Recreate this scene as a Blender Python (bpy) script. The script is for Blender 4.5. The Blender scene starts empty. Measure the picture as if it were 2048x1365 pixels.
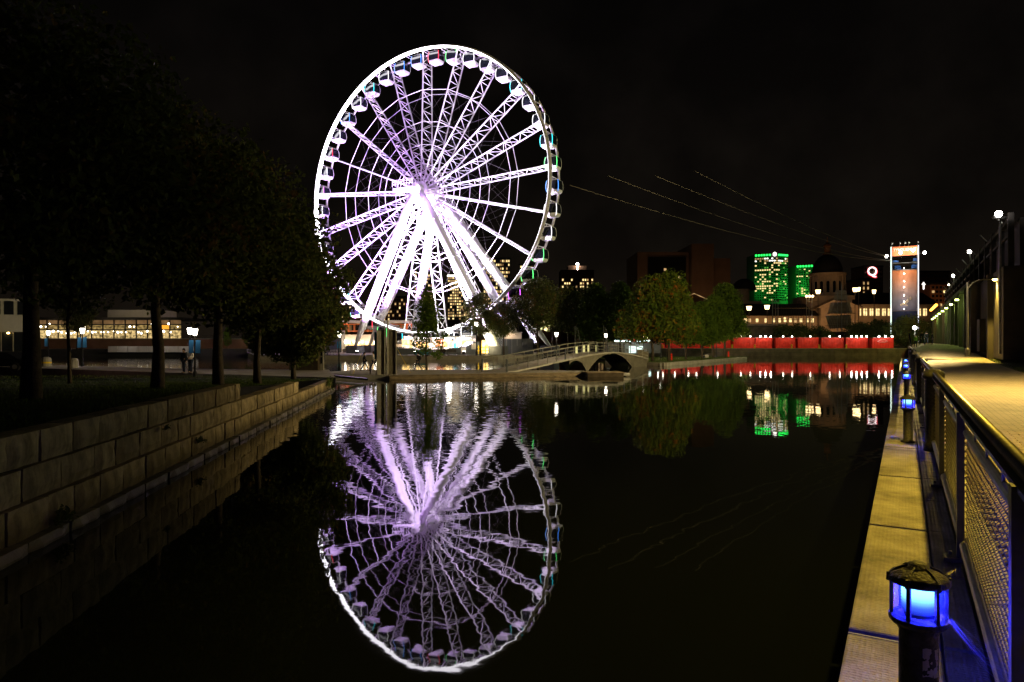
import bpy, math, random
import numpy as np
from mathutils import Vector, Matrix

R = math.radians
scn = bpy.context.scene
COL = scn.collection

# ------------------------------------------------------------------ camera, sky, exposure
F = 1365.0                  # focal length in photo pixels (2048 wide): a 24 mm lens on full frame
EYE = 1.6
cam_d = bpy.data.cameras.new('camera')
cam_d.lens = 24.0
cam_d.sensor_width = 36.0
cam_d.clip_start = 0.05
cam_d.clip_end = 6000
cam = bpy.data.objects.new('camera', cam_d)
COL.objects.link(cam)
cam.location = (0, 0, EYE)
cam.rotation_euler = (R(90), 0, 0)
scn.camera = cam

world = bpy.data.worlds.new('World')
scn.world = world
world.use_nodes = True
wn, wl = world.node_tree.nodes, world.node_tree.links
wn.clear()
w_out = wn.new('ShaderNodeOutputWorld')
w_bg = wn.new('ShaderNodeBackground')
w_tc = wn.new('ShaderNodeTexCoord')
w_sep = wn.new('ShaderNodeSeparateXYZ')
w_ramp = wn.new('ShaderNodeValToRGB')
w_ramp.color_ramp.elements[0].position = 0.0
w_ramp.color_ramp.elements[0].color = (0.0066, 0.0047, 0.0031, 1)
w_ramp.color_ramp.elements[1].position = 0.55
w_ramp.color_ramp.elements[1].color = (0.0009, 0.0008, 0.0009, 1)
e = w_ramp.color_ramp.elements.new(0.16)
e.color = (0.0036, 0.0028, 0.0021, 1)
w_noise = wn.new('ShaderNodeTexNoise')
w_noise.inputs['Scale'].default_value = 7.0
w_noise.inputs['Detail'].default_value = 5.0
w_cr = wn.new('ShaderNodeMapRange')
w_cr.inputs['From Min'].default_value = 0.42
w_cr.inputs['From Max'].default_value = 0.75
w_cr.inputs['To Min'].default_value = 0.85
w_cr.inputs['To Max'].default_value = 1.9
w_mul = wn.new('ShaderNodeMix')
w_mul.data_type = 'RGBA'
w_mul.blend_type = 'MULTIPLY'
w_mul.inputs[0].default_value = 1.0
wl.new(w_tc.outputs['Generated'], w_sep.inputs[0])
wl.new(w_sep.outputs['Z'], w_ramp.inputs[0])
wl.new(w_tc.outputs['Generated'], w_noise.inputs['Vector'])
wl.new(w_noise.outputs['Fac'], w_cr.inputs['Value'])
wl.new(w_ramp.outputs[0], w_mul.inputs[6])
wl.new(w_cr.outputs[0], w_mul.inputs[7])
wl.new(w_mul.outputs[2], w_bg.inputs['Color'])
w_bg.inputs['Strength'].default_value = 1.0
wl.new(w_bg.outputs[0], w_out.inputs['Surface'])

vs = scn.view_settings
scn.display_settings.display_device = 'sRGB'
vs.view_transform = 'Standard'
vs.look = 'None'
vs.exposure = 0.0
vs.gamma = 1.0
vs.use_curve_mapping = False
cy = scn.cycles
cy.use_denoising = True
cy.max_bounces = 6
cy.diffuse_bounces = 2
cy.glossy_bounces = 3
cy.transmission_bounces = 3
cy.transparent_max_bounces = 6
cy.sample_clamp_indirect = 4.0
cy.caustics_reflective = False
cy.caustics_refractive = False

rnd = random.Random(7)

# ------------------------------------------------------------------ helpers
def gx(px, y):               # world X of photo column px at depth y
    return (px - 1024.0) / F * y
def gz(py, y):               # world Z of photo row py at depth y
    return EYE + (682.5 - py) / F * y
TH = R(29.9)
DX, DY = math.sin(TH), math.cos(TH)      # the quay and its path run this way
def so(s, o, z=0.0):         # s metres along the quay, o metres to its right
    return Vector((s * DX + o * DY, s * DY - o * DX, z))
QROT = -TH                   # rotation of an object whose +Y runs along the quay

class MB:
    """collects simple shapes into one mesh"""
    def __init__(self):
        self.v, self.f = [], []
    def add(self, vs_, fs):
        b = len(self.v)
        self.v += [tuple(p) for p in vs_]
        self.f += [tuple(i + b for i in f) for f in fs]
    def box(self, c, s, rz=0.0):
        hx, hy, hz = s[0] / 2, s[1] / 2, s[2] / 2
        ca, sa = math.cos(rz), math.sin(rz)
        pts = []
        for z in (-hz, hz):
            for x, y in ((-hx, -hy), (hx, -hy), (hx, hy), (-hx, hy)):
                pts.append((c[0] + x * ca - y * sa, c[1] + x * sa + y * ca, c[2] + z))
        self.add(pts, [(3, 2, 1, 0), (4, 5, 6, 7), (0, 1, 5, 4), (1, 2, 6, 5), (2, 3, 7, 6), (3, 0, 4, 7)])
        return self
    def bevbox(self, c, s, b=0.02, rz=0.0):
        # a box whose top and bottom edges are chamfered
        ca, sa = math.cos(rz), math.sin(rz)
        rings = []
        for z, k in ((-s[2] / 2, b), (-s[2] / 2 + b, 0), (s[2] / 2 - b, 0), (s[2] / 2, b)):
            hx, hy = s[0] / 2 - k, s[1] / 2 - k
            rings.append([(c[0] + x * ca - y * sa, c[1] + x * sa + y * ca, c[2] + z)
                          for x, y in ((-hx, -hy), (hx, -hy), (hx, hy), (-hx, hy))])
        pts = [p for r_ in rings for p in r_]
        fs = [(3, 2, 1, 0), (12, 13, 14, 15)]
        for k in range(3):
            for i in range(4):
                j = (i + 1) % 4
                fs.append((k * 4 + i, k * 4 + j, k * 4 + 4 + j, k * 4 + 4 + i))
        self.add(pts, fs)
        return self
    def tube(self, p, q, r0, r1=None, n=6, caps=True):
        p, q = Vector(p), Vector(q)
        r1 = r0 if r1 is None else r1
        d = (q - p)
        if d.length < 1e-6:
            return self
        d.normalize()
        a = d.orthogonal().normalized()
        b = d.cross(a)
        pts = []
        for c, r_ in ((p, r0), (q, r1)):
            for i in range(n):
                t = 2 * math.pi * i / n
                pts.append(c + (a * math.cos(t) + b * math.sin(t)) * r_)
        fs = [(i, (i + 1) % n, n + (i + 1) % n, n + i) for i in range(n)]
        if caps:
            fs += [tuple(range(n - 1, -1, -1)), tuple(range(n, 2 * n))]
        self.add(pts, fs)
        return self
    def path(self, pts, r, n=6, closed=False):
        # one continuous tube along a polyline; r a number or a list
        P = [Vector(p) for p in pts]
        m = len(P)
        rr = r if isinstance(r, (list, tuple)) else [r] * m
        out, prev = [], None
        for i in range(m):
            if closed:
                t = P[(i + 1) % m] - P[i - 1]
            else:
                t = P[min(i + 1, m - 1)] - P[max(i - 1, 0)]
            t.normalize()
            if prev is None:
                a = t.orthogonal().normalized()
            else:
                a = (prev - t * prev.dot(t))
                a = a.normalized() if a.length > 1e-6 else t.orthogonal().normalized()
            prev = a
            b = t.cross(a)
            for k in range(n):
                ang = 2 * math.pi * k / n
                out.append(P[i] + (a * math.cos(ang) + b * math.sin(ang)) * rr[i])
        fs = []
        for i in range(m if closed else m - 1):
            j = (i + 1) % m
            for k in range(n):
                l = (k + 1) % n
                fs.append((i * n + k, i * n + l, j * n + l, j * n + k))
        if not closed:
            fs += [tuple(range(n - 1, -1, -1)), tuple(range((m - 1) * n, m * n))]
        self.add(out, fs)
        return self
    def prism(self, poly, z0, z1):
        n = len(poly)
        pts = [(x, y, z0) for x, y in poly] + [(x, y, z1) for x, y in poly]
        fs = [tuple(range(n - 1, -1, -1)), tuple(range(n, 2 * n))]
        fs += [(i, (i + 1) % n, n + (i + 1) % n, n + i) for i in range(n)]
        self.add(pts, fs)
        return self
    def extrude(self, poly, vec):
        # a 3D polygon pushed along vec
        n = len(poly)
        vec = Vector(vec)
        pts = [Vector(p) for p in poly] + [Vector(p) + vec for p in poly]
        fs = [tuple(range(n - 1, -1, -1)), tuple(range(n, 2 * n))]
        fs += [(i, (i + 1) % n, n + (i + 1) % n, n + i) for i in range(n)]
        self.add(pts, fs)
        return self
    def quad(self, a, b, c, d):
        self.add([a, b, c, d], [(0, 1, 2, 3)])
        return self
    def lathe(self, prof, c=(0, 0, 0), n=16):
        pts, fs = [], []
        for r_, z in prof:
            for i in range(n):
                t = 2 * math.pi * i / n
                pts.append((c[0] + r_ * math.cos(t), c[1] + r_ * math.sin(t), c[2] + z))
        m = len(prof)
        for k in range(m - 1):
            for i in range(n):
                j = (i + 1) % n
                fs.append((k * n + i, k * n + j, k * n + n + j, k * n + n + i))
        fs += [tuple(range(n - 1, -1, -1)), tuple(range((m - 1) * n, m * n))]
        self.add(pts, fs)
        return self
    def ball(self, c, r, n=8, m=5, sz=1.0):
        prof = [(max(0.001, r * math.sin(math.pi * k / m)), -r * sz * math.cos(math.pi * k / m)) for k in range(m + 1)]
        return self.lathe(prof, c, n)
    def mesh(self, name, mat, smooth=False):
        me = bpy.data.meshes.new(name)
        me.from_pydata(self.v, [], self.f)
        me.validate()
        if smooth:
            me.polygons.foreach_set('use_smooth', [True] * len(me.polygons))
        if mat is not None:
            me.materials.append(mat)
        me.update()
        return me
    def build(self, name, mat, parent=None, smooth=False, loc=None, rz=None):
        o = bpy.data.objects.new(name, self.mesh(name, mat, smooth))
        COL.objects.link(o)
        if parent is not None:
            o.parent = parent
        if loc is not None:
            o.location = loc
        if rz is not None:
            o.rotation_euler.z = rz
        return o

def tag(o, label=None, cat=None, group=None, kind=None):
    if label: o['label'] = label
    if cat: o['category'] = cat
    if group: o['group'] = group
    if kind: o['kind'] = kind
    return o
def thing(name, label, cat, loc=(0, 0, 0), rz=0.0, group=None):
    o = bpy.data.objects.new(name, None)
    o.empty_display_size = 0.3
    COL.objects.link(o)
    o.location = loc
    o.rotation_euler.z = rz
    return tag(o, label, cat, group)
def link(name, me, parent=None, loc=(0, 0, 0), rz=0.0):
    o = bpy.data.objects.new(name, me)
    COL.objects.link(o)
    o.parent = parent
    o.location = loc
    o.rotation_euler.z = rz
    return o
def kids(o):
    return [c for c in bpy.data.objects if c.parent == o]
def copy_tree(o, loc=None, rz=None, label=None, parent=None, ch=None):
    c = o.copy()
    COL.objects.link(c)
    if parent is not None: c.parent = parent
    if loc is not None: c.location = loc
    if rz is not None: c.rotation_euler.z = rz
    if label: c['label'] = label
    for k in o.children:
        copy_tree(k, parent=c)
    return c

# ------------------------------------------------------------------ materials
def mat(name, col, rough=0.6, metal=0.0, noise=0.0, scale=4.0, bump=0.0, bscale=None, rand=0.0, dark=None, spec=0.4, coord='Object'):
    m = bpy.data.materials.new(name)
    m.use_nodes = True
    nt = m.node_tree
    b = nt.nodes['Principled BSDF']
    b.inputs['Base Color'].default_value = (*col, 1)
    b.inputs['Roughness'].default_value = rough
    b.inputs['Metallic'].default_value = metal
    b.inputs['Specular IOR Level'].default_value = spec
    tc = nt.nodes.new('ShaderNodeTexCoord')
    out = None
    if noise > 0:
        nz = nt.nodes.new('ShaderNodeTexNoise')
        nz.inputs['Scale'].default_value = scale
        nz.inputs['Detail'].default_value = 6
        nz.inputs['Roughness'].default_value = 0.65
        nt.links.new(tc.outputs[coord], nz.inputs['Vector'])
        mr = nt.nodes.new('ShaderNodeMapRange')
        mr.inputs['From Min'].default_value = 0.3
        mr.inputs['From Max'].default_value = 0.7
        nt.links.new(nz.outputs['Fac'], mr.inputs['Value'])
        mx = nt.nodes.new('ShaderNodeMix')
        mx.data_type = 'RGBA'
        d = dark if dark else tuple(c * (1 - noise) for c in col)
        mx.inputs[6].default_value = (*d, 1)
        mx.inputs[7].default_value = (*[min(1, c * (1 + noise * 0.6)) for c in col], 1)
        nt.links.new(mr.outputs[0], mx.inputs[0])
        out = mx.outputs[2]
    if rand > 0:
        oi = nt.nodes.new('ShaderNodeObjectInfo')
        mr2 = nt.nodes.new('ShaderNodeMapRange')
        mr2.inputs['To Min'].default_value = 1 - rand
        mr2.inputs['To Max'].default_value = 1 + rand
        nt.links.new(oi.outputs['Random'], mr2.inputs['Value'])
        m2 = nt.nodes.new('ShaderNodeMix')
        m2.data_type = 'RGBA'
        m2.blend_type = 'MULTIPLY'
        m2.inputs[0].default_value = 1.0
        if out is not None:
            nt.links.new(out, m2.inputs[6])
        else:
            m2.inputs[6].default_value = (*col, 1)
        nt.links.new(mr2.outputs[0], m2.inputs[7])
        out = m2.outputs[2]
    if out is not None:
        nt.links.new(out, b.inputs['Base Color'])
    if bump > 0:
        nb = nt.nodes.new('ShaderNodeTexNoise')
        nb.inputs['Scale'].default_value = bscale or scale * 3
        nb.inputs['Detail'].default_value = 5
        nt.links.new(tc.outputs[coord], nb.inputs['Vector'])
        bp = nt.nodes.new('ShaderNodeBump')
        bp.inputs['Strength'].default_value = bump
        bp.inputs['Distance'].default_value = 0.02
        nt.links.new(nb.outputs['Fac'], bp.inputs['Height'])
        nt.links.new(bp.outputs[0], b.inputs['Normal'])
    return m
def emit(name, col, strength, noise=0.0, scale=2.0):
    m = bpy.data.materials.new(name)
    m.use_nodes = True
    nt = m.node_tree
    nt.nodes.remove(nt.nodes['Principled BSDF'])
    em = nt.nodes.new('ShaderNodeEmission')
    em.inputs['Color'].default_value = (*col, 1)
    em.inputs['Strength'].default_value = strength
    nt.links.new(em.outputs[0], nt.nodes['Material Output'].inputs['Surface'])
    if noise > 0:
        tc = nt.nodes.new('ShaderNodeTexCoord')
        nz = nt.nodes.new('ShaderNodeTexNoise')
        nz.inputs['Scale'].default_value = scale
        nz.inputs['Detail'].default_value = 4
        nt.links.new(tc.outputs['Object'], nz.inputs['Vector'])
        mr = nt.nodes.new('ShaderNodeMapRange')
        mr.inputs['From Min'].default_value = 0.32
        mr.inputs['From Max'].default_value = 0.68
        mr.inputs['To Min'].default_value = strength * (1 - noise)
        mr.inputs['To Max'].default_value = strength * (1 + noise)
        nt.links.new(nz.outputs['Fac'], mr.inputs['Value'])
        nt.links.new(mr.outputs[0], em.inputs['Strength'])
    return m
def leaf_mat(name, c0, c1, c2=None, amt=0.5):
    m = bpy.data.materials.new(name)
    m.use_nodes = True
    nt = m.node_tree
    b = nt.nodes['Principled BSDF']
    b.inputs['Roughness'].default_value = 0.55
    b.inputs['Specular IOR Level'].default_value = 0.25
    tc = nt.nodes.new('ShaderNodeTexCoord')
    nz = nt.nodes.new('ShaderNodeTexNoise')
    nz.inputs['Scale'].default_value = 0.55
    nz.inputs['Detail'].default_value = 3
    nt.links.new(tc.outputs['Object'], nz.inputs['Vector'])
    cr = nt.nodes.new('ShaderNodeValToRGB')
    cr.color_ramp.elements[0].position = 0.36
    cr.color_ramp.elements[0].color = (*c0, 1)
    cr.color_ramp.elements[1].position = 0.60
    cr.color_ramp.elements[1].color = (*c1, 1)
    if c2:
        e_ = cr.color_ramp.elements.new(0.69)
        e_.color = (*c2, 1)
    geo = nt.nodes.new('ShaderNodeNewGeometry')
    add = nt.nodes.new('ShaderNodeMath')
    add.operation = 'MULTIPLY_ADD'
    add.inputs[1].default_value = 0.22
    nt.links.new(geo.outputs['Random Per Island'], add.inputs[0])
    sub = nt.nodes.new('ShaderNodeMath')
    sub.operation = 'SUBTRACT'
    sub.inputs[1].default_value = 0.11
    nt.links.new(nz.outputs['Fac'], sub.inputs[0])
    nt.links.new(sub.outputs[0], add.inputs[2])
    nt.links.new(add.outputs[0], cr.inputs[0])
    nt.links.new(cr.outputs[0], b.inputs['Base Color'])
    tr = nt.nodes.new('ShaderNodeBsdfTranslucent')
    nt.links.new(cr.outputs[0], tr.inputs['Color'])
    ms = nt.nodes.new('ShaderNodeMixShader')
    ms.inputs[0].default_value = 0.3
    nt.links.new(b.outputs[0], ms.inputs[1])
    nt.links.new(tr.outputs[0], ms.inputs[2])
    nt.links.new(ms.outputs[0], nt.nodes['Material Output'].inputs['Surface'])
    return m

M = {}
M['white_steel'] = mat('white_steel', (0.82, 0.81, 0.83), 0.35, 0.0, 0.06, 2.0)
M['galv'] = mat('galvanised_steel', (0.36, 0.36, 0.34), 0.4, 0.7, 0.3, 6.0)
M['mesh_wire'] = mat('mesh_wire', (0.15, 0.15, 0.16), 0.5, 0.1, 0.3, 9.0)
M['steel'] = mat('stainless_steel', (0.62, 0.6, 0.57), 0.22, 1.0, 0.15, 18.0)
M['dark_metal'] = mat('dark_painted_metal', (0.034, 0.033, 0.034), 0.52, 0.25, 0.75, 26.0, 0.5, 60.0)
M['rail_paint'] = mat('rail_grey_paint', (0.10, 0.105, 0.11), 0.38, 0.4, 0.4, 7.0, 0.2)
M['black'] = mat('black_rubber', (0.012, 0.012, 0.013), 0.6)
M['lime'] = mat('limestone', (0.34, 0.255, 0.14), 0.85, 0, 0.5, 2.6, 0.55, 9.0, rand=0.26)
M['lime_wet'] = mat('wet_limestone', (0.17, 0.15, 0.115), 0.5, 0, 0.5, 3.0, 0.6, 9.0, rand=0.25)
M['joint'] = mat('dark_joint', (0.018, 0.016, 0.012), 0.95, 0, 0.4, 6.0)
M['concrete'] = mat('concrete', (0.30, 0.28, 0.25), 0.85, 0, 0.35, 1.2, 0.3, 14.0, rand=0.08)
M['concrete_dark'] = mat('stained_concrete', (0.17, 0.145, 0.115), 0.9, 0, 0.45, 0.8, 0.3, 10.0, rand=0.12)
M['ledge'] = mat('ledge_slab_concrete', (0.30, 0.28, 0.22), 0.85, 0, 0.62, 1.9, 0.5, 90.0, rand=0.07)
M['bridge_concrete'] = mat('bridge_concrete', (0.115, 0.102, 0.08), 0.85, 0, 0.35, 1.2, 0.3, 14.0)
def chequer_bump(m, scale, strength):
    nt = m.node_tree
    b = nt.nodes['Principled BSDF']
    tc = nt.nodes.new('ShaderNodeTexCoord')
    vo = nt.nodes.new('ShaderNodeTexVoronoi')
    vo.inputs['Scale'].default_value = scale
    vo.inputs['Randomness'].default_value = 0.25
    nt.links.new(tc.outputs['Object'], vo.inputs['Vector'])
    bp = nt.nodes.new('ShaderNodeBump')
    bp.inputs['Strength'].default_value = strength
    bp.inputs['Distance'].default_value = 0.012
    nt.links.new(vo.outputs['Distance'], bp.inputs['Height'])
    if b.inputs['Normal'].links:
        nt.links.new(b.inputs['Normal'].links[0].from_socket, bp.inputs['Normal'])
    nt.links.new(bp.outputs[0], b.inputs['Normal'])
chequer_bump(M['ledge'], 34.0, 0.9)
M['bridge_rail'] = mat('bridge_rail_grey', (0.24, 0.225, 0.19), 0.5, 0.3, 0.25, 3.0)
M['handrail_steel'] = mat('worn_handrail_steel', (0.46, 0.44, 0.41), 0.32, 1.0, 0.3, 14.0, 0.1)
def stain(m, z0, z1):
    nt = m.node_tree
    N, L = nt.nodes, nt.links
    b = N['Principled BSDF']
    geo = N.new('ShaderNodeNewGeometry')
    mp = N.new('ShaderNodeMapping')
    mp.inputs['Scale'].default_value = (5.0, 5.0, 0.7)
    L.new(geo.outputs['Position'], mp.inputs['Vector'])
    nz = N.new('ShaderNodeTexNoise')
    nz.inputs['Scale'].default_value = 1.0
    nz.inputs['Detail'].default_value = 6
    nz.inputs['Roughness'].default_value = 0.7
    L.new(mp.outputs[0], nz.inputs['Vector'])
    sp_ = N.new('ShaderNodeSeparateXYZ')
    L.new(geo.outputs['Position'], sp_.inputs[0])
    ma = N.new('ShaderNodeMath')
    ma.operation = 'MULTIPLY_ADD'
    ma.inputs[1].default_value = -0.5
    L.new(nz.outputs['Fac'], ma.inputs[0])
    L.new(sp_.outputs['Z'], ma.inputs[2])
    mr = N.new('ShaderNodeMapRange')
    mr.inputs['From Min'].default_value = z0 - 0.25
    mr.inputs['From Max'].default_value = z1 - 0.25
    mr.inputs['To Min'].default_value = 0.28
    mr.inputs['To Max'].default_value = 1.0
    L.new(ma.outputs[0], mr.inputs['Value'])
    m2 = N.new('ShaderNodeMapRange')
    m2.inputs['From Min'].default_value = 0.35
    m2.inputs['From Max'].default_value = 0.6
    m2.inputs['To Min'].default_value = 0.55
    m2.inputs['To Max'].default_value = 1.08
    L.new(nz.outputs['Fac'], m2.inputs['Value'])
    mu = N.new('ShaderNodeMath')
    mu.operation = 'MULTIPLY'
    L.new(mr.outputs[0], mu.inputs[0])
    L.new(m2.outputs[0], mu.inputs[1])
    mx = N.new('ShaderNodeMix')
    mx.data_type = 'RGBA'
    mx.blend_type = 'MULTIPLY'
    mx.inputs[0].default_value = 1.0
    old = b.inputs['Base Color'].links[0].from_socket
    L.new(old, mx.inputs[6])
    L.new(mu.outputs[0], mx.inputs[7])
    L.new(mx.outputs[2], b.inputs['Base Color'])
stain(M['lime'], -1.35, -0.75)
stain(M['lime_wet'], -1.45, -1.2)
M['bounce_wall_paint'] = mat('bounce_wall_paint', (0.34, 0.28, 0.27), 0.7, 0, 0.35, 0.9)
M['soil'] = mat('dark_soil', (0.035, 0.028, 0.018), 0.95, 0, 0.4, 2.0)
M['lawn'] = mat('lawn_soil', (0.030, 0.038, 0.012), 0.95, 0, 0.5, 1.4, 0.6, 30.0)
M['grass'] = leaf_mat('grass_blades', (0.035, 0.05, 0.012), (0.07, 0.095, 0.02))
M['paving'] = mat('pale_paving', (0.30, 0.265, 0.225), 0.85, 0, 0.3, 0.9, 0.2, 20.0)
M['asphalt'] = mat('asphalt', (0.05, 0.048, 0.045), 0.9, 0, 0.3, 0.4)
M['wood'] = mat('weathered_timber', (0.22, 0.165, 0.105), 0.8, 0, 0.5, 2.5, 0.4, 22.0, rand=0.2)
M['wood_dark'] = mat('dark_timber', (0.06, 0.045, 0.03), 0.85, 0, 0.4, 3.0, 0.3, 20.0, rand=0.2)
M['bark'] = mat('bark', (0.065, 0.05, 0.036), 0.95, 0, 0.5, 7.0, 0.9, 20.0)
M['brick_brown'] = mat('brown_brick', (0.20, 0.105, 0.06), 0.9, 0, 0.3, 0.5)
M['stone_warm'] = mat('warm_grey_stone', (0.36, 0.29, 0.22), 0.9, 0, 0.25, 0.4)
M['roof_dark'] = mat('dark_roof', (0.022, 0.022, 0.024), 0.6, 0.2, 0.3, 0.6)
M['tower_dark'] = mat('dark_curtain_wall', (0.05, 0.05, 0.05), 0.5, 0.1, 0.2, 0.2)
M['tower_light'] = mat('pale_concrete_frame', (0.24, 0.23, 0.21), 0.8, 0, 0.2, 0.2)
M['hangar'] = mat('hangar_cladding', (0.062, 0.052, 0.042), 0.75, 0, 0.35, 0.7, 0.2, 6.0)
M['hangar_steel'] = mat('hangar_steel', (0.035, 0.03, 0.028), 0.6, 0.4, 0.3, 1.0)
M['hoarding'] = mat('grey_hoarding', (0.11, 0.115, 0.13), 0.7, 0, 0.2, 0.8)
M['pale_wall'] = mat('pale_render', (0.55, 0.50, 0.46), 0.8, 0, 0.12, 0.8)
M['orange_wood'] = mat('orange_cedar', (0.42, 0.13, 0.05), 0.6, 0, 0.3, 1.5)
M['red'] = mat('red_container_paint', (0.60, 0.030, 0.014), 0.5, 0, 0.35, 1.2, 0.1, rand=0.08)
M['glass_dark'] = mat('dark_glass', (0.012, 0.014, 0.02), 0.08, 0.0, spec=0.8)
M['teal'] = mat('teal_banner', (0.02, 0.20, 0.27), 0.7, 0, 0.15, 2.0)
M['blue_cloth'] = mat('blue_banner_cloth', (0.04, 0.17, 0.42), 0.8)
M['yellow'] = mat('yellow_paint', (0.65, 0.45, 0.02), 0.5)
M['skin'] = mat('skin', (0.42, 0.26, 0.18), 0.6)
M['hair'] = mat('dark_hair', (0.015, 0.012, 0.01), 0.6)
M['coat_dark'] = mat('dark_coat', (0.018, 0.018, 0.022), 0.85)
M['coat_green'] = mat('green_jacket', (0.12, 0.19, 0.03), 0.85)
M['shirt_white'] = mat('pale_shirt', (0.55, 0.52, 0.5), 0.85)
M['denim'] = mat('dark_denim', (0.025, 0.03, 0.05), 0.9)
M['cable'] = mat('grey_cable', (0.06, 0.054, 0.045), 0.8, 0.0)
M['leaf_dark'] = leaf_mat('dark_leaves', (0.05, 0.06, 0.016), (0.085, 0.10, 0.022), (0.14, 0.08, 0.025))
M['leaf_green'] = leaf_mat('green_leaves', (0.05, 0.09, 0.012), (0.095, 0.14, 0.016))
M['leaf_maple'] = leaf_mat('turning_maple_leaves', (0.055, 0.09, 0.012), (0.115, 0.135, 0.016), (0.26, 0.085, 0.015))
M['bush'] = leaf_mat('bush_leaves', (0.05, 0.075, 0.02), (0.10, 0.12, 0.03))

# lamps
M['led_white'] = emit('rim_light_white', (0.97, 0.93, 1.0), 9.0)
M['lamp_white'] = emit('lantern_glow', (1.0, 0.90, 0.72), 14.0)
M['canopy_light'] = emit('canopy_light_glow', (1.0, 0.93, 0.84), 26.0)
M['lamp_warm'] = emit('warm_lantern_glow', (1.0, 0.68, 0.30), 6.0)
M['lamp_flood'] = emit('floodlight_glow', (1.0, 0.95, 0.85), 40.0)
M['lamp_sodium'] = emit('sodium_glow', (1.0, 0.66, 0.18), 30.0)
M['lamp_amber'] = emit('amber_tube_glow', (1.0, 0.34, 0.04), 7.0)
M['lamp_yellowgreen'] = emit('yellow_green_wall_light', (0.85, 1.0, 0.25), 14.0)
M['blue_core'] = emit('blue_lamp_core', (0.10, 0.42, 1.0), 7.0)
M['win_warm'] = emit('lit_window_warm', (1.0, 0.72, 0.30), 1.5, 0.35, 1.1)
M['win_soft'] = emit('lit_window_soft', (1.0, 0.62, 0.25), 0.55, 0.5, 0.6)
M['win_dim'] = emit('lit_window_dim', (1.0, 0.55, 0.22), 0.16, 0.5, 0.5)
M['win_green'] = emit('lit_window_green', (0.25, 1.0, 0.12), 0.5)
M['crown_green'] = emit('green_crown_light', (0.02, 1.0, 0.10), 3.2)
M['win_white'] = emit('lit_window_white', (1.0, 0.95, 0.85), 2.6)
M['shop_glow'] = emit('shop_interior_glow', (1.0, 0.62, 0.20), 3.6, 0.7, 1.3)

def point(name, loc, power, col=(1, 0.8, 0.5), size=0.15, parent=None):
    l = bpy.data.lights.new(name, 'POINT')
    l.energy = power
    l.color = col
    l.shadow_soft_size = size
    o = bpy.data.objects.new(name, l)
    COL.objects.link(o)
    o.location = loc
    o.visible_camera = False
    o.visible_glossy = False
    if parent: o.parent = parent
    return o
def spot(name, loc, target, power, col=(1, 1, 1), ang=60, blend=0.6, size=0.4, parent=None):
    l = bpy.data.lights.new(name, 'SPOT')
    l.energy = power
    l.color = col
    l.spot_size = R(ang)
    l.spot_blend = blend
    l.shadow_soft_size = size
    o = bpy.data.objects.new(name, l)
    COL.objects.link(o)
    o.location = loc
    d = Vector(target) - Vector(loc)
    o.rotation_euler = d.to_track_quat('-Z', 'Y').to_euler()
    o.visible_camera = False
    o.visible_glossy = False
    if parent: o.parent = parent
    return o

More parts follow.
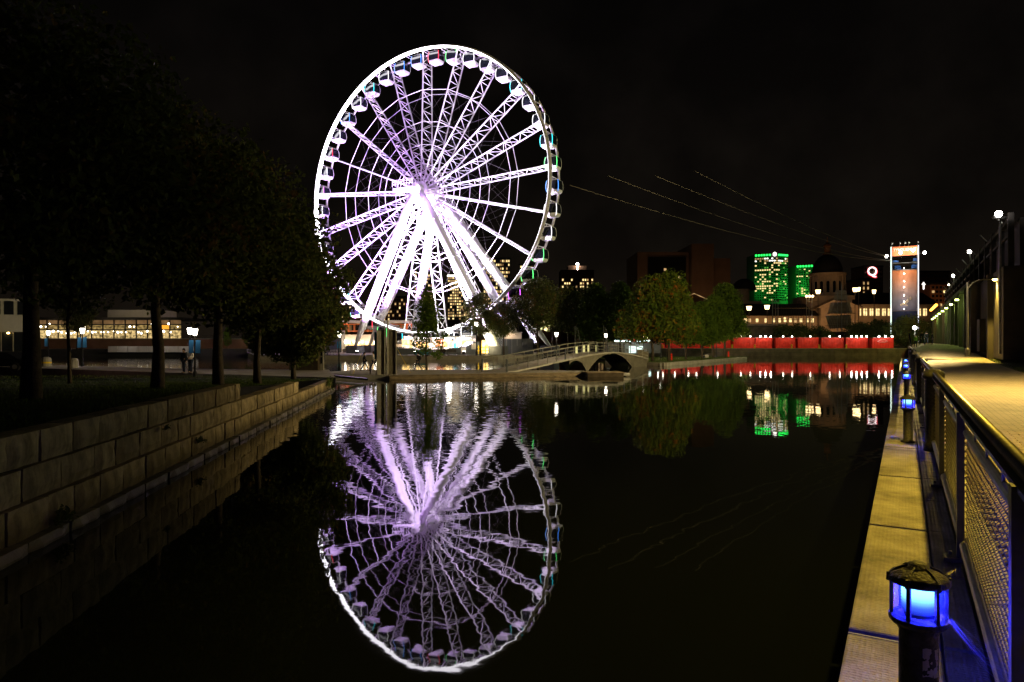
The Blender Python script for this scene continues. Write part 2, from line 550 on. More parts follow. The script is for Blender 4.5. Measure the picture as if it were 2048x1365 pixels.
# ------------------------------------------------------------------ the setting: water and land
WZ = -1.4
def water_material():
    m = bpy.data.materials.new('harbour_water')
    m.use_nodes = True
    nt = m.node_tree
    N, L = nt.nodes, nt.links
    b = N['Principled BSDF']
    b.inputs['Base Color'].default_value = (0.0035, 0.0045, 0.0042, 1)
    b.inputs['Roughness'].default_value = 0.018
    b.inputs['IOR'].default_value = 1.34
    b.inputs['Specular IOR Level'].default_value = 0.5
    tc = N.new('ShaderNodeTexCoord')
    def slopes(scale, detail, amp, stretch):
        mp = N.new('ShaderNodeMapping')
        mp.inputs['Scale'].default_value = (scale * stretch, scale, scale)
        L.new(tc.outputs['Object'], mp.inputs['Vector'])
        nz = N.new('ShaderNodeTexNoise')
        nz.inputs['Scale'].default_value = 1.0
        nz.inputs['Detail'].default_value = detail
        L.new(mp.outputs[0], nz.inputs['Vector'])
        sb = N.new('ShaderNodeVectorMath')
        sb.operation = 'SUBTRACT'
        sb.inputs[1].default_value = (0.5, 0.5, 0.5)
        L.new(nz.outputs['Color'], sb.inputs[0])
        sc = N.new('ShaderNodeVectorMath')
        sc.operation = 'SCALE'
        sc.inputs['Scale'].default_value = amp
        L.new(sb.outputs[0], sc.inputs[0])
        return sc
    swell = slopes(1.5, 3.0, 0.0125, 0.8)
    ripple = slopes(7.0, 3.0, 0.085, 0.55)
    # a breeze roughens the far half of the basin
    sep = N.new('ShaderNodeSeparateXYZ')
    L.new(tc.outputs['Object'], sep.inputs[0])
    nzp = N.new('ShaderNodeTexNoise')
    nzp.inputs['Scale'].default_value = 0.12
    L.new(tc.outputs['Object'], nzp.inputs['Vector'])
    ma = N.new('ShaderNodeMath')
    ma.operation = 'MULTIPLY_ADD'
    ma.inputs[1].default_value = 14.0
    L.new(nzp.outputs['Fac'], ma.inputs[0])
    L.new(sep.outputs['Y'], ma.inputs[2])
    mr = N.new('ShaderNodeMapRange')
    mr.interpolation_type = 'SMOOTHSTEP'
    mr.inputs['From Min'].default_value = 21.0
    mr.inputs['From Max'].default_value = 36.0
    mr.inputs['To Min'].default_value = 0.10
    mr.inputs['To Max'].default_value = 1.0
    L.new(ma.outputs[0], mr.inputs['Value'])
    mrx = N.new('ShaderNodeMapRange')
    mrx.interpolation_type = 'SMOOTHSTEP'
    mrx.inputs['From Min'].default_value = -1.0
    mrx.inputs['From Max'].default_value = 5.0
    mrx.inputs['To Min'].default_value = 1.0
    mrx.inputs['To Max'].default_value = 0.22
    L.new(sep.outputs['X'], mrx.inputs['Value'])
    mxx = N.new('ShaderNodeMath')
    mxx.operation = 'MULTIPLY'
    L.new(mr.outputs[0], mxx.inputs[0])
    L.new(mrx.outputs[0], mxx.inputs[1])
    sc = N.new('ShaderNodeVectorMath')
    sc.operation = 'SCALE'
    L.new(ripple.outputs[0], sc.inputs[0])
    L.new(mxx.outputs[0], sc.inputs['Scale'])
    ad = N.new('ShaderNodeVectorMath')
    L.new(swell.outputs[0], ad.inputs[0])
    L.new(sc.outputs[0], ad.inputs[1])
    ml = N.new('ShaderNodeVectorMath')
    ml.operation = 'MULTIPLY'
    ml.inputs[1].default_value = (1, 1, 0)
    L.new(ad.outputs[0], ml.inputs[0])
    up = N.new('ShaderNodeVectorMath')
    up.inputs[1].default_value = (0, 0, 1)
    L.new(ml.outputs[0], up.inputs[0])
    nm = N.new('ShaderNodeVectorMath')
    nm.operation = 'NORMALIZE'
    L.new(up.outputs[0], nm.inputs[0])
    L.new(nm.outputs[0], b.inputs['Normal'])
    return m
M['water'] = water_material()

mb = MB()
mb.quad((-260, -25, WZ), (120, -25, WZ), (120, 142, WZ), (-260, 142, WZ))
tag(mb.build('water', M['water']), kind='structure')
# ground: one sheet to the horizon under everything (the bed of the basin near by)
mb = MB()
mb.quad((-4000, -300, -3.2), (4000, -300, -3.2), (4000, 5200, -3.2), (-4000, 5200, -3.2))
tag(mb.build('ground', M['soil']), kind='structure')
# the town side of the basin
mb = MB()
mb.prism([(-1600, 134), (-52, 134), (-52, 139.2), (22, 139.2), (96, 139.2), (260, 139.2), (1600, 139.2), (1600, 4200), (-1600, 4200)], -3.0, -0.02)
tag(mb.build('town_ground', M['asphalt']), kind='structure')
# wheel island bank
IZ = -0.72
mb = MB()
mb.prism([(-41, 109), (-16, 108.6), (-2.2, 109.5), (4.5, 121), (6.5, 139.1), (-51.9, 139.1), (-51.9, 134.1)], -3.0, IZ)
tag(mb.build('island_ground', M['paving']), kind='structure')
mb = MB()
mb.prism([(-40.8, 109.1), (-16, 108.75), (-2.4, 109.6), (-1.6, 111.4), (-16, 110.9), (-40.8, 111.2)], IZ - 0.05, IZ + 0.03)
mb.prism([(-40, 114.5), (-16, 114.2), (0.2, 114.8), (1.0, 117.2), (-16, 116.6), (-40, 117.2)], IZ - 0.05, IZ + 0.03)
tag(mb.build('island_lawn', M['lawn']), kind='structure')

# left bank: lawn that falls towards the dock, behind the stone wall
def wx(y): return -5.75 - 0.126 * y          # the wall's face
def lz(y):
    if y < 19: return 0.22
    if y < 30: return 0.22 - (y - 19) / 11 * 0.46
    if y < 41: return -0.24 - (y - 30) / 11 * 0.44
    return -0.68
def far_edge(x): return 42.0 + max(0.0, (-13 - x)) * 0.62
mb = MB()
ys = [-8 + 2.0 * k for k in range(26)]
xs = [0.55, 2, 4, 7, 11, 16, 24, 36, 55, 80]
grid = []
for y in ys:
    for k in xs:
        x = wx(y) - k
        z = lz(y) + (rnd.random() - 0.5) * 0.05 - (0.0 if k > 1 else 0.03)
        grid.append((x, y, z))
n = len(xs)
fs = []
for i in range(len(ys) - 1):
    for k in range(n - 1):
        fs.append((i * n + k, (i + 1) * n + k, (i + 1) * n + k + 1, i * n + k + 1))
mb.add(grid, fs)
tag(mb.build('lawn', M['lawn'], smooth=True), kind='structure')
# promenade strip along the second pool
mb = MB()
pts_in = [(-10.9, 42.2), (-13.5, 43.2), (-24, 48.5), (-41, 57.5), (-80, 80)]
pts_out = [(-14.5, 54.0), (-18, 54.2), (-26, 55.5), (-44, 64.5), (-80, 88)]
for k in range(4):
    a, b_, c, d = pts_in[k], pts_in[k + 1], pts_out[k + 1], pts_out[k]
    mb.prism([a, d, c, b_], -3.0, -0.655)
tag(mb.build('promenade', M['paving']), kind='structure')

# ---- the quay path on the right, with the ground beside it
def pz(s, o):
    t = min(1.0, max(0.0, (s - 42) / 55.0))
    t = t * t * (3 - 2 * t)
    k = min(1.0, max(0.0, (o - 0.45) / 1.6))
    return 1.12 * t * (0.25 + 0.75 * k)
mb = MB()
S_ = [-8, -4, 0, 3, 6, 10, 15, 20, 26, 32, 38, 44, 50, 56, 62, 68, 74, 80, 88, 96, 110, 130, 165]
O_ = [0.62, 1.0, 1.6, 2.2, 3.2, 4.2, 5.2]
def grid_mesh(S__, O__, dz=0.0, zf=pz):
    m_ = MB()
    pts = [so(s, o, zf(s, o) + dz) for s in S__ for o in O__]
    n_ = len(O__)
    f_ = []
    for i in range(len(S__) - 1):
        for k in range(n_ - 1):
            f_.append((i * n_ + k, i * n_ + k + 1, (i + 1) * n_ + k + 1, (i + 1) * n_ + k))
    m_.add(pts, f_)
    return m_
def paver_material():
    m = mat('path_paver_pattern', (0.30, 0.25, 0.18), 0.85, 0, 0.3, 1.1)
    nt = m.node_tree
    b = nt.nodes['Principled BSDF']
    tc = nt.nodes.new('ShaderNodeTexCoord')
    mp = nt.nodes.new('ShaderNodeMapping')
    mp.inputs['Rotation'].default_value = (0, 0, TH)
    nt.links.new(tc.outputs['Object'], mp.inputs['Vector'])
    br = nt.nodes.new('ShaderNodeTexBrick')
    br.inputs['Scale'].default_value = 1.0
    br.inputs['Brick Width'].default_value = 0.24
    br.inputs['Row Height'].default_value = 0.12
    br.inputs['Mortar Size'].default_value = 0.013
    br.inputs['Color1'].default_value = (1, 1, 1, 1)
    br.inputs['Color2'].default_value = (0.78, 0.78, 0.78, 1)
    br.inputs['Mortar'].default_value = (0.35, 0.35, 0.33, 1)
    nt.links.new(mp.outputs[0], br.inputs['Vector'])
    mx = nt.nodes.new('ShaderNodeMix')
    mx.data_type = 'RGBA'
    mx.blend_type = 'MULTIPLY'
    mx.inputs[0].default_value = 1.0
    old = b.inputs['Base Color'].links[0].from_socket
    nt.links.new(old, mx.inputs[6])
    nt.links.new(br.outputs['Color'], mx.inputs[7])
    nt.links.new(mx.outputs[2], b.inputs['Base Color'])
    return m
M['paver_far'] = paver_material()
M['paver'] = mat('clay_grey_paver', (0.31, 0.255, 0.18), 0.82, 0, 0.28, 5.0, 0.3, 60.0, rand=0.14)
path = tag(grid_mesh([s for s in S_ if s >= 15], O_).build('path', M['paver_far']), kind='structure')
bed = grid_mesh([-8, -4, 0, 3, 6, 10, 15], O_, -0.035)
tag(bed.build('path_bed', M['joint'], path), kind='structure')
# single pavers: the nearest 300 as parts, the rest of the first metres joined
pv = MB()
pv.bevbox((0, 0, -0.025), (0.225, 0.106, 0.05), 0.010)
pvm = pv.mesh('paver', M['paver'])
rest = MB()
cand = []
row = 0
s = -2.0
while s < 15.0:
    off = 0.12 if row % 2 else 0.0
    o = 0.74 + off
    while o < 5.1:
        cand.append((s, o))
        o += 0.24
    s += 0.12
    row += 1
def seen(s, o):
    p = so(s, o)
    return p.y > 0.4 and 680 < 1024 + F * p.x / p.y < 2070
inview = sorted([c for c in cand if seen(*c)], key=lambda c: so(*c).length)
single = set(inview[:300])
for c in cand:
    p = so(c[0], c[1], rnd.uniform(-0.004, 0.003))
    if c in single:
        link('paver', pvm, path, p, QROT + rnd.uniform(-0.012, 0.012))
    else:
        rest.box((p.x, p.y, p.z - 0.025), (0.224, 0.105, 0.05), QROT)
tag(rest.build('pavers', M['paver'], path), kind='stuff')
# a round iron manhole far along the path
mb = MB()
mb.lathe([(0.02, 0.0), (1.6, 0.0), (1.62, 0.006), (0.02, 0.007)], so(60, 1.9, pz(60, 1.9) + 0.006), 20)
tag(mb.build('manhole_cover', M['black']), 'dark round manhole cover in the far path paving', 'manhole cover')
# kerb between ledge and path, quay side wall
kerb = thing('quay_kerb', 'long pale stone kerb between the mesh railing and the paved path', 'kerb', so(0, 0.5), QROT)
km = MB()
km.bevbox((0, 0, -0.08), (0.2, 2.96, 0.20), 0.012)
kmm = km.mesh('kerb_stone', M['concrete'])
for k in range(24):
    link('kerb_stone', kmm, kerb, (0.02, 0.5 + 3.0 * k, 0.0))
mb = MB()
a_, b_ = so(-8, 0.30), so(78, 0.30)
c_, d_ = so(78, 8.0), so(-8, 8.0)
mb.prism([(p.x, p.y) for p in (a_, d_, c_, b_)], -3.0, -0.20)
tag(mb.build('quay_body', M['concrete_dark']), kind='structure')
# land right of the path
def gzr(s, o): return pz(s, o) - 0.02 + 0.02 * math.sin(s * 0.7 + o)
tag(grid_mesh(S_, [5.2, 6.0, 7.5, 10, 16, 30, 60, 120], 0.0, gzr).build('verge', M['lawn']), kind='structure')

# grass blades: lawn left, verge right, islet later
def grass(name, spots, h, w, label=None):
    rg = np.random.default_rng(3)
    n_ = len(spots)
    P = np.array(spots)
    a = rg.uniform(0, 2 * np.pi, n_)
    hh = h * rg.uniform(0.6, 1.3, n_)
    dx, dy = np.cos(a) * w / 2, np.sin(a) * w / 2
    lean = rg.normal(0, 0.35, (n_, 2)) * hh[:, None]
    v = np.zeros((n_, 3, 3))
    v[:, 0] = P + np.stack([dx, dy, np.zeros(n_)], 1)
    v[:, 1] = P - np.stack([dx, dy, np.zeros(n_)], 1)
    v[:, 2] = P + np.stack([lean[:, 0], lean[:, 1], hh], 1)
    me = bpy.data.meshes.new(name)
    f_ = [(3 * i, 3 * i + 1, 3 * i + 2) for i in range(n_)]
    me.from_pydata(v.reshape(-1, 3).tolist(), [], f_)
    me.materials.append(M['grass'])
    o = bpy.data.objects.new(name, me)
    COL.objects.link(o)
    return tag(o, kind='stuff')
sp = []
for k in range(60000):
    y = 8.5 + 37 * rnd.random() ** 1.6
    x = wx(y) - 0.6 - 24 * rnd.random()
    if y > far_edge(x) - 0.3: continue
    sp.append((x, y, lz(y) - 0.02))
grass('grass', sp, 0.075, 0.03)
sp = []
for k in range(26000):
    s, o = 22 + 60 * rnd.random() ** 1.4, 5.25 + 9 * rnd.random()
    p = so(s, o, gzr(s, o) - 0.01)
    sp.append(tuple(p))
grass('verge_grass', sp, 0.09, 0.035)

# ------------------------------------------------------------------ stone canal wall on the left
wall_ang = math.atan2(0.126, 1.0)             # about Z, so +Y runs along the wall
wall = thing('stone_wall', 'long stepped canal wall of pale limestone blocks beside the dark water', 'wall', (wx(0), 0, 0), wall_ang)
WL = math.sqrt(1 + 0.126 ** 2)
def stone_mesh(seed, sx, sy, sz, m):
    r_ = random.Random(seed)
    nx_, ny_, nz_ = 1, 4, 3
    pts, idx = [], {}
    def vid(i, j, k):
        key = (i, j, k)
        if key not in idx:
            x = (i / nx_ - 0.5) * sx
            y = (j / ny_ - 0.5) * sy
            z = (k / nz_ - 0.5) * sz
            ey = 0 < j < ny_
            ez = 0 < k < nz_
            if i == nx_:                            # the face that looks at the water
                if ey and ez: x += r_.uniform(0.0, 0.028)
                else: x -= r_.uniform(0.018, 0.042)
            if not ey: y *= 1 - r_.uniform(0, 0.012)
            if not ez: z *= 1 - r_.uniform(0, 0.03)
            idx[key] = len(pts)
            pts.append((x, y, z))
        return idx[key]
    fs_ = []
    for j in range(ny_):
        for k in range(nz_):
            fs_.append((vid(1, j, k), vid(1, j + 1, k), vid(1, j + 1, k + 1), vid(1, j, k + 1)))
    for j in range(ny_):
        fs_.append((vid(0, j, nz_), vid(1, j, nz_), vid(1, j + 1, nz_), vid(0, j + 1, nz_)))
        fs_.append((vid(0, j, 0), vid(0, j + 1, 0), vid(1, j + 1, 0), vid(1, j, 0)))
    for k in range(nz_):
        fs_.append((vid(0, 0, k), vid(1, 0, k), vid(1, 0, k + 1), vid(0, 0, k + 1)))
        fs_.append((vid(1, ny_, k), vid(0, ny_, k), vid(0, ny_, k + 1), vid(1, ny_, k + 1)))
    fs_.append((vid(0, ny_, 0), vid(0, 0, 0), vid(0, 0, nz_), vid(0, ny_, nz_)))
    me = bpy.data.meshes.new('stone_block')
    me.from_pydata(pts, [], fs_)
    me.materials.append(m)
    return me
stones = [stone_mesh(k, 0.46, 1.0, 0.485, M['lime']) for k in range(7)]
ledges = [stone_mesh(50 + k, 0.60, 1.0, 0.34, M['lime_wet']) for k in range(4)]
def course(name, y0, y1, zc, dx, meshes, step, r_):
    y = y0
    while y < y1 - 0.3:
        l = step * r_.uniform(0.82, 1.2)
        if y + l > y1: l = y1 - y
        o = link(name, r_.choice(meshes), wall, (-0.23 + dx + r_.uniform(-0.014, 0.014), (y + l / 2) * WL, zc + r_.uniform(-0.012, 0.008)),
                 r_.uniform(-0.008, 0.008))
        o.scale = (1, (l - 0.028) * WL, 1)
        y += l
rw = random.Random(11)
course('stone_block', 4.2, 21.5, 0.015, -0.09, stones, 0.98, rw)
course('stone_block', 4.0, 31.4, -0.495, -0.05, stones, 0.96, rw)
course('stone_block', 3.7, 41.5, -1.005, 0.0, stones, 0.94, rw)
course('ledge_stone', 3.5, 42.0, -1.425, 0.10, ledges, 1.05, rw)
mb = MB()
mb.box((-0.40, 12.5 * WL, -1.3), (0.4, 17.8 * WL, 3.0))
mb.box((-0.40, 26.4 * WL, -1.55), (0.4, 9.9 * WL, 2.55))
mb.box((-0.40, 36.4 * WL, -1.8), (0.4, 10.0 * WL, 2.0))
mb.build('joint_backing', M['joint'], wall)

# ------------------------------------------------------------------ big wheel
WC = Vector((-15.75, 126.0, IZ))
WA = R(28.6)
HUB = 29.7
wheel = thing('ferris_wheel', 'huge white ferris wheel lit bright white and violet beside the basin', 'ferris wheel', WC, -WA)
RR, T0 = 26.1, 1.55
# rims
for sgn in (-1, 1):
    mb = MB()
    mb.path([(RR * math.cos(2 * math.pi * k / 126), sgn * T0, HUB + RR * math.sin(2 * math.pi * k / 126)) for k in range(126)], 0.21, 8, True)
    mb.build('rim', M['white_steel'], wheel, True)
def ring_band(sec, closed):
    mb = MB()
    pts, fs = [], []
    m = len(sec)
    for k in range(168):
        t = 2 * math.pi * k / 168
        for r_, tt in sec:
            pts.append((r_ * math.cos(t), tt, HUB + r_ * math.sin(t)))
    for k in range(168):
        j = (k + 1) % 168
        for i in range(m if closed else m - 1):
            l = (i + 1) % m
            fs.append((k * m + i, k * m + l, j * m + l, j * m + i))
    mb.add(pts, fs)
    return mb
ring_band([(RR - 0.36, -1.30), (RR - 0.20, -2.12), (RR - 0.10, -2.10), (RR - 0.26, -1.28)], True).build('light_channel', M['white_steel'], wheel)
ring_band([(RR - 0.38, -1.32), (RR - 0.228, -2.10)], False).build('rim_light_strip', M['led_white'], wheel)
# spokes
sm = MB()
def chord(r_, sg):
    return Vector((0, sg * (1.75 - 0.45 * (r_ - 1.8) / 22.8), r_))
for sg in (-1, 1):
    sm.path([chord(1.6, sg), chord(23.7, sg), (0, sg * T0, RR)], 0.13, 6)
nst = 12
rs = [2.6 + (23.5 - 2.6) * k / nst for k in range(nst + 1)]
for k, r_ in enumerate(rs):
    sm.tube(chord(r_, -1), chord(r_, 1), 0.062, n=4, caps=False)
    if k < nst:
        sg = -1 if k % 2 else 1
        sm.tube(chord(r_, sg), chord(rs[k + 1], -sg), 0.062, n=4, caps=False)
sm.tube(chord(22.9, -1), chord(22.9, 1), 0.07, n=4, caps=False)
sm.tube(chord(23.5, -1), (0, T0, RR), 0.07, n=4, caps=False)
sm.tube(chord(23.5, 1), (0, -T0 * 0.3, RR - 0.9), 0.06, n=4, caps=False)
spm = sm.mesh('spoke', M['white_steel'])
for k in range(21):
    o = link('spoke', spm, wheel, (0, 0, HUB))
    o.rotation_euler.y = R(360.0 / 21 * k + 0.5)
# tie rings between the spokes
for fr in (0.71, 0.485, 0.325, 0.19, 0.125):
    r_ = RR * fr
    for sg in (-1, 1):
        tt = sg * abs(chord(r_, 1).y)
        mb = MB()
        ring = [(r_ * math.sin(R(360 / 21 * k + 0.5)), tt, HUB + r_ * math.cos(R(360 / 21 * k + 0.5))) for k in range(21)]
        for k in range(21):
            mb.tube(ring[k], ring[(k + 1) % 21], 0.062 if fr > 0.15 else 0.08, n=5, caps=False)
        mb.build('tie_ring', M['white_steel'], wheel)
# thin stay wires crossing between neighbouring spokes
for sg in (-1, 1):
    mb = MB()
    for k in range(21):
        a0, a1 = R(360 / 21 * k + 0.5), R(360 / 21 * (k + 1) + 0.5)
        for q0, q1 in ((0.325, 0.485), (0.485, 0.325), (0.485, 0.71), (0.71, 0.485)):
            p = (RR * q0 * math.sin(a0), sg * abs(chord(RR * q0, 1).y), HUB + RR * q0 * math.cos(a0))
            q = (RR * q1 * math.sin(a1), sg * abs(chord(RR * q1, 1).y), HUB + RR * q1 * math.cos(a1))
            mb.tube(p, q, 0.010, n=3, caps=False)
    tag(mb.build('stay_wire', M['galv'], wheel), kind='stuff')
# rim braces and cabins
brm = MB()
brm.tube((0, -T0, 0), (0, T0, 0), 0.11, n=6)
brm.tube((0, -T0, -0.5), (0, T0, -0.5), 0.07, n=5)
brm.tube((0, -T0, -0.5), (0, -T0, 0), 0.07, n=5)
brm.tube((0, T0, -0.5), (0, T0, 0), 0.07, n=5)
brmesh = brm.mesh('rim_brace', M['white_steel'])
for k in range(42):
    a = R(360 / 42 * k + 0.5)
    o = link('rim_brace', brmesh, wheel, (RR * math.sin(a), 0, HUB + RR * math.cos(a)))
    o.rotation_euler.y = a
CW, CD = 1.08, 0.92                       # half width across the wheel plane, half depth along the axle
def bulge(z):                             # barrel sides of a cabin, z from 0 (floor) to 2.2
    t = z / 2.2
    return 0.80 + 0.24 * math.sin(math.pi * min(1, 0.12 + t * 0.80))
zs = [0.0, 0.12, 0.5, 0.9, 1.3, 1.7, 2.0, 2.2]
def cabin_parts(led):
    out = {}
    body = MB()                           # floor tub and roof shell
    fl = [(-CW * bulge(0.1), -CD * bulge(0.1)), (CW * bulge(0.1), -CD * bulge(0.1)), (CW * bulge(0.1), CD * bulge(0.1)), (-CW * bulge(0.1), CD * bulge(0.1))]
    t0_ = [(x * 0.80, y * 0.80, -0.12) for x, y in fl]
    t1_ = [(x, y, 0.10) for x, y in fl]
    t2_ = [(x * 1.08, y * 1.08, 0.46) for x, y in fl]
    pts_ = t0_ + t1_ + t2_
    fs_ = [(3, 2, 1, 0), (8, 9, 10, 11)]
    for r0 in (0, 4):
        for i in range(4):
            j = (i + 1) % 4
            fs_.append((r0 + i, r0 + j, r0 + 4 + j, r0 + 4 + i))
    body.add(pts_, fs_)
    rf0 = [(x * 0.98, y * 0.98, 1.98) for x, y in fl]
    rf1 = [(x * 0.8, y * 0.8, 2.2) for x, y in fl]
    body.add(rf0 + rf1, [(3, 2, 1, 0), (4, 5, 6, 7)] + [(i, (i + 1) % 4, 4 + (i + 1) % 4, 4 + i) for i in range(4)])
    for sx in (-1, 1):                    # corner posts
        for sy in (-1, 1):
            body.path([(sx * CW * bulge(z), sy * CD * bulge(z), z) for z in zs[2:7]], 0.045, 4)
    body.tube((-0.5, 0, 2.2), (0.5, 0, 2.2), 0.12, n=6)
    body.tube((0, -T0, 2.55), (0, T0, 2.55), 0.09, n=6)
    for sy in (-1, 1):
        body.tube((0, sy * 0.7, 2.15), (0, sy * 0.5, 2.55), 0.08, n=5)
    out['cabin'] = body.mesh('cabin', M['white_steel'])
    gl = MB()
    for ax in range(4):
        col_ = []
        for z in zs[2:7]:
            w, d = CW * bulge(z) - 0.02, CD * bulge(z) - 0.02
            c4 = [(-w, -d, z), (w, -d, z), (w, d, z), (-w, d, z)]
            col_.append((c4[ax], c4[(ax + 1) % 4]))
        for k in range(len(col_) - 1):
            gl.quad(col_[k][0], col_[k][1], col_[k + 1][1], col_[k + 1][0])
    out['cabin_window'] = gl.mesh('cabin_window', M['glass_dark'])
    for sx in (-1, 1):
        ls = MB()
        ls.path([(sx * (CW * bulge(z) + 0.03), -(CD * bulge(z) + 0.03), z) for z in zs[1:7]], 0.05, 4)
        out['strip%d' % sx] = ls.mesh('light_strip', led)
    return out
led_cols = {'white': (1, 0.95, 1.0), 'blue': (0.08, 0.30, 1.0), 'red': (1.0, 0.05, 0.10), 'green': (0.15, 1.0, 0.25), 'cyan': (0.05, 0.85, 1.0), 'violet': (0.85, 0.15, 1.0)}
cab = {k: cabin_parts(emit('cabin_led_' + k, c, 2.6)) for k, c in led_cols.items()}
order = ['red', 'green', 'white', 'white', 'white', 'cyan', 'white', 'white', 'cyan', 'green', 'blue', 'white', 'white', 'green', 'green', 'violet',
         'violet', 'white', 'white', 'white', 'violet', 'cyan', 'cyan', 'green', 'red', 'green', 'cyan', 'white', 'white', 'white', 'white', 'white', 'violet', 'white',
         'red', 'white', 'blue', 'white', 'cyan', 'white', 'blue', 'blue']
pool = cab['white']
for k in range(42):
    a = R(360 / 42 * (k + 0.5) + 0.5)
    px_, pz_ = (RR - 0.1) * math.sin(a), HUB + (RR - 0.1) * math.cos(a)
    parts = cab[order[k]]
    c = link('cabin', pool['cabin'], wheel, (px_, 0, pz_ - 2.55))
    link('cabin_window', pool['cabin_window'], c)
    link('light_strip', parts['strip-1'], c)
    link('light_strip', parts['strip1'], c)
# hub, legs, footings
mb = MB()
ax = lambda r_, t_: (r_, t_)
prof = [(0.4, -3.7), (1.1, -3.6), (1.1, -2.2), (1.7, -2.1), (1.7, -1.5), (1.25, -1.4), (1.25, 1.4), (1.7, 1.5), (1.7, 2.1), (1.1, 2.2), (1.1, 3.6), (0.4, 3.7)]
pts, fs = [], []
for r_, t_ in prof:
    for i in range(20):
        q = 2 * math.pi * i / 20
        pts.append((r_ * math.cos(q), t_, HUB + r_ * math.sin(q)))
for k in range(len(prof) - 1):
    for i in range(20):
        j = (i + 1) % 20
        fs.append((k * 20 + i, k * 20 + j, k * 20 + 20 + j, k * 20 + 20 + i))
fs += [tuple(range(20)), tuple(range((len(prof) - 1) * 20, len(prof) * 20))]
mb.add(pts, fs)
mb.build('hub', M['white_steel'], wheel, False)
mb = MB()                                 # service platform in front of the hub
mb.box((-2.1, -3.6, HUB + 0.05), (4.4, 1.8, 0.6))
mb.build('hub_platform', M['white_steel'], wheel)
mb = MB()
for zz in (1.05, 1.45, 1.75):
    mb.tube((-4.4, -4.5, HUB + zz), (0.2, -4.5, HUB + zz), 0.04, n=4)
    mb.tube((-4.4, -4.5, HUB + zz), (-4.4, -2.7, HUB + zz), 0.04, n=4)
for k in range(8):
    mb.tube((-4.4 + 0.65 * k, -4.5, HUB + 0.6), (-4.4 + 0.65 * k, -4.5, HUB + 1.75), 0.045, n=4)
mb.build('platform_railing', M['white_steel'], wheel)
HF, HR = Vector((0, -3.0, HUB - 0.3)), Vector((0, 3.0, HUB - 0.3))
feet = {'a': (HF + Vector((-0.7, 0, 0)), Vector((-13.6, -4.0, 1.4))), 'd': (HF + Vector((0.7, 0, 0)), Vector((17.5, -4.0, 1.4))),
        'b': (HR + Vector((-0.7, 0, 0)), Vector((-17.0, 4.0, 1.4))), 'f': (HR + Vector((0.9, 0, 0)), Vector((23.2, 4.0, 1.4))),
        'c': (HR + Vector((-0.1, 0, 0)), Vector((-8.0, 6.2, 1.4))), 'e': (HR + Vector((0.4, 0, 0)), Vector((16.8, 6.0, 1.4)))}
for key, (p, q) in feet.items():
    mb = MB()
    d = q - p
    mb.path([p, p + d * 0.10, p + d * 0.2, p + d * 0.72, p + d * 0.86, q], [0.5, 0.72, 0.82, 0.82, 0.66, 0.28], 14)
    lg = mb.build('leg', M['white_steel'], wheel, True)
    for fr in (0.2, 0.45, 0.72):
        mf = MB()
        c0 = p + d * (fr - 0.004)
        mf.tube(c0, p + d * (fr + 0.004), 0.90, n=14)
        mf.build('flange', M['white_steel'], lg)
    mb = MB()
    mb.bevbox((q.x, q.y, 0.75), (2.6, 2.2, 1.5), 0.06)
    mb.build('footing', M['hoarding'], wheel)
def stair(p, q, off, w):
    mb = MB()
    p, q = Vector(p) + Vector(off), Vector(q) + Vector(off)
    sd = Vector((0, w, 0))
    for k in (0, 1):
        mb.tube(p + sd * k, q + sd * k, 0.07, n=4)
        mb.tube(p + sd * k + Vector((0, 0, 1.0)), q + sd * k + Vector((0, 0, 1.0)), 0.045, n=4)
    L_ = (q - p).length
    n_ = int(L_ / 0.55)
    for i in range(n_ + 1):
        c = p + (q - p) * (i / n_)
        mb.tube(c, c + sd, 0.05, n=4)
        if i % 3 == 0:
            for k in (0, 1):
                mb.tube(c + sd * k, c + sd * k + Vector((0, 0, 1.0)), 0.035, n=4)
    mb.build('stair', M['white_steel'], wheel)
stair(HR + Vector((0.3, 0.4, -1.2)), Vector((15.0, 4.6, 1.2)), (-0.8, -1.6, 0.3), 0.9)
stair(HR + Vector((1.0, 0.4, -0.8)), Vector((18.2, 6.0, 1.2)), (0.9, 0.6, 0.5), 0.9)
mb = MB()                                 # service cage beside the stair, low on the right
for zz in (0, 1.1, 2.1):
    for yy in (3.4, 4.8):
        mb.tube((18.2, yy, 9.6 + zz), (20.4, yy, 9.6 + zz), 0.06, n=4)
for xx in (18.2, 19.3, 20.4):
    for yy in (3.4, 4.8):
        mb.tube((xx, yy, 9.2), (xx, yy, 11.8), 0.06, n=4)
mb.tube((19.3, 4.1, 1.0), (19.3, 4.1, 9.6), 0.14, n=6)
mb.build('service_cage', M['white_steel'], wheel)
